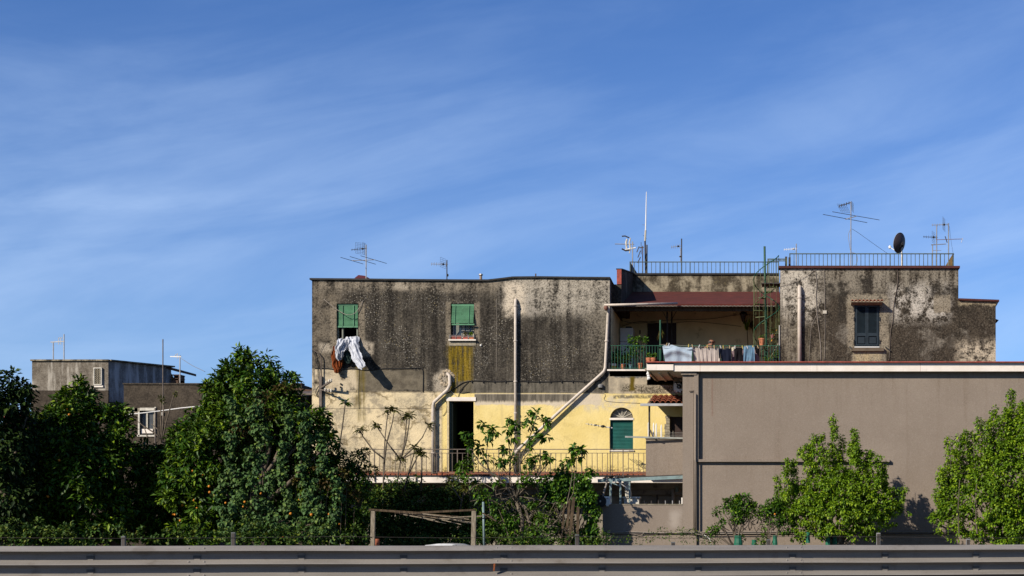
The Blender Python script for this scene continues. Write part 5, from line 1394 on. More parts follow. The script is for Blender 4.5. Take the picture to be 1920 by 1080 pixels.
# ================================================================== ANTENNAS
AG = 'television antennas on the roofs'
def ant(name, px, ptop, pbot, y, label, mat=M_METAL, r=0.018, cat='antenna', lean=0):
    t = thing(name, P(px, pbot, y), label, cat, AG)
    MB().tube([P(px, pbot, y), P(px+lean, ptop, y)], r, 7).build('mast', mat, t)
    return t
def yagi(t, pa, pb, n, ln_, y, r=0.008, vert=True, mat=M_METAL, dip=True, er=0.006):
    a, b = Vector(P(pa[0], pa[1], y)), Vector(P(pb[0], pb[1], y))
    MB().tube([a, b], r*1.25, 6).build('boom', mat, t)
    for i in range(n):
        p = a.lerp(b, (i+0.3)/n)
        L = ln_*(0.75+0.35*i/n)/2
        d = Vector((0, .25, 1)).normalized()*L if vert else Vector((.35, 1, 0)).normalized()*L
        MB().tube([p-d, p+d], er, 4).build('element', mat, t)
    if dip:
        p = a.lerp(b, 0.72); MB().ball(tuple(p), (0.045, 0.04, 0.035), 8, 5).build('dipole_box', M_BLACK if mat is not M_WHITE else M_MARBLE, t)
def grid(t, px0, px1, py0, py1, y, nx=5, nz=7, slant=0.0, mat=M_METAL, skew=0.0):
    mb = MB()
    def q(u, v): return (X(px0+(px1-px0)*u + skew*v, y), y + slant*(u-.5), Z(py0+(py1-py0)*v, y))
    for i in range(nx+1): mb.tube([q(i/nx, 0), q(i/nx, 1)], 0.0035, 4)
    for j in range(nz+1): mb.tube([q(0, j/nz), q(1, j/nz)], 0.0035, 4)
    mb.build('reflector_grid', M_GRID, t)
M_GRID = simple('grid_wire', (0.16, 0.19, 0.24), 0.5, 0.4, bump=0)
y = 2.5
t = ant('roof_antenna', 686.5, 459, 530, y, 'antenna with a square wire reflector beside the dark red tarpaulin')
yagi(t, (658.5, 468.5), (688, 465.5), 6, 0.10, y, vert=True, mat=M_DARKMETAL)
grid(t, 668, 683, 455.5, 476, y, 4, 7, .2); grid(t, 683, 684.5, 456, 478, y-.1, 2, 8, .4)
for (a, b) in (((638.5, 482.5), (681, 495)), ((656, 481), (704.5, 495.5)), ((676, 479.5), (725, 494))):
    MB().tube([P(a[0], a[1], y-.5), P((a[0]+b[0])/2, (a[1]+b[1])/2, y), P(b[0], b[1], y+.5)], 0.009, 5).build('long_element', M_DARKMETAL, t)
MB().tube([P(659, 488.8, y), P(703, 487, y)], 0.012, 6).build('boom', M_METAL, t)
y = 2.0
t = ant('roof_antenna', 838, 487.5, 530, y, 'slim yagi antenna alone on the middle of the long black coping', M_DARKMETAL)
yagi(t, (808, 495), (840, 495.5), 7, 0.16, y, mat=M_METAL); grid(t, 828, 833, 484, 502, y, 2, 5, .4)
MB().ball(P(839.5, 516, y), (.03, .03, .05), 7, 5).build('junction', M_BLACK, t)
y = 6.6
t = ant('whip_antenna', 1211, 450, 520, y, 'very tall white whip antenna standing highest of all', M_DARKMETAL, 0.03, 'whip antenna', -1.5)
MB().tube([P(1210.5, 432, y), P(1209.5, 452, y)], 0.035, 8).build('base_tube', M_FRAME, t)
MB().tube([P(1212, 359.5, y), P(1210.5, 432, y)], [0.012, 0.026], 7).build('whip', M_WHITE, t)
MB().tube([P(1204, 421.5, y), P(1212, 422, y)], 0.006, 5).build('radial', M_METAL, t)
MB().tube([P(1213, 459, y), P(1213, 518, y)], 0.028, 6).build('stub_mast', M_DARKMETAL, t)
mb = MB(); mb.tube([P(1206+k, 440+abs(k-3)*0.5+k*1.0, y) for k in range(7)], 0.006, 4); mb.build('feeder', M_BLACK, t)
t = ant('radio_antenna', 1186, 453, 520, y, 'pale rounded dish-like antenna at the left end of the roof railing', M_METAL, 0.022)
MB().tube([P(1153, 457.5, y), P(1189, 458, y)], 0.016, 6).build('boom', M_METAL, t)
MB().tube([P(1166, 443, y), P(1172, 442.5, y), P(1180, 446, y)], 0.025, 6).build('curved_arm', M_DARKMETAL, t)
MB().tube([P(1166, 466.5, y), P(1173, 470, y), P(1181, 469, y)], 0.03, 6).build('curved_arm', M_DARKMETAL, t)
MB().tube([P(1175.5, 448, y), P(1174, 455, y), P(1175, 466, y)], [0.03, 0.04, 0.03], 7).build('pale_blade', M_MARBLE, t)
MB().tube([P(1182, 446, y), P(1180, 455, y), P(1182, 466, y), P(1180, 475, y)], [0.02, 0.03, 0.03, 0.015], 7).build('pale_blade', M_MARBLE, t)
MB().tube([P(1172, 468, y), P(1192, 464.5, y)], 0.022, 6).build('lower_boom', M_WHITE, t)
t = ant('roof_antenna', 1205, 461, 520, y-.3, 'slanting grid antenna on the mast left of the tall whip', M_RUSTP)
for (a, b) in (((1198.5, 462), (1194, 473)), ((1201, 470), (1196, 483)), ((1201, 482), (1195.5, 493))):
    MB().bar(P(a[0], a[1], y-.3), P(b[0], b[1], y-.3), 0.03, 0.03).build('slanting_element', M_DARKMETAL, t)
MB().tube([P(1202, 454, y), P(1202.5, 477, y)], 0.01, 5).build('side_rod', M_DARKMETAL, t)
MB().bar(P(1199, 464.5, y-.3), P(1207, 464, y-.3), .03, .03).build('clamp', M_DARKMETAL, t)
t = ant('roof_antenna', 1278, 447.5, 522, y, 'short pale yagi antenna on the dark mast halfway along the left railing', M_DARKMETAL, 0.022)
yagi(t, (1258, 463.5), (1277, 461), 5, 0.17, y, mat=M_METAL)
MB().tube([P(1276, 465, y), P(1276, 490, y)], 0.012, 5).build('feeder', M_METAL, t)
MB().ball(P(1275.5, 481, y), (.045, .04, .03), 8, 5).build('junction', M_DARKMETAL, t)
y = 2.2
t = ant('roof_antenna', 1493, 457, 506, y, 'small white yagi antenna above the left end of the right railing')
yagi(t, (1469.5, 468), (1495, 466.5), 6, 0.11, y, mat=M_WHITE)
y = 2.6
t = ant('roof_antenna', 1595.5, 378, 506, y, 'tallest mast with two very long crossing elements over the right house')
for (a, b) in (((1543, 402), (1626, 417.5)), ((1560.5, 397), (1649, 412.5))):
    MB().tube([P(a[0], a[1], y-.3), P(b[0], b[1], y+.3)], 0.010, 5).build('long_element', M_DARKMETAL, t)
MB().tube([P(1585, 411.5, y), P(1606, 405, y)], 0.015, 6).build('boom', M_METAL, t)
MB().tube([P(1573, 386.5, y), P(1596, 379.5, y)], 0.014, 6).build('boom', M_DARKMETAL, t)
for k in range(5): MB().bar(P(1573.5+k*4.6, 384-k*1.5, y), P(1573.5+k*4.6, 389.5-k*1.5, y), .025, .02).build('element', M_DARKMETAL, t)
grid(t, 1569, 1586, 383, 398, y+.1, 5, 5, .1, skew=8); grid(t, 1596, 1601, 380, 396, y+.1, 3, 5, .5)
cable([P(1597, 429, y), P(1610, 437, y), P(1635, 455, y), P(1665, 476, y)], 0.006, M_CABLE, t, 'guy_wire')
cable([P(1596, 428, y), P(1591, 440, y), P(1593, 460, y), P(1596, 472, y), P(1606, 477, y), P(1607, 492, y), P(1600, 500, y)], 0.008, M_CABLEW, t, 'feeder')
y = 2.0
t = ant('roof_antenna', 1778.5, 418.5, 506, y, 'twin antennas on the mast nearest the right roof corner')
yagi(t, (1747, 422), (1779, 421), 7, 0.12, y, mat=M_METAL); grid(t, 1766, 1773.5, 409, 432, y, 3, 7, .5)
MB().tube([P(1755, 449.5, y), P(1805, 448, y)], 0.011, 6).build('long_element', simple('purple_grey_metal', (0.28, 0.2, 0.22), 0.5, 0.3), t)
MB().tube([P(1805, 446.5, y), P(1802.5, 455, y)], 0.008, 5).build('element', M_METAL, t)
MB().tube([P(1772, 443, y), P(1776, 455, y)], 0.016, 5).build('element', M_DARKMETAL, t)
cable([P(1780, 424, y), P(1783, 450, y), P(1787, 475, y)], 0.004, M_CABLE, t, 'guy_wire')
y = 2.8
t = ant('roof_antenna', 1756.3, 422.5, 506, y, 'antenna with small square grid left of the twin mast')
yagi(t, (1731, 444), (1758, 445), 6, 0.12, y, mat=M_DARKMETAL); grid(t, 1746.5, 1754, 435, 456, y, 3, 6, .4)
MB().tube([P(1746, 459.3, y), P(1774, 457.5, y)], 0.014, 5).build('boom', M_METAL, t)
MB().tube([P(1749, 469.5, y), P(1765, 469.5, y)], 0.008, 5).build('element', M_METAL, t)
t = ant('roof_antenna', 1748.5, 458, 506, y+.8, 'bare short mast left of the small grid antenna')
MB().tube([P(1746, 459, y+.8), P(1752, 459, y+.8)], 0.016, 5).build('clamp', M_DARKMETAL, t)
# satellite dish seen from behind
dy_ = 1.6
ds = thing('satellite_dish', P(1691, 503, dy_), 'dark brown satellite dish facing away to the left above the railing', 'satellite dish', None)
MB().tube([P(1691, 503, dy_), P(1690.5, 456, dy_)], 0.028, 8).build('mast', M_METAL, ds)
ctr = Vector(P(1686, 455.5, dy_-.06)); axis = Vector((-0.76, 0.62, 0.2)).normalized()
u_ = axis.cross(Vector((0, 0, 1))).normalized(); v_ = u_.cross(axis).normalized()
mb = MB(); nr, nt_ = 6, 28; Rr = 0.335
for side_ in (0, 1):
    for i in range(nr+1):
        for k in range(nt_):
            r_ = Rr*i/nr; t_ = 2*math.pi*k/nt_
            mb.v.append(tuple(ctr + u_*(r_*.96*math.cos(t_)) + v_*(r_*math.sin(t_)) + axis*(0.10*(r_/Rr)**2 - 0.10 + side_*0.008)))
for side_ in (0, 1):
    o_ = side_*(nr+1)*nt_
    for i in range(nr):
        for k in range(nt_):
            a = o_+i*nt_+k; b = o_+i*nt_+(k+1) % nt_; mb.f.append((a, b, b+nt_, a+nt_))
for k in range(nt_):
    a = nr*nt_+k; b = nr*nt_+(k+1) % nt_; o_ = (nr+1)*nt_; mb.f.append((a, b, b+o_, a+o_))
mb.build('reflector', simple('dark_plum_paint', (0.065, 0.045, 0.05), 0.55, var=0.15, bump=0), ds, True)
mb = MB(); mb.tube([tuple(ctr+u_*(Rr*.97*math.cos(2*math.pi*k/28))+v_*(Rr*1.01*math.sin(2*math.pi*k/28))) for k in range(29)], 0.009, 5, False); mb.build('rim', M_METAL, ds)
back = ctr - axis*0.12
MB().bar(tuple(back), tuple(Vector(P(1690.5, 460, dy_))), .09, .12).build('mount', M_BLACK, ds)
MB().bar(tuple(back), tuple(ctr - v_*0.25 - axis*0.03), .05, .04).build('arm_root', M_BLACK, ds)
lnb = Vector(P(1668.5, 463.5, dy_+.35))
MB().tube([tuple(ctr - v_*0.31), tuple(lnb)], 0.012, 6).build('arm', M_WHITE, ds)
MB().ball(tuple(lnb), (.05, .05, .06), 9, 6).build('receiver', M_WHITE, ds, True)

# ---- small roof things
tag(MB().add([P(661, 530, 3.2), P(665, 521, 3.0), P(672, 515.5, 3.6), P(684, 517, 3.6), P(708, 530, 3.2), P(690, 524, 2.6), P(668, 524, 2.6), P(661, 532, 2.4), P(708, 532, 2.4), P(661, 532, 4.5), P(708, 532, 4.5)],
    [(0,7,6,1), (1,6,2), (2,6,5,3), (3,5,4), (5,6,7,8), (4,5,8), (0,1,9), (1,2,9), (2,3,10,9), (3,4,10), (4,8,10), (0,9,7), (7,9,10,8)]).build('tarpaulin', simple('dark_red_tarpaulin', (0.13, 0.02, 0.018), 0.75, var=0.3, scale=3)),
    'dark red tarpaulin hump behind the coping at the left', 'tarpaulin')
vp = thing('vent_pipe', P(901.5, 530, 2.0), 'short capped vent pipe on the roof by the coping dip', 'vent pipe')
MB().tube([P(901.5, 530, 2), P(901.5, 517, 2)], 0.045, 9).build('pipe', simple('brown_pipe', (0.30, 0.22, 0.17), 0.8), vp)
MB().lathe(P(901.5, 517, 2), [(.05, 0), (.075, .02), (.06, .06)], 9).build('cap', M_METAL, vp)
tag(MB().tube([P(1004.5, 526, 2), P(1004.5, 513, 2)], 0.022, 7).build('vent_rod', M_RUSTP), 'thin brown rod sticking up right of the vent pipe', 'rod')

# balcony antenna
ba = thing('balcony_antenna', P(1144, 905, -1.45), 'white pointed yagi antenna on a thin pole in front of the arched window', 'antenna')
MB().tube([P(1144.5, 905, -1.45), P(1143.5, 800, -1.45)], 0.014, 6).build('mast', M_DARKMETAL, ba)
MB().tube([P(1098, 794.5, -1.6), P(1148, 802.5, -1.4)], [0.008, 0.02], 6).build('boom', M_WHITE, ba)
for k, px in enumerate((1103, 1109, 1115, 1122, 1136)):
    z_ = 795.3+(px-1103)*.16
    MB().tube([P(px, z_-2.0, -1.75), P(px, z_+2.0, -1.3)], 0.009, 5).build('element', M_WHITE if k < 3 else M_BLACK, ba)
MB().ball(P(1130.5, 799.5, -1.5), (.07, .05, .045), 8, 5).build('amplifier', M_BLACK, ba)
MB().ball(P(1117, 797.2, -1.5), (.06, .04, .03), 8, 5).build('dipole', M_COPE, ba)
# ================================================================== LEAVES
def leaf_object(name, base, dirn, nrm, L, W, mat, parent, seed=0, kind=None, fold=0.25, lobed=False):
    """many small folded leaves as one crown mesh; every leaf has its own tone"""
    n = len(base); o0 = np.array(worg(parent))
    dirn = dirn / np.linalg.norm(dirn, axis=1, keepdims=True)
    side = np.cross(dirn, nrm); side /= np.maximum(np.linalg.norm(side, axis=1, keepdims=True), 1e-6)
    up = np.cross(side, dirn)
    L = L[:, None]; W = W[:, None]
    b = base - o0
    v = np.empty((n, 4, 3))
    v[:, 0] = b
    v[:, 1] = b + dirn*L*0.5 + side*W*0.5 + up*W*fold
    v[:, 2] = b + dirn*L - up*L*0.12
    v[:, 3] = b + dirn*L*0.5 - side*W*0.5 + up*W*fold
    me = bpy.data.meshes.new(name)
    me.vertices.add(n*4); me.vertices.foreach_set('co', v.reshape(-1).astype(np.float32))
    idx = np.arange(n)[:, None]*4 + np.array([0, 1, 2, 0, 2, 3])[None]
    me.loops.add(n*6); me.loops.foreach_set('vertex_index', idx.reshape(-1).astype(np.int32))
    me.polygons.add(n*2); me.polygons.foreach_set('loop_start', (np.arange(n*2)*3).astype(np.int32))
    at = me.attributes.new('tone', 'FLOAT', 'POINT')
    at.data.foreach_set('value', np.repeat(rng.random(n), 4).astype(np.float32))
    me.materials.append(mat); me.update(calc_edges=True)
    o = bpy.data.objects.new(name, me); C.objects.link(o)
    if parent is not None: o.parent = parent
    WO[o.name] = Vector(o0)
    if kind: o['kind'] = kind
    return o

def unit(n):
    v = rng.normal(size=(n, 3)); return v / np.linalg.norm(v, axis=1, keepdims=True)

def lobe_leaves(lobes, y0, dens=26, per=12, leafL=0.10, leafW=0.042, twig=0.30, droop=0.25, inner=0.45, lump=0.22, flat=1.0, upb=0.5, back=0.55):
    """lobes: (px, py, rpx[, dy[, squash]]) measured in the photo at depth y0 -> leaf arrays"""
    B, D, Nn = [], [], []
    for lb_ in lobes:
        px, py, rp = lb_[:3]; dy = lb_[3] if len(lb_) > 3 else 0.0; sq = lb_[4] if len(lb_) > 4 else 1.0
        y = y0 + dy; s = sc(y0); r = rp/s
        c = np.array([X(px, y0), y, Z(py, y0)])
        r = max(r - 0.55*twig, 0.45*r)
        m = max(3, int(dens/2.6*4*math.pi*r*r))
        d = unit(m)
        keep = (d[:, 1] < 0.35) | (rng.random(m) < back)
        d = d[keep]; m = len(d)
        if m == 0: continue
        ph = rng.random(6)*6.28
        f = 1 + lump*(np.sin(d[:, 0]*4+ph[0])*np.sin(d[:, 2]*5+ph[1]) + 0.5*np.sin(d[:, 1]*8+ph[2]+d[:, 0]*6))
        rad = (inner + (1-inner)*rng.random(m)**0.35) * f
        p = c + d*rad[:, None]*np.array([r, r*flat, r*sq])
        q_ = int(per*2.6)
        tr = twig*0.62*(0.55+0.8*rng.random(m))
        k = np.repeat(np.arange(m), q_); n_ = len(k)
        # a tuft: leaves fan out of one point, mostly outwards and up
        g_ = d*np.array([1, 1, .8]) + np.array([0, 0, upb]) + unit(m)*0.35
        g_ /= np.linalg.norm(g_, axis=1, keepdims=True)
        h_ = unit(n_) + g_[k]*0.75
        h_ /= np.linalg.norm(h_, axis=1, keepdims=True)
        bb = p[k] + h_*(tr[k]*rng.random(n_)**0.5)[:, None]
        dd = h_*0.8 + unit(n_)*0.55; dd[:, 2] -= droop
        nn = h_*0.7 + np.array([0, -0.2, 0.8]) + unit(n_)*0.4
        B.append(bb); D.append(dd); Nn.append(nn)
    B, D, Nn = np.concatenate(B), np.concatenate(D), np.concatenate(Nn)
    ok = B[:, 2] > 0.0
    B, D, Nn = B[ok], D[ok], Nn[ok]
    n = len(B)
    return B, D, Nn, leafL*(0.65+0.7*rng.random(n)), leafW*(0.7+0.6*rng.random(n))

def limb(mb, p0, p1, r0, r1, wob=0.08, n=6, seg=5):
    p0, p1 = Vector(p0), Vector(p1); L = (p1-p0).length
    pts = []; rs = []
    o1 = Vector((random.uniform(-1, 1), random.uniform(-1, 1), random.uniform(-.3, .3)))*L*wob
    for i in range(seg+1):
        t = i/seg
        pts.append(p0.lerp(p1, t) + o1*math.sin(t*math.pi) + Vector((random.uniform(-1, 1), random.uniform(-1, 1), 0))*L*wob*.15*(0 < i < seg))
        rs.append(r0+(r1-r0)*t)
    mb.tube(pts, rs, n); return pts

def tree(name, label, cat, basepx, y0, lobes, mat, bark=None, group=None, trunk_r=0.11, fork=0.45, fruits=(), limbs=None, extra=None, **kw):
    bx_ = X(basepx, y0)
    t = thing(name, (bx_, y0, 0), label, cat, group)
    cen = np.mean([[l[0], l[1]] for l in lobes], axis=0)
    top = min(l[1] for l in lobes)
    zt_ = Z(cen[1], y0)
    fz = max(0.4, zt_*fork)
    mb = MB(); fk = (bx_ + (X(cen[0], y0)-bx_)*0.4, y0, fz)
    limb(mb, (bx_, y0, -0.1), fk, trunk_r, trunk_r*.8, 0.04, 9)
    for l in (limbs or lobes):
        dy = l[3] if len(l) > 3 else 0
        e = (X(l[0], y0), y0+dy, Z(l[1], y0)); limb(mb, fk, e, trunk_r*.55, trunk_r*.14, 0.10, 6)
    mb.build('trunk', bark or M_BARK, t, True)
    a = lobe_leaves(lobes, y0, **kw)
    leaf_object('crown', *a, mat, t)
    for (px, py) in fruits:
        yy = y0 - 0.0
        # on the front skin of the nearest lobe
        l = min(lobes, key=lambda q: (q[0]-px)**2+(q[1]-py)**2)
        dx_, dz_ = (px-l[0])/l[2], (py-l[1])/l[2]
        rr_ = l[2]/sc(y0)
        yy = y0 + (l[3] if len(l) > 3 else 0) - rr_*kw.get('flat', 1)*math.sqrt(max(0.05, 1-dx_*dx_-dz_*dz_))*1.0
        MB().ball(P(px, py, yy), random.uniform(.028, .036), 10, 7).build('orange', M_FRUIT, t, True)
    return t

OG = 'orange trees behind the guardrail'
# dark tree at the far left edge
tree('broadleaf_tree', 'very dark broad leaved tree at the far left edge of the photo', 'tree', 0, -10.5,
     [(0, 760, 62), (-50, 745, 55), (38, 735, 30), (55, 770, 20), (22, 712, 22), (10, 850, 60), (-45, 860, 70), (25, 930, 50), (-20, 980, 60), (30, 800, 36)], M_L_DARK,
     leafL=0.15, leafW=0.085, dens=46, per=9, droop=0.5, inner=0.3, trunk_r=.16)
tree('orange_tree', 'orange tree in front of the flat roofed far house, a leafy twig poking above it', 'tree', 150, -8.5,
     [(145, 775, 48), (125, 800, 50), (150, 745, 22), (112, 762, 20), (175, 765, 26), (205, 800, 42), (222, 785, 24), (80, 815, 42), (70, 860, 55), (130, 870, 70, -.4), (195, 870, 60, -.3), (225, 850, 36), (100, 940, 75, -.5), (180, 950, 75, -.4), (50, 930, 50), (20, 990, 45), (150, 1000, 45), (90, 1000, 40), (145, 716, 8), (95, 790, 26)],
     M_L_ORANGE, group=OG, fruits=((119, 759), (127, 768), (130, 777), (240, 801), (37, 876), (111, 863), (90, 931), (14, 955), (38, 877)), dens=44, per=12, leafL=0.16, leafW=0.075, twig=.30, inner=.5, lump=.38)
tree('orange_tree', 'low shaded orange tree filling the hollow between two taller orange trees', 'tree', 285, -7.5,
     [(290, 880, 50), (265, 930, 55), (330, 905, 55), (300, 850, 22), (320, 850, 26), (285, 980, 50), (350, 960, 50), (250, 985, 45), (320, 1000, 45), (230, 950, 40)], M_L_ORANGE, group=OG, dens=40, per=12, leafL=0.16, leafW=0.07,
     fruits=((325, 964), (338, 975), (380, 891)), inner=.4)
tree('orange_tree', 'tallest orange tree with a pointed leafy top against the sky', 'tree', 450, -8.0,
     [(469, 672, 14), (462, 690, 24), (440, 715, 34), (480, 722, 46), (520, 718, 34), (410, 735, 26), (535, 745, 28), (425, 765, 44), (470, 780, 60, -.3), (520, 785, 50, -.2), (385, 790, 36), (365, 815, 42), (420, 830, 60, -.5), (345, 850, 36), (375, 870, 50, -.4),
      (480, 860, 70, .7), (560, 790, 34), (585, 800, 34), (575, 850, 52, .7), (395, 930, 60, -.4), (340, 920, 40, -.3), (430, 990, 50), (500, 930, 60, .9), (560, 920, 55, .9), (600, 980, 50, .9), (520, 1000, 50, .9), (640, 1000, 40, .6), (388, 730, 9), (350, 793, 10), (326, 850, 9), (545, 715, 9), (508, 674, 9), (410, 705, 9), (562, 750, 9), (604, 780, 9), (434, 695, 10), (620, 828, 9), (455, 672, 8), (370, 990, 45), (457, 664, 9), (548, 765, 22), (430, 690, 12)], M_L_ORANGE, group=OG, dens=42, per=12, leafL=0.16, leafW=0.075, twig=.32, inner=.5, lump=.38, trunk_r=.15,
     fruits=((361, 883), (380, 891), (392, 912), (393, 923), (402, 929), (369, 953), (423, 943), (363, 911), (328, 965), (342, 947), (338, 976), (364, 938), (379, 801), (471, 852)))
# vine curtain draped down the right half of the tallest tree
vt = thing('climbing_vine', (X(560, -9.2), -9.2, 0), 'blue-green creeping vine hanging in columns over the tallest orange tree', 'vine')
vl = []
for cxp, w_, t0, t1 in ((452, 15, 750, 1015), (500, 17, 735, 1015), (474, 12, 840, 1015), (546, 14, 760, 1012), (524, 12, 880, 1010), (583, 14, 780, 1012), (612, 13, 815, 1012), (436, 15, 900, 1010), (640, 14, 880, 1010), (566, 10, 940, 1010), (598, 10, 940, 1010)):
    yy = t0
    while yy < t1:
        vl.append((cxp + 7*math.sin(yy*.05+cxp), yy, w_*random.uniform(.75, 1.1), random.uniform(-.75, -.45)))
        yy += 11
a = lobe_leaves(vl, -9.2, dens=48, per=8, leafL=.09, leafW=.085, twig=.16, droop=.9, inner=.3, upb=-.5, flat=.9)
leaf_object('crown', *a, M_L_VINE, vt)
a = lobe_leaves([(540, 720, 12), (525, 735, 14), (470, 760, 14), (452, 810, 15), (505, 775, 12), (590, 880, 16), (612, 905, 16), (640, 885, 12), (560, 900, 9), (475, 800, 10), (500, 745, 11), (440, 800, 10)], -9.7, dens=22, per=8, leafL=.09, leafW=.06, twig=.2, inner=.2)
leaf_object('rusty_leaves', *a, M_L_RUST, vt)
mb = MB()
for px, t0 in ((498, 800), (560, 830), (590, 850), (617, 880), (540, 1000), (470, 900)):
    pts = [P(px + 6*math.sin(k*.9+px), t0 + (1018-t0)*k/8, -9.5) for k in range(9)]; mb.tube(pts, 0.009, 5)
mb.build('stem', M_BARK, vt, True)
for (px, py) in ((563, 929), (562, 936), (545, 963), (520, 991), (528, 988), (531, 1008), (617, 964), (636, 982), (459, 941), (489, 925), (456, 950), (584, 965)):
    MB().ball(P(px, py, -9.95), random.uniform(.025, .04), 9, 6).build('orange', M_FRUIT, vt, True)
# shoulder bush with young leaves, between vine and balcony
tree('broadleaf_shrub', 'dense shrub whose right tip crosses the left end of the balcony railing', 'shrub', 640, -7.0,
     [(600, 880, 36), (640, 890, 40), (672, 872, 22), (630, 855, 22), (660, 905, 36), (690, 900, 16), (675, 858, 10), (610, 930, 50, -.4), (660, 950, 50, -.3), (640, 990, 50, -.4), (695, 885, 8), (684, 850, 8)],
     M_L_ORANGE, dens=44, per=11, leafL=.12, leafW=.055, inner=.35, upb=.7)
a = lobe_leaves([(625, 905, 14), (600, 915, 12), (650, 915, 10), (668, 930, 10), (590, 940, 10), (640, 925, 14)], -8.2, dens=30, per=9, leafL=.10, leafW=.045, twig=.2, inner=.2)
rl = thing('young_shoots', (X(630, -8.2), -8.2, 0), 'reddish young leaf sprays in front of the dense shrub', 'shoots')
leaf_object('leaves', *a, M_L_RUST, rl); mb = MB()
for px, py in ((625, 905), (600, 915), (650, 915), (668, 930), (590, 940), (640, 925)): limb(mb, (X(px-6, -8.2), -8.2, 0), P(px, py, -8.2), .015, .006, .05, 5)
mb.build('stem', M_BARK, rl)

# bramble mass below the balcony
tree('bramble_bush', 'tangled bramble bush below the balcony behind the timber frame', 'bush', 770, -3.4,
     [(720, 940, 36), (760, 925, 30), (740, 970, 42), (800, 950, 40), (840, 950, 36), (800, 990, 46), (860, 985, 40), (700, 985, 40), (850, 930, 20), (775, 908, 12), (730, 910, 10), (750, 1010, 40), (880, 1010, 30), (700, 950, 30), (780, 1000, 40, .4), (830, 1005, 40, .3), (860, 960, 30, .3), (810, 965, 34, .4), (735, 1000, 36, .3), (905, 985, 26, .3)],
     M_L_WEED, dens=75, per=11, leafL=.10, leafW=.06, inner=.35, flat=.8, trunk_r=.05)
tree('bramble_bush', 'reddish tipped bush standing left of the fig tree', 'bush', 885, -3.2,
     [(872, 905, 14), (880, 935, 20), (862, 900, 9), (895, 915, 13), (880, 880, 8), (900, 955, 22), (845, 912, 10), (885, 865, 6)],
     M_L_WEED, dens=50, per=10, leafL=.10, leafW=.05, inner=.2, flat=.8, trunk_r=.04)
ug = lobe_leaves([(px, 1005 + 9*math.sin(px*.7), 20+8*math.sin(px*.3)) for px in range(-20, 700, 22)], -13.5, dens=50, per=8, leafL=.08, leafW=.06, twig=.2, inner=.2, droop=.1)
o = leaf_object('undergrowth', *ug, M_L_WEED, None, kind='stuff'); tag(o, 'low weeds growing along the wire fence under the trees', 'weeds')
ug = lobe_leaves([(px, 1016 + 5*math.sin(px*.7), 13+6*math.sin(px*.3)) for px in range(690, 1145, 16)], -5.5, dens=50, per=8, leafL=.08, leafW=.05, twig=.2, inner=.2, droop=.1)
o = leaf_object('undergrowth', *ug, M_L_WEED, None, kind='stuff'); tag(o, 'weeds at the foot of the brambles and fig tree', 'weeds')
ug = lobe_leaves([(1178, 1012, 8), (1195, 1015, 6), (1255, 1008, 11), (1275, 1000, 9), (1285, 1008, 10), (1300, 1004, 8), (1240, 1000, 5), (1218, 1006, 6), (1322, 1016, 8), (1160, 1012, 10), (1140, 1010, 12), (1330, 1010, 6), (1345, 1016, 8)], -3.9, dens=20, per=7, leafL=.07, leafW=.03, twig=.25, inner=.1)
o = leaf_object('undergrowth', *ug, M_L_WEED, None, kind='stuff'); tag(o, 'sparse weeds against the foot of the low taupe wall', 'weeds')

# ---- tall thin saplings in front of the yellow wall
def sapling(label, stems, y0, leafm, base):
    t = thing('sapling', (X(base[0], y0), y0, 0), label, 'sapling', 'bare stemmed saplings in front of the balcony')
    mb = MB(); heads = []
    for path in stems:
        pts = [P(a, b, y0) for a, b in path]
        n_ = len(pts); rs = [.028 - .016*i/(n_-1) for i in range(n_)]
        mb.tube(pts, rs, 6); heads.append(path[-1])
    mb.build('stem', M_FIGBARK, t, True)
    B, D, Nn, L_, W_ = [], [], [], [], []
    for (a, b) in heads:
        c_ = np.array(P(a, b, y0)); k = 10
        for q in range(k):
            az_ = rng.random()*6.28; el_ = rng.uniform(-.5, 1.1); L0 = rng.uniform(.10, .20)
            d = np.array([math.cos(az_)*math.cos(el_), math.sin(az_)*math.cos(el_), math.sin(el_)])
            for j in range(9):      # compound leaf: leaflets along a drooping stalk
                f = (j//2+1)/5; p_ = c_ + d*L0*f - np.array([0, 0, .12*f*f*L0*3])
                sd = np.cross(d, [0, 0, 1]); sd = sd/np.linalg.norm(sd)*(1 if j % 2 else -1)
                B.append(p_); D.append(d*.6+sd*.8*(j < 8)+np.array([0, 0, -.25])); Nn.append(np.array([0, -.2, 1])+rng.normal(size=3)*.2); L_.append(.095); W_.append(.05)
    leaf_object('leaves', np.array(B), np.array(D), np.array(Nn), np.array(L_), np.array(W_), leafm, t)
    return t
M_L_SAP = leaf_mat('sapling_leaf', (0.045, 0.055, 0.012), (0.075, 0.075, 0.014), (0.16, 0.17, 0.03), 0.5, .3, .3)
sapling('single tall sapling with an umbrella of leaves, leftmost in front of the beige wall', [[(628, 900), (634, 850), (642, 800), (647, 760), (648, 754)]], -4.0, M_L_FIG, (628, 900))
sapling('forked sapling with two straight high stems in front of the beige wall', [[(718, 1000), (718, 930), (720, 860), (722, 820), (727, 775), (729, 768)], [(720, 870), (725, 830), (735, 795), (740, 768)], [(720, 860), (700, 845), (680, 818), (675, 806)]], -3.6, M_L_SAP, (718, 1000))
sapling('spreading sapling with many curved stems left of the drainpipe', [[(742, 930), (748, 880), (751, 862)], [(751, 862), (757, 838), (761, 805), (763, 780)], [(752, 860), (762, 825), (767, 795), (768, 778)], [(751, 862), (730, 835), (712, 808), (707, 798)], [(751, 862), (775, 840), (792, 820), (803, 797)], [(751, 862), (770, 852), (785, 845)]], -3.4, M_L_SAP, (742, 940))
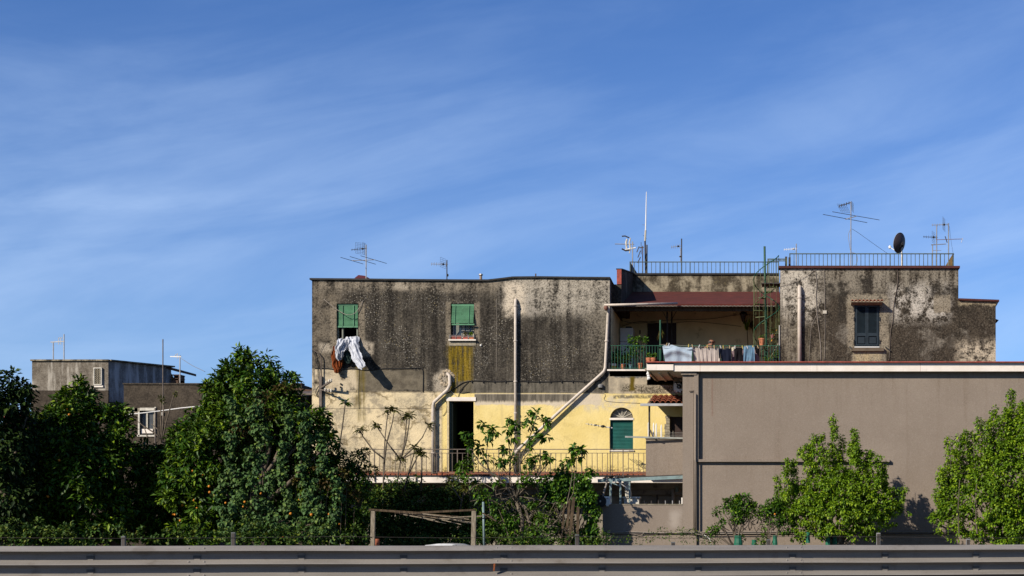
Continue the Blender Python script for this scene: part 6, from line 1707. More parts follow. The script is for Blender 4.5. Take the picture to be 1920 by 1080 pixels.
sapling('short leafy sapling at the railing in front of the left drainpipe foot', [[(758, 920), (768, 880), (775, 855), (777, 838)], [(790, 920), (791, 870), (792, 852)], [(765, 890), (780, 862), (785, 850)]], -3.8, M_L_SAP, (765, 930))
sapling('thin twiggy sapling under the dark balcony door', [[(862, 960), (868, 930), (872, 915)], [(868, 930), (884, 917), (895, 905)], [(866, 940), (850, 915), (846, 900)]], -3.9, M_L_SAP, (862, 965))

# ---- fig tree: bare pale branches, bunches of big leaves at the ends
ft = thing('fig_tree', (X(980, -4.4), -4.4, 0), 'fig tree with bare pale branches and leaf bunches before the yellow wall', 'tree')
fy_ = -4.4; mb = MB()
br_paths = [([(982, 1060), (978, 1015), (980, 975), (968, 940), (962, 930)], .075, .05), ([(995, 1060), (990, 1025), (995, 985), (985, 955), (968, 935)], .06, .04), ([(1006, 1050), (985, 1030), (1000, 1000), (1018, 990)], .04, .02),
            ([(966, 936), (950, 915), (935, 895), (915, 882), (900, 870)], .035, .018), ([(900, 870), (888, 850), (882, 835)], .016, .009), ([(915, 882), (912, 850), (915, 825)], .016, .009), ([(920, 885), (905, 855), (900, 842)], .016, .009),
            ([(962, 930), (948, 905), (925, 890), (892, 880), (885, 850)], .02, .009), ([(966, 935), (955, 900), (958, 860), (952, 820), (956, 790)], .026, .01), ([(958, 860), (968, 830), (963, 800)], .014, .008),
            ([(968, 935), (978, 905), (975, 870), (985, 840), (1000, 800), (1008, 775)], .03, .01), ([(985, 840), (995, 825), (1012, 805)], .014, .008), ([(978, 905), (1000, 880), (1012, 850), (1025, 850)], .018, .008),
            ([(975, 870), (990, 850), (1005, 815)], .014, .008), ([(970, 930), (990, 910), (1010, 890), (1030, 865), (1034, 850)], .022, .009), ([(962, 930), (940, 925), (905, 935), (882, 940)], .02, .008),
            ([(950, 915), (930, 920), (905, 905), (880, 915)], .016, .007), ([(966, 930), (1000, 935), (1040, 945), (1060, 948)], .022, .008), ([(980, 945), (1000, 965), (1012, 950), (1030, 940)], .02, .008),
            ([(968, 938), (960, 905), (945, 880), (940, 862)], .018, .008), ([(985, 975), (1010, 985), (1012, 1010)], .016, .008), ([(990, 950), (1010, 968), (1030, 985)], .016, .008),
            ([(1030, 1045), (1032, 1015), (1030, 990), (1045, 975), (1062, 950), (1070, 910), (1075, 875), (1080, 860)], .024, .009), ([(1035, 985), (1060, 992), (1085, 980), (1100, 960)], .016, .007), ([(1045, 975), (1075, 925), (1078, 880), (1072, 865)], .015, .007),
            ([(1000, 1000), (970, 985), (945, 975)], .018, .008), ([(985, 985), (1000, 960), (1020, 935), (1025, 925)], .016, .007)]
for k in range(46):
    a0_ = random.uniform(925, 1015); b0_ = random.uniform(880, 960)
    br_paths.append(([(a0_, b0_), (a0_+random.uniform(-16, 16), b0_-random.uniform(10, 22)), (a0_+random.uniform(-24, 24), b0_-random.uniform(22, 40))], .012, .005))
for k in range(50):
    a0_ = random.uniform(930, 1050); b0_ = random.uniform(955, 1025)
    br_paths.append(([(a0_, b0_), (a0_+random.uniform(-14, 14), b0_-random.uniform(-8, 22)), (a0_+random.uniform(-24, 24), b0_-random.uniform(0, 36))], .013, .005))
for path, r0_, r1_ in br_paths:
    n_ = len(path); dp = random.uniform(-.5, .5)
    mb.tube([P(a, b, fy_ + dp*(i/(n_-1))) for i, (a, b) in enumerate(path)], [r0_ + (r1_-r0_)*i/(n_-1) for i in range(n_)], 6)
mb.build('trunk', M_FIGBARK, ft, True)
figs = [(878, 824, 11), (880, 836, 9), (876, 815, 6), (916, 806, 12), (918, 820, 9), (905, 797, 6), (926, 812, 9), (898, 840, 9), (912, 862, 7), (955, 788, 10), (960, 800, 12), (963, 818, 10), (968, 795, 8), (950, 804, 6), (990, 782, 10), (994, 795, 8), (1010, 775, 11), (1018, 790, 9),
        (1012, 812, 11), (1020, 818, 9), (1025, 795, 8), (1004, 828, 8), (988, 838, 9), (946, 836, 7), (950, 856, 11), (958, 862, 9), (940, 868, 8), (1000, 856, 10), (1006, 866, 9), (1028, 856, 11), (1033, 864, 8), (1060, 866, 10), (1068, 862, 9), (1082, 848, 11), (1088, 858, 9), (1078, 838, 7), (1090, 846, 7),
        (1112, 888, 10), (1105, 893, 7), (978, 905, 10), (990, 895, 8), (1010, 900, 9), (870, 880, 9), (876, 898, 10), (866, 872, 6), (935, 905, 9), (985, 870, 6), (918, 950, 12), (935, 960, 12), (950, 985, 13), (925, 985, 13), (905, 940, 12), (1000, 945, 8), (1040, 905, 9), (960, 1005, 12), (1005, 1010, 10), (940, 1015, 12), (1022, 985, 9), (900, 925, 9), (895, 965, 10)]
a = lobe_leaves([(p_[0], p_[1], p_[2]*.95, random.uniform(-.35, .35)) for p_ in figs], fy_, dens=75, per=2.8, leafL=.18, leafW=.10, twig=.16, droop=.55, inner=.1, upb=.3, back=1.0)
leaf_object('crown', *a, M_L_FIG, ft)
tree('bramble_bush', 'green shrub tangled round the foot of the fig tree', 'bush', 960, -4.9,
     [(925, 985, 22), (950, 1000, 26), (980, 1005, 22), (905, 1000, 24), (1005, 1000, 18), (935, 955, 16), (915, 930, 13), (1015, 975, 14), (1020, 1010, 18), (965, 975, 12)],
     M_L_FIG, dens=60, per=8, leafL=.11, leafW=.07, inner=.3, flat=.6, trunk_r=.04)
tree('bramble_bush', 'dark leafy thicket behind the pale fig branches', 'bush', 1000, -2.6,
     [(940, 960, 24), (965, 955, 22), (995, 965, 26), (1020, 955, 22), (950, 990, 30), (990, 995, 30), (1030, 985, 28), (1060, 990, 26), (920, 965, 20), (910, 1000, 24), (1000, 935, 12), (1045, 955, 20)],
     M_L_WEED, dens=70, per=10, leafL=.10, leafW=.065, inner=.3, flat=.7, trunk_r=.04)
# ---- ivy bush over old posts
iv = tree('ivy_bush', 'glossy ivy covered stump beside the low taupe wall', 'ivy', 1085, -3.9,
     [(1060, 895, 20), (1040, 905, 24), (1085, 910, 26), (1055, 925, 32), (1095, 935, 26), (1100, 900, 12), (1035, 930, 22), (1108, 960, 18), (1110, 990, 20), (1095, 1010, 22), (1025, 915, 12), (1050, 882, 10), (1112, 1015, 16), (1030, 1010, 12), (1068, 1012, 16), (1040, 985, 12), (1105, 935, 14)],
     M_L_IVY, dens=110, per=9, leafL=.085, leafW=.075, twig=.16, inner=.4, droop=.7, flat=.5, trunk_r=.05)
for k, (a, b, c_, w_) in enumerate(((1076, 932, 1064, .09), (1068, 938, 1058, .07), (1084, 950, 1082, .08), (1058, 945, 1050, .06))):
    MB().bar(P(c_, 1050, -4.4), P(a, b, -4.4), w_, .05).build('old_plank', M_DKTIMBER, iv)

# ---- orchard in front of the taupe wall
CG = 'small trees in front of the taupe wall'
def small_tree(label, base, lobes, mat, y0=-5.0, **kw):
    return tree('fruit_tree', label, 'tree', base, y0, lobes, mat, group=CG, **kw)
t = small_tree('small round citrus with twisting dark trunk, leftmost before the taupe wall', 1386, [(1375, 948, 19), (1396, 945, 20), (1385, 962, 22), (1405, 965, 16), (1357, 958, 11), (1345, 962, 7), (1410, 950, 12), (1388, 932, 9), (1366, 938, 9), (1342, 992, 9), (1332, 996, 7), (1355, 985, 11), (1348, 984, 8), (1390, 1010, 7)], M_L_FIG,
     dens=120, per=9, leafL=.09, leafW=.048, inner=.25, flat=.8, trunk_r=.05, fork=.5, y0=-5.4, twig=.18)
mb = MB()
for k in range(34):
    a0_ = random.uniform(1365, 1412); b0_ = random.uniform(975, 1000); limb(mb, P(a0_, b0_, -5.4), P(a0_+random.uniform(-22, 22), b0_-random.uniform(6, 24), -5.4+random.uniform(-.3, .3)), .014, .006, .15, 5)
mb.build('twig', M_BARK, t)
t = small_tree('small citrus holding one orange, between the round citrus and the big pear', 1430, [(1432, 958, 15), (1448, 950, 18), (1462, 955, 20), (1452, 972, 18), (1425, 970, 12), (1475, 970, 18), (1440, 984, 10), (1468, 990, 14), (1432, 1008, 6), (1426, 1015, 6)], M_L_FIG, fruits=((1453, 964),),
     dens=120, per=9, leafL=.09, leafW=.048, inner=.25, flat=.8, trunk_r=.05, fork=.45, y0=-5.3, twig=.18)
mb = MB()
for k in range(24):
    a0_ = random.uniform(1415, 1470); b0_ = random.uniform(980, 1005); limb(mb, P(a0_, b0_, -5.3), P(a0_+random.uniform(-18, 18), b0_-random.uniform(6, 24), -5.3+random.uniform(-.3, .3)), .014, .006, .15, 5)
mb.build('twig', M_BARK, t)
def shoots(lst, w=5):
    out = []
    for (px, a, b, *k) in lst:
        yy = a; sl = k[0] if k else 0; dy = random.uniform(-.5, .3)
        while yy < b:
            t_ = (yy-a)/(b-a); out.append((px+sl*t_+random.uniform(-1, 1), yy, w*(0.3+0.6*t_)*random.uniform(.6, 1.15), dy)); yy += 8
    return out
P1 = [(1500, 935, 38), (1540, 918, 40), (1575, 922, 46, -.3), (1615, 918, 42), (1645, 935, 40), (1480, 950, 26), (1520, 960, 44, -.3), (1565, 950, 55, -.4), (1610, 955, 50, -.3), (1660, 955, 34), (1522, 890, 18), (1590, 888, 20), (1558, 890, 20), (1625, 890, 18), (1575, 900, 26), (1542, 900, 24), (1608, 900, 24), (1500, 990, 26), (1545, 990, 28, -.3), (1600, 990, 26, -.2), (1640, 985, 24), (1680, 960, 14), (1475, 925, 16), (1580, 975, 18, -.4), (1468, 978, 12), (1490, 1008, 9), (1505, 1012, 8), (1530, 1005, 8), (1625, 1005, 9)]
S1 = [(1562, 785, 870), (1525, 822, 880), (1519, 835, 870), (1538, 820, 875), (1511, 842, 880), (1580, 822, 870), (1602, 812, 870), (1595, 830, 870), (1606, 838, 875), (1628, 848, 880), (1472, 866, 935, 4), (1488, 868, 930), (1460, 898, 950), (1656, 870, 940, 8), (1550, 845, 885), (1632, 850, 890), (1695, 920, 960, -12), (1645, 860, 915), (1500, 845, 855), (1571, 850, 880), (1614, 850, 880)]
t = small_tree('big round pear tree with upright shoots in the middle of the taupe wall', 1573, P1+shoots(S1), M_L_PEAR, dens=66, per=9, leafL=.078, leafW=.052, inner=.25, lump=.42, flat=.62, trunk_r=.10, fork=.3, limbs=P1[:12], y0=-5.1, twig=.16, droop=.6)
mb = MB()
for (px, a, b, *k) in S1: mb.tube([P(px+(k[0] if k else 0)*.9, b, -5.1), P(px, a-2, -5.1)], [.012, .004], 5)
mb.build('shoot', M_BARK, t)
P2 = [(1790, 960, 36), (1815, 905, 34), (1840, 880, 28), (1870, 860, 34), (1905, 840, 36), (1900, 900, 66, -.2), (1850, 930, 56, -.3), (1880, 980, 50, -.3), (1930, 960, 60), (1950, 880, 60), (1760, 972, 20), (1745, 978, 10), (1780, 925, 20), (1800, 1000, 22), (1835, 1000, 26), (1900, 790, 24), (1940, 800, 40), (1985, 860, 50), (1990, 950, 50), (1760, 1000, 6)]
S2 = [(1896, 738, 850, 2), (1862, 768, 860), (1838, 786, 870), (1910, 762, 850), (1917, 758, 840), (1782, 828, 930), (1799, 820, 910), (1812, 812, 900), (1826, 815, 890), (1762, 886, 960, 6), (1872, 785, 860), (1888, 770, 850), (1770, 880, 950), (1850, 800, 870), (1758, 925, 970, 6), (1928, 750, 840), (1945, 745, 840), (1790, 850, 920), (1962, 765, 850)]
t = small_tree('tall pear tree cut off by the right edge of the photo', 1895, P2+shoots(S2), M_L_PEAR, dens=66, per=9, leafL=.082, leafW=.055, inner=.2, lump=.42, flat=.55, trunk_r=.12, fork=.3, limbs=P2[:14], y0=-5.4, twig=.2, droop=.4)
mb = MB()
for (px, a, b, *k) in S2: mb.tube([P(px+(k[0] if k else 0)*.9, b, -5.4), P(px, a-2, -5.4)], [.014, .004], 5)
for px in (1798, 1832, 1866, 1880, 1910): limb(mb, P(px, 1000, -5.9), P(px+random.uniform(-6, 6), 900, -5.9), .02, .01, .04, 5)
mb.build('shoot', M_BARK, t)
# green tree guards round the young trunks
M_NET = simple('green_tree_guard', (0.01, 0.13, 0.075), 0.6, var=0.25)
for k, (px, w_, t0, yy, lab) in enumerate(((1384, 8, 1004, -5.6, 'green mesh guard round the trunk of the leftmost small citrus'), (1414, 5, 1012, -5.3, 'narrow green guard just right of the leftmost citrus'), (1453, 4.5, 1004, -5.4, 'green guard below the citrus with one orange'),
                                 (1552, 4.5, 1000, -5.4, 'green guard left of the pear trunk'), (1565, 5, 1002, -5.2, 'green guard against the pear trunk'), (1515, 4, 998, -5.5, 'small green tag hanging in the lower left of the pear tree'))):
    mb = MB(); s_ = sc(yy); zb__ = 0.0 if k < 5 else Z(1012, yy)
    mb.lathe((X(px, yy), yy, 0), [(w_/s_*1.0, zb__), (w_/s_*1.05, Z(1018, yy)), (w_/s_*.85, Z(t0+6, yy)), (w_/s_*.95, Z(t0, yy))], 9)
    tag(mb.build('tree_guard', M_NET), lab, 'tree guard', 'green tree guards')

# ---- pots and plants on the terrace
PG = 'potted plants on the terrace'
def pot(name, px, ptop, pbot, wpx, y, mat, label, plant=None, lm=M_L_FIG, group=PG, square=False, **kw):
    t = thing(name, P(px, pbot, y), label, 'potted plant', group)
    s_ = sc(y); h_ = (pbot-ptop)/s_; r_ = wpx/2/s_
    if square: MB().box(X(px-wpx/2, y), X(px+wpx/2, y), y-.08, y+.08, Z(pbot, y)+.001, Z(ptop, y)).build('pot', mat, t)
    else: MB().lathe((X(px, y), y, Z(pbot, y)+.001), [(r_*.72, 0), (r_*.95, h_*.78), (r_*1.08, h_*.8), (r_*1.08, h_), (r_*.9, h_), (r_*.85, h_*.9)], 12).build('pot', mat, t)
    if plant:
        a = lobe_leaves(plant, y, **kw); leaf_object('foliage', *a, lm, t)
        mb = MB()
        for l in plant: limb(mb, P(px, ptop+1, y), P(l[0], l[1], y), .012, .005, .05, 5)
        mb.build('stem', M_FIGBARK, t)
    return t
M_BUCK = simple('yellow_bucket', (0.50, 0.36, 0.06), 0.5, dirt=.2)
ft_ = Z
zpb = 692.5
for k, (px, w_) in enumerate(((1148.3, 5.5), (1152.8, 6))):
    yy = .15+.05*k
    t = thing('paint_bucket', P(px, zpb, yy), ('yellow and white tub, left one at the terrace corner', 'yellow and white tub touching the corner tub')[k], 'tub', 'tubs at the terrace corner')
    MB().lathe((X(px, yy), yy, TERZ+.001), [(.042, 0), (.046, .14)], 12).build('body', M_BUCK, t); MB().lathe((X(px, yy), yy, TERZ+.142), [(.047, 0), (.05, .07)], 12).build('white_band', M_WHITE, t)
def tpot(px, htop, w_, y, mat, label, plant, **kw):
    pb = 1000-(TERZ-1.5)*sc(y); return pot('potted_plant', px, htop, pb, w_, y, mat, label, plant, **kw)
tpot(1168, 683, 9, .2, M_CLAYPOT, 'small palm like plant in a clay pot, second pot from the corner', None)
# arching fronds of that palm
fr_ = bpy.data.objects[[o.name for o in bpy.data.objects if o.name.startswith('potted_plant')][-1]]
B, D, Nn, L_, W_ = [], [], [], [], []
c_ = np.array(P(1168, 682, .2))
for q in range(22):
    az_ = rng.random()*6.28; el_ = rng.uniform(.35, 1.3); L0 = rng.uniform(.35, .62)
    for j in range(14):
        f = (j+1)/14; h_ = np.array([math.cos(az_)*math.cos(el_), math.sin(az_)*math.cos(el_)*.5, math.sin(el_)])
        p_ = c_ + h_*L0*f - np.array([0, 0, .35*f*f*L0])
        sd = np.array([-math.sin(az_), math.cos(az_), 0])*(1 if j % 2 else -1)
        B.append(p_); D.append(h_+sd*.8); Nn.append(np.array([0, -.3, 1])); L_.append(.10); W_.append(.022)
leaf_object('foliage', np.array(B), np.array(D), np.array(Nn), np.array(L_), np.array(W_), M_L_WEED, fr_)
tpot(1183, 684, 8, .25, simple('blue_plastic_pot', (0.12, 0.22, 0.26), 0.5), 'blue pot with spiky arching leaves between two clay pots', [(1186, 668, 5), (1178, 672, 4)], lm=M_L_WEED, dens=60, per=6, leafL=.14, leafW=.02, twig=.1)
tpot(1201, 681, 11, .2, M_CLAYPOT, 'large clay pot with a bushy leafy tree rising above the railing', [(1190, 645, 13), (1184, 638, 9), (1196, 637, 8), (1188, 658, 9), (1206, 641, 8), (1211, 636, 6), (1192, 665, 7), (1202, 652, 6)], lm=M_L_FIG, dens=60, per=7, leafL=.085, leafW=.045, twig=.12, inner=.1)
tpot(1156, 686, 7, .5, M_COPE, 'dark pot with broad leaves right behind the corner tubs', [(1155, 668, 7), (1160, 676, 6), (1151, 676, 5), (1158, 660, 4)], lm=M_L_FIG, dens=80, per=6, leafL=.12, leafW=.05, twig=.12, inner=.1)
tpot(1176, 684, 7, .6, M_COPE, 'dark pot with a leafy shrub hiding the foot of the fridge', [(1175, 664, 8), (1180, 655, 6), (1171, 672, 6), (1178, 674, 7)], lm=M_L_FIG, dens=80, per=6, leafL=.10, leafW=.045, twig=.12, inner=.1)
for k, px in enumerate((1217, 1225)):
    pot('potted_plant', px, 671, 692.5, 11, -.3, M_CLAYPOT, ('clay pot with seedlings on the ledge left of the bedsheet', 'second seedling pot on the ledge nearest the bedsheet')[k], [(px-2, 667, 4), (px+3, 666, 3)], lm=M_L_FIG, dens=60, per=5, leafL=.07, leafW=.035, twig=.08)
MB().box(X(1211), X(1236), -.45, -.165, TERZ-.05, TERZ-.0).build('ledge', M_STONE, ver)
t = pot('potted_plant', 1428.5, 634.5, 648, 12, .12, M_CLAYPOT, 'clay pot on the staircase side just left of its pole', [(1427, 631, 4), (1431, 630, 3)], lm=M_L_FIG, dens=60, per=5, leafL=.07, leafW=.03, twig=.1)
MB().bar(P(1420, 648.8, .12), P(1446, 648.8, .12), .12, .03).build('pot_shelf', M_STAIR, stair)
pot('potted_plant', 1448, 628, 634, 6, .1, simple('pink_pot', (0.4, 0.16, 0.14), .6), 'small pink pot with trailing leaves hanging on the staircase', [(1449, 624, 4)], lm=M_L_WEED, dens=60, per=5, leafL=.06, leafW=.03, twig=.08)
tpot(1452, 672, 14, .3, M_COPE, 'bright green grassy plant at the foot of the staircase', [(1448, 668, 8), (1456, 665, 8), (1440, 670, 6), (1460, 660, 5)], lm=M_L_PEAR, dens=60, per=6, leafL=.13, leafW=.02, twig=.15)
tag(MB().bar(P(1446, 640, .95), P(1456, 618, .95), .025, .025).build('orange_pole', simple('orange_plastic', (0.65, 0.30, 0.04), .5)), 'short bright orange pole leaning against the right house wall', 'pole')
tag(MB().bar(P(1446, 668, .98), P(1460, 642, .98), .03, .03).build('wooden_handle', M_TIMBER), 'pale wooden handle leaning at the staircase foot', 'handle')
mb = MB()
for (a, b) in ((1438, 645), (1441, 648), (1436, 650), (1440, 651)): mb.ball(P(a, b, .5), (.03, .03, .04), 7, 5)
tag(mb.build('white_blossom', M_WHITE, None, True), 'cluster of small white flowers near the clay pot on the stair', 'flowers')
for (px0, py0, r_, lab, mt) in ((1400, 615, 9, 'bunch of green stems hung on the cream wall', M_L_PEAR), (1410, 607, 8, 'brown dried bunch hung beside the green stems', M_L_RUST), (1239, 620, 6, 'dried corn husks tied to the green front post', M_L_RUST)):
    yy = VB-.15 if px0 > 1300 else .05
    t = thing('hanging_bunch', P(px0, py0, yy), lab, 'hanging plant')
    B = []; n_ = 46
    c_ = np.array(P(px0, py0-r_, yy)); ds_ = unit(n_)*np.array([.35, .35, .2]) + np.array([0, 0, -1.0 if mt is not M_L_PEAR else 1.0])
    bs_ = c_ + unit(n_)*.03 + np.array([0, 0, -1 if mt is M_L_PEAR else 0])*(r_*1.6/53) + ds_*rng.random(n_)[:, None]*.25
    leaf_object('leaves', bs_, ds_, unit(n_), np.full(n_, .20), np.full(n_, .035), mt, t)
    MB().tube([tuple(c_ + np.array([0, 0, .12])), tuple(c_ + np.array([.04 if px0 < 1405 and px0 > 1300 else 0, 0, -.75 if mt is M_L_PEAR else -.1]))], .012, 5).build('stalk', M_DKTIMBER, t)
# flower pots in the second window
M_BOX = simple('red_plastic_trough', (0.45, 0.10, 0.07), .6)
for k, (a, b, mt, lab) in enumerate(((847, 865, M_BOX, 'long ribbed red trough on the second window sill'), (868, 877, M_BOX, 'small dark red pot in the middle of the second window sill'), (879, 888, M_CLAYPOT, 'clay pot with a yellow-green plant at the right of the window sill'))):
    t = thing('flower_pot', P((a+b)/2, 636, -.04), lab, 'flower pot', 'pots on the window sill')
    MB().pbox(a, b, 629.5+k*.6, 635.9, -.085, .02).build('pot', mt, t)
    if k == 0:
        for q in range(8): MB().pbox(a+.6+q*2.2, a+1.4+q*2.2, 630.5, 635.5, -.095, -.086).build('rib', mt, t)
    if k:
        aa = lobe_leaves([((a+b)/2-1, 626.5, 3.2), ((a+b)/2+2, 627, 3)], -.04, dens=90, per=5, leafL=.06, leafW=.03, twig=.06, back=1); leaf_object('foliage', *aa, M_L_PEAR if k == 2 else M_L_RUST, t)
# ================================================================== FAR HOUSES AT THE LEFT
FA = grime_generic('far_grey_render', (0.12, 0.10, 0.078), (0.27, 0.235, 0.19), (0.44, 0.40, 0.34), 0.62, 1.0, 0.8)
FB = grime_generic('far_dark_render', (0.045, 0.036, 0.028), (0.10, 0.08, 0.06), (0.15, 0.125, 0.095), 0.25, 0.8, 0.4)
FC = grime_generic('far_lit_side_render', (0.16, 0.15, 0.145), (0.30, 0.29, 0.29), (0.48, 0.47, 0.48), 0.6, 1.0, 0.85)  # paler bluish colour paints in the light falling on the side wall
ya = 33.0
ha = thing('flat_roofed_house', (X(130, ya), ya, 0), 'far flat roofed grey house with a lattice vent, furthest left', 'house')
zA = Z(677, ya); zM = Z(732, ya)
x0a, x1a = X(60, ya), X(203, ya); yb_ = 36.3; x2a = X(321, yb_)
def quad_wall(mb, a, b, z0, z1, t=0.3):
    (xa, y_a), (xb, y_b) = a, b; d = Vector((xb-xa, y_b-y_a, 0)).normalized(); n_ = Vector((-d.y, d.x, 0))*t
    mb.add([(xa, y_a, z0), (xb, y_b, z0), (xb, y_b, z1), (xa, y_a, z1), (xa+n_.x, y_a+n_.y, z0), (xb+n_.x, y_b+n_.y, z0), (xb+n_.x, y_b+n_.y, z1), (xa+n_.x, y_a+n_.y, z1)],
           [(0,1,2,3), (5,4,7,6), (4,0,3,7), (1,5,6,2), (3,2,6,7), (4,5,1,0)])
mb = MB(); quad_wall(mb, (x0a, ya), (x1a, ya), zM, zA); mb.build('upper_wall', FA, ha)
mb = MB(); quad_wall(mb, (x0a-.02, ya-.05), (x1a+.02, ya-.05), 0, zM-.004); mb.build('lower_wall', FB, ha)
mb = MB(); quad_wall(mb, (x1a+.002, ya), (x2a, yb_), zM-.6, zA-.002); mb.build('side_wall', FC, ha)
mb = MB(); quad_wall(mb, (x1a+.04, ya+.02), (x2a, yb_), 0, zM-.61); mb.build('side_wall_lower', FB, ha)
mb = MB(); mb.add([(x0a, ya+.3, zA-.3), (x1a, ya+.3, zA-.3), (x2a, yb_, zA-.3), (x2a-2, yb_+6, zA-.3), (x0a, ya+8, zA-.3)], [(0,1,2,3,4)]); mb.build('roof', M_COPE, ha)
mb = MB(); mb.bar((x0a-.05, ya+.1, zA+.04), (x1a+.05, ya+.1, zA+.04), .4, .08); mb.bar((x1a, ya+.1, zA+.05), (x2a+.1, yb_, zA+.05), .4, .07); mb.build('coping', M_PARA, ha)
mb = MB(); mb.add([(x2a-.5, yb_-.5, zA+.0), (x2a+.5, yb_+.2, zA-.25), (x2a+.5, yb_+.2, zA-.12), (x2a-.5, yb_-.5, zA+.14), (x2a-.5, yb_+2, zA), (x2a+.5, yb_+2.4, zA-.25), (x2a+.5, yb_+2.4, zA-.12), (x2a-.5, yb_+2, zA+.14)],
           [(0,1,2,3), (5,4,7,6), (4,0,3,7), (1,5,6,2), (3,2,6,7), (4,5,1,0)]); mb.build('eave', M_RUSTP, ha)
vw = frame_rect(MB(), 175, 190.5, 689, 722, 1.8, ya-.12, ya-.002).build('lattice_vent', M_MARBLE, ha, label='tall white framed vent with zigzag lattice')
MB().pbox(176.8, 188.7, 690.8, 720.2, ya-.03, ya-.002).build('vent_back', M_BLACK, vw)
for j in range(7):
    for i in range(3):
        a = 177+i*4; b = 691.5+j*4.1
        mb = MB(); mb.bar(P(a, b, ya-.07), P(a+3, b+2, ya-.07), .035, .04); mb.bar(P(a+3, b+2, ya-.07), P(a, b+4, ya-.07), .035, .04); mb.build('lattice_bar', M_STONE, vw)
MB().pbox(174, 193, 722.5, 726, ya-.08, ya-.01).build('sill', M_SLAB, ha)
MB().tube([P(173.5, 726, ya-.1), P(173.5, 780, ya-.1)], .04, 6).build('downpipe', M_IRON, ha)
yB = 29.0
hb = thing('low_dark_house', (X(310, yB), yB, 0), 'low dark brown far house with one pale framed window', 'house')
bw = (X(259, yB), X(289, yB), Z(815, yB), Z(770, yB))
mb = MB(); zB = Z(721, yB)
wall_grid(mb, [X(232, yB), bw[0], bw[1], X(566, yB)], [0, bw[2], bw[3], zB], [bw], yB, yB+.35); mb.build('wall', FB, hb)
mb = MB().box(X(232, yB), X(232, yB)+.3, yB+.35, yB+7, 0, zB).box(X(232, yB), X(566, yB), yB+7, yB+7.3, 0, zB).box(X(566, yB)-.3, X(566, yB), yB+.35, yB+7, 0, zB); mb.build('outer_wall', FB, hb)
MB().box(X(232, yB)+.3, X(566, yB)-.3, yB+.35, yB+7, zB-.4, zB-.2).build('roof', M_COPE, hb)
MB().box(X(231, yB), X(567, yB), yB-.06, yB+.4, zB+.002, zB+.07).build('coping', M_SIDE, hb)
wn = frame_rect(MB(), 262, 289, 770, 815, 1.6, yB+.16, yB+.22).build('window', M_STONE, hb)
MB().pbox(263.6, 287.4, 771.6, 804, yB+.19, yB+.20).build('pane', simple('dim_grey_pane', (.07, .075, .08), .3), wn)
MB().pbox(274.3, 277, 771.6, 804, yB+.12, yB+.185).build('mullion', M_FRAME, wn)
MB().pbox(264.6, 286.4, 804.2, 812.4, yB+.05, yB+.14).build('lower_panel', M_SLAB, wn)
for (a, b, c_, d) in ((250, 262, 765, 772), (258.5, 261.6, 772, 818), (289.3, 292.5, 763, 816), (262, 289, 764.5, 769.8), (257, 292, 815.5, 818.5), (252, 258, 765, 775), (237, 243, 772, 778), (302, 307, 773, 779), (302, 306, 801, 806)):
    MB().pbox(a, b, c_, d, yB-.05, yB-.002).build('plaster_patch', M_MARBLE if a not in (250, 252) else M_STONE, hb)
MB().box(X(300, yB), X(385, yB), yB-.03, yB-.002, Z(792, yB)-.03, Z(792, yB)).build('ledge', FB, hb)
yc = 14.0
hc = thing('shed_house', (X(560, yc), yc, 0), 'dark sloping roof edge squeezed between orange tree and main house', 'shed')
mb = MB(); mb.add([P(520, 724, yc), P(592, 731.5, yc), P(592, 735, yc), P(520, 727.5, yc)] + [tuple(Vector(P(a, b, yc))+Vector((0, 5, .3))) for a, b in ((520, 724), (592, 731.5), (592, 735), (520, 727.5))],
                  [(0,3,2,1), (4,5,6,7), (0,1,5,4), (3,7,6,2), (1,2,6,5), (0,4,7,3)]); mb.build('roof', M_RUSTP, hc)
MB().add([P(500, 739.5, yc-.6), P(592, 736.5, yc-.6), P(592, 740, yc-.6), P(500, 743.5, yc-.6)] + [tuple(Vector(P(a, b, yc-.6))+Vector((0, .6, .15))) for a, b in ((500, 739.5), (592, 736.5), (592, 740), (500, 743.5))],
         [(0,3,2,1), (4,5,6,7), (0,1,5,4), (3,7,6,2), (1,2,6,5), (0,4,7,3)]).build('gutter', M_IRON, hc)
MB().box(X(500, yc), X(600, yc), yc+.1, yc+5, 0, Z(742, yc)).build('wall', FB, hc)
for px in (556, 570, 584): MB().pbox(px, px+5, 744, 756, yc-.1, yc+.09).build('rafter', M_TIMBER, hc)
# red patch of roof low at the left and small objects
rl_ = thing('red_roofed_shed', (X(40, 20), 20, 0), 'low shed with a faded red roof just visible at the far left', 'shed')
MB().box(X(10, 20), X(62, 20), 20, 24, 0, Z(787, 20)).build('wall', FB, rl_); MB().box(X(8, 20), X(64, 20), 19.9, 24.1, Z(787, 20)+.002, Z(779, 20)).build('roof', simple('faded_red_sheet', (0.30, 0.05, 0.05), .8), rl_)
# rack of boxes on the flat roof
rk2 = thing('roof_shelter', P(336, 718, 36), 'little open shelter at the right end of the flat roofed house', 'shelter')
for (a, b, c_, d) in ((321, 337, 702, 703.5), (321, 337, 709, 710), (334.5, 336, 703, 720), (321, 336, 713, 720), (326, 327, 703, 713)): MB().pbox(a, b, c_, d, 36, 36.8).build('board', M_RUSTP, rk2)

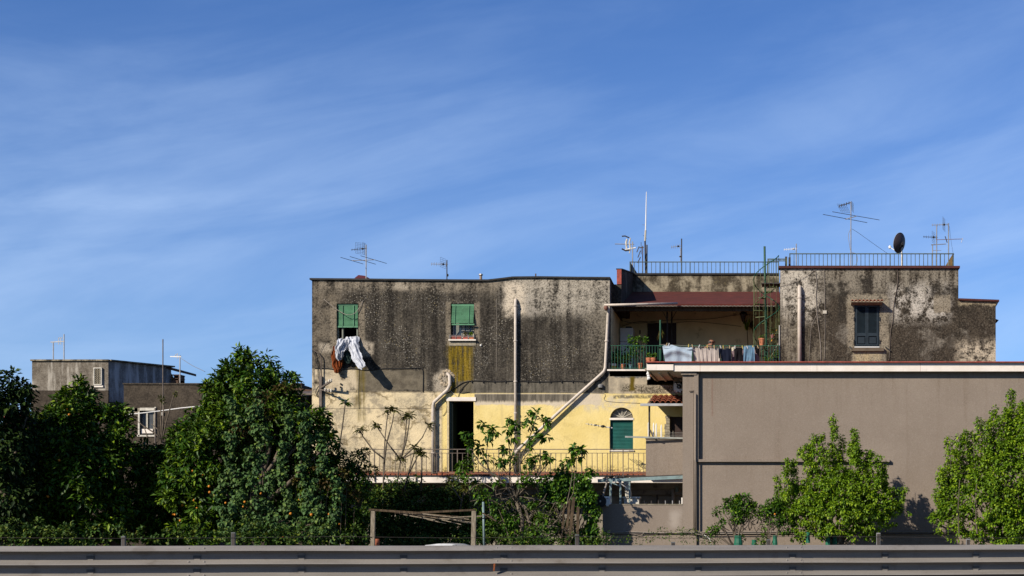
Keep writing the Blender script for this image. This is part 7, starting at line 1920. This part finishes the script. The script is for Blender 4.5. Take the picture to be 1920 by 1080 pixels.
t = ant('roof_antenna', 100, 641, 678, 34.5, 'left of two thin masts on the far flat roofed house', M_METAL, .03)
t2 = ant('roof_antenna', 120, 626.5, 678, 34.5, 'taller mast with a horizontal boom on the far flat roofed house', M_METAL, .03)
MB().bar(P(95, 641.5, 34.5), P(121, 640, 34.5), .05, .05).build('boom', M_METAL, t2)
for px in (110, 114): MB().bar(P(px, 633, 34.5), P(px, 646, 34.5), .03, .03).build('element', M_METAL, t2)
MB().bar(P(110, 633.5, 34.5), P(117, 633.5, 34.5), .03, .03).build('element', M_METAL, t2)
t = ant('roof_antenna', 337.5, 666, 718, 34, 'antenna with short boom beside the little roof shelter', M_METAL, .03)
MB().bar(P(319, 668.5, 34), P(340, 669, 34), .05, .05).build('boom', M_WHITE, t); MB().bar(P(327, 669, 34), P(331, 663.5, 34), .03, .03).build('element', M_METAL, t); MB().bar(P(333, 662.5, 34), P(333, 673, 34), .03, .03).build('element', M_METAL, t)
cable([P(340, 672, 34), P(360, 685, 34), P(385, 697, 34)], .012, M_CABLEW, t, 'guy_wire')
t = ant('thin_pole', 305.5, 636, 860, 12, 'very thin tall pole rising in front of the low dark house', M_IRON, .022, 'pole')
t['group'] = 'poles'
pl = thing('lamp_pole', P(291, 860, 10), 'grey metal pole in front of the pale framed window', 'pole'); MB().tube([P(291, 862, 10), P(291.5, 765, 10)], .035, 8).build('shaft', M_IRON, pl)
lc = thing('washing_cable', P(305, 770, 9), 'thick white cable sagging in front of the low dark house', 'cable')
MB().tube([P(234, 778, 9), P(262, 775, 9), P(300, 770.5, 9), (X(340, 9), 9, Z(765, 9)), P(380, 761, 9)], .02, 6).build('cable', M_WHITE, lc)
bt = thing('bare_tree', (X(303, -2), -2, 0), 'small leafless tree before the low dark house window', 'tree'); mb = MB()
for path in ([(303, 920), (303, 860), (304, 825)], [(304, 825), (302, 790), (301, 748)], [(304, 826), (306, 790), (307, 752)], [(305, 826), (312, 790), (326, 740)], [(303, 824), (290, 812), (268, 798), (258, 790)], [(300, 880), (285, 850), (275, 815), (270, 800)], [(304, 830), (296, 805), (284, 795)], [(306, 850), (322, 835), (330, 828)]):
    mb.tube([P(a, b, -2) for a, b in path], [.03-.018*i/(len(path)-1) for i in range(len(path))], 6)
mb.build('trunk', M_BARK, bt, True)
aa = lobe_leaves([(307, 751, 4), (327, 738, 3), (301, 748, 3)], -2, dens=40, per=4, leafL=.08, leafW=.04, twig=.1, inner=.1); leaf_object('leaves', *aa, M_L_SAP, bt)

# ================================================================== TIMBER PERGOLA AND GARDEN THINGS
py0 = -10.0
pg_ = thing('timber_pergola', (X(800, py0), py0, 0), 'old timber frame with sagging cane roof under the balcony', 'pergola')
for (a, b, t0, w_) in ((697, 701, 957, .10), (886, 890, 958, .11)):
    MB().bar((X(a, py0), py0, 0), P(b-1, t0, py0), w_, w_).build('post', M_TIMBER, pg_)
MB().bar(P(692, 955.5, py0), P(790, 962, py0), .10, .055).bar(P(788, 961, py0), P(892, 956, py0), .09, .05).build('beam', M_DKTIMBER, pg_)
for k in range(22):
    a = random.uniform(740, 800); b = 959 + (a-740)*.06 + random.uniform(0, 5)
    MB().bar(P(a, b, py0+random.uniform(.2, 1.5)), P(a+random.uniform(60, 120), b+random.uniform(4, 12) + (6 if k % 3 else 0), py0+random.uniform(.3, 1.6)), .035, .02).build('cane', M_TIMBER if k % 3 else M_DKTIMBER, pg_)
MB().bar(P(850, 970, py0+.4), P(906, 967.5, py0+.5), .12, .03).build('plank', M_TIMBER, pg_); MB().bar(P(880, 975, py0+.5), P(912, 971, py0+.7), .16, .03).bar(P(905, 962, py0+.6), P(931, 977, py0+.6), .14, .03).build('plank', M_DKTIMBER, pg_)
gp = thing('grey_pipe', (X(907, -7), -7, 0), 'upright blue-grey pipe right of the timber frame', 'pipe'); MB().tube([P(908, 1040, -7), P(906, 941, -7)], .032, 9).build('tube', M_BLUEGREY, gp, True)
vp_ = thing('clay_chimney_pot', P(707, 1040, -8), 'small terracotta pot beside the left timber post', 'pot'); MB().lathe((X(707, -8), -8, Z(1060, -8)), [(.07, 0), (.06, .5), (.075, .55), (.075, .7), (.05, .72)], 10).build('body', M_TERRA, vp_, True)
# white car roof showing between the weeds, seen over the guardrail
cr = thing('parked_car', (X(840, -9.5), -9.5, 0), 'white car almost hidden by weeds below the timber frame', 'car')
cz = Z(1019.5, -9.5); cx0, cx1 = X(800, -9.5), X(884, -9.5)
prof = [(cx0-1.1, .35), (cx0-1.15, .75), (cx0-.9, .88), (cx0-.25, .92), (cx0+.15, cz-.03), (cx0+.5, cz+.01), (cx1-.35, cz), (cx1+.1, cz-.12), (cx1+.35, .95), (cx1+.9, .82), (cx1+1.0, .4), (cx1+.9, .3), (cx0-1.0, .3)]
mb = MB(); mb.prism_y(prof[::-1], -10.3, -8.7); mb.build('body', simple('white_car_paint', (.72, .73, .75), .25, bump=0), cr)
MB().prism_y([(cx0+.0, .94), (cx0+.22, cz-.07), (cx1-.05, cz-.1), (cx1+.2, .96)][::-1], -10.32, -10.305).build('side_window', M_GLASS, cr)
for xx in (cx0-.45, cx1+.35):
    w_ = MB(); w_.tube([(xx, -10.36, .31), (xx, -10.16, .31)], .31, 20); w_ = w_.build('wheel', M_BLACK, cr); MB().tube([(xx, -10.37, .31), (xx, -10.362, .31)], .19, 16).build('rim', M_METAL, w_)
MB().box(cx0-1.14, cx0-1.1, -10.2, -9.9, .62, .74).build('headlight', M_MARBLE, cr)

# ================================================================== WIRE FENCE
fc = thing('wire_fence', (X(960, -20), -20, 0), 'low wire fence of grey steel posts just beyond the guardrail', 'fence')
fpx = [(231, 1005), (437, 998), (643, 1021), (852, 1022), (1082, 1002), (1262, 1016), (1441, 1011), (1647, 999), (1815, 1010)]
fd = -20.0
for (px, top) in fpx:
    yy = fd; x_ = X(px, yy); zt__ = Z(top, yy)
    mb = MB(); mb.box(x_-.037, x_+.037, yy-.006, yy, 0, zt__).box(x_-.037, x_-.030, yy, yy+.05, 0, zt__).box(x_+.030, x_+.037, yy, yy+.05, 0, zt__); mb.build('post', M_METAL if px in (1647, 1815) else simple('post_dull_steel', (.12, .13, .135), .6, .3), fc)
    MB().box(x_-.028, x_+.030, yy-.011, yy-.007, .02, zt__-.02).build('post_web', M_DARKMETAL, fc)
for zz in (1.42, 1.18, .9, .6):
    MB().tube([(X(-60, fd), fd-.02, zz)] + [(X(p_, fd), fd-.02, zz + .02*math.sin(p_)) for p_, _ in fpx] + [(X(2000, fd), fd-.02, zz)], .004, 4).build('wire', M_DARKMETAL, fc)

# ================================================================== GUARDRAIL
# the rail runs 9 degrees off the facade; x along it, o towards the road
gr_ = thing('guardrail', (0, 0, 0), 'galvanised three wave steel guardrail running along the road edge', 'guardrail')
ga = Vector((X(0, -27.3), -27.3, 0)); gb_ = Vector((X(1920, -24.8), -24.8, 0)); gd = (gb_-ga).normalized(); gn = Vector((gd.y, -gd.x, 0))
gz = 1.314; AMP = 0.145
prof = []
def add(o_, z_): prof.append((o_, z_))
add(.0, -.012); add(.004, 0); add(.03, -.006)
for k in range(3):
    b = -.2*k
    if k: add(.0, b-.004)
    add(AMP*.82, b-.060); add(AMP*.96, b-.070); add(AMP, b-.077); add(AMP*.96, b-.082)
    add(.03, b-.100); add(.004, b-.116); add(.0, b-.130)
    if k == 2: add(.0, b-.142)
def gpt(s_, o_, z_): v = ga + gd*s_ + gn*o_; return (v.x, v.y, gz+z_)
j0 = ((Vector((-8.62, 0, 0))-ga).x)/gd.x
L_b = 4.52
def rail_panel(s0, s1, off, rr_):
    mb = MB(); n_ = len(prof); NS = 9
    a1, a2, a3 = rr_.uniform(-.006, .006), rr_.uniform(-.006, .006), rr_.uniform(0, 6)
    for th in (0, .0045):
        for q in range(NS+1):
            t_ = q/NS; s_ = s0+(s1-s0)*t_
            dz_ = a1*(t_-.5)*2 + .0025*math.sin(t_*7+a3); do_ = a2*math.sin(t_*math.pi) + .003*math.sin(t_*11+a3*2)
            for (o_, z_) in prof: mb.v.append(gpt(s_, o_+off-th+do_, z_+dz_))
    M_ = (NS+1)*n_
    for q in range(NS):
        for i in range(n_-1):
            c0 = q*n_+i; mb.f.append((c0, c0+1, c0+n_+1, c0+n_)); mb.f.append((M_+c0+1, M_+c0, M_+c0+n_, M_+c0+n_+1))
        mb.f.append((q*n_, (q+1)*n_, M_+(q+1)*n_, M_+q*n_)); e = q*n_+n_-1; mb.f.append((e+n_, e, M_+e, M_+e+n_))
    for i in range(n_-1):
        mb.f.append((i, M_+i, M_+i+1, i+1)); e = NS*n_+i; mb.f.append((e+1, M_+e+1, M_+e, e))
    return mb
for k in range(-3, 7):
    s0 = j0 + k*L_b
    p_ = rail_panel(s0-.16 if k % 2 else s0-.16, s0+L_b+.15, .0 + .0055*(k % 2), random.Random(40+k)).build('rail_panel', M_STEEL, gr_)
    for j in range(3):
        for dd_ in (-.105, .115):
            v = gpt(s0+dd_, AMP*.55+.014, -.2*j-.040)
            MB().ball(v, (.018, .012, .015), 8, 5).build('bolt', M_STEEL, p_, True)
pm = mesh_of(MB().box(-.05, .05, .06, .14, -1.5, -.06), 'post', M_STEEL); sm_ = mesh_of(MB().box(-.04, .04, -.02, .06, -.55, -.08), 'spacer', M_STEEL)
slot = mesh_of(MB().box(-.055, .055, -.012, .006, -.025, .018), 'bolt_plate', simple('dull_slot_steel', (.09, .09, .09), .7))
az_g = math.atan2(gd.y, gd.x)
for k in range(-8, 20):
    s_ = j0 + k*L_b/3
    v = ga + gd*s_ - gn*0.0
    piece('post', pm, gr_, (v.x, v.y, gz), (0, 0, az_g)); piece('spacer', sm_, gr_, (v.x, v.y+.002, gz), (0, 0, az_g))
    for j in range(2):
        q = gpt(s_, .012, -.2*j-.165); piece('bolt_plate', slot, gr_, q, (0, 0, az_g))
rf = gpt(((Vector((X(929, -26.1), 0, 0))-ga).x)/gd.x, .08, -.345)
MB().add([(rf[0]-.006, rf[1]-.07, rf[2]+.07), (rf[0]+.022, rf[1]-.07, rf[2]+.07), (rf[0]-.012, rf[1]-.07, rf[2]-.05), (rf[0]+.01, rf[1]-.07, rf[2]-.04), (rf[0], rf[1], rf[2]+.07), (rf[0], rf[1], rf[2]-.05)],
         [(0,2,3,1), (0,4,5,2), (1,3,5,4), (0,1,4), (2,5,3)]).build('reflector', simple('orange_reflector', (.25, .07, .015), .4), gr_)
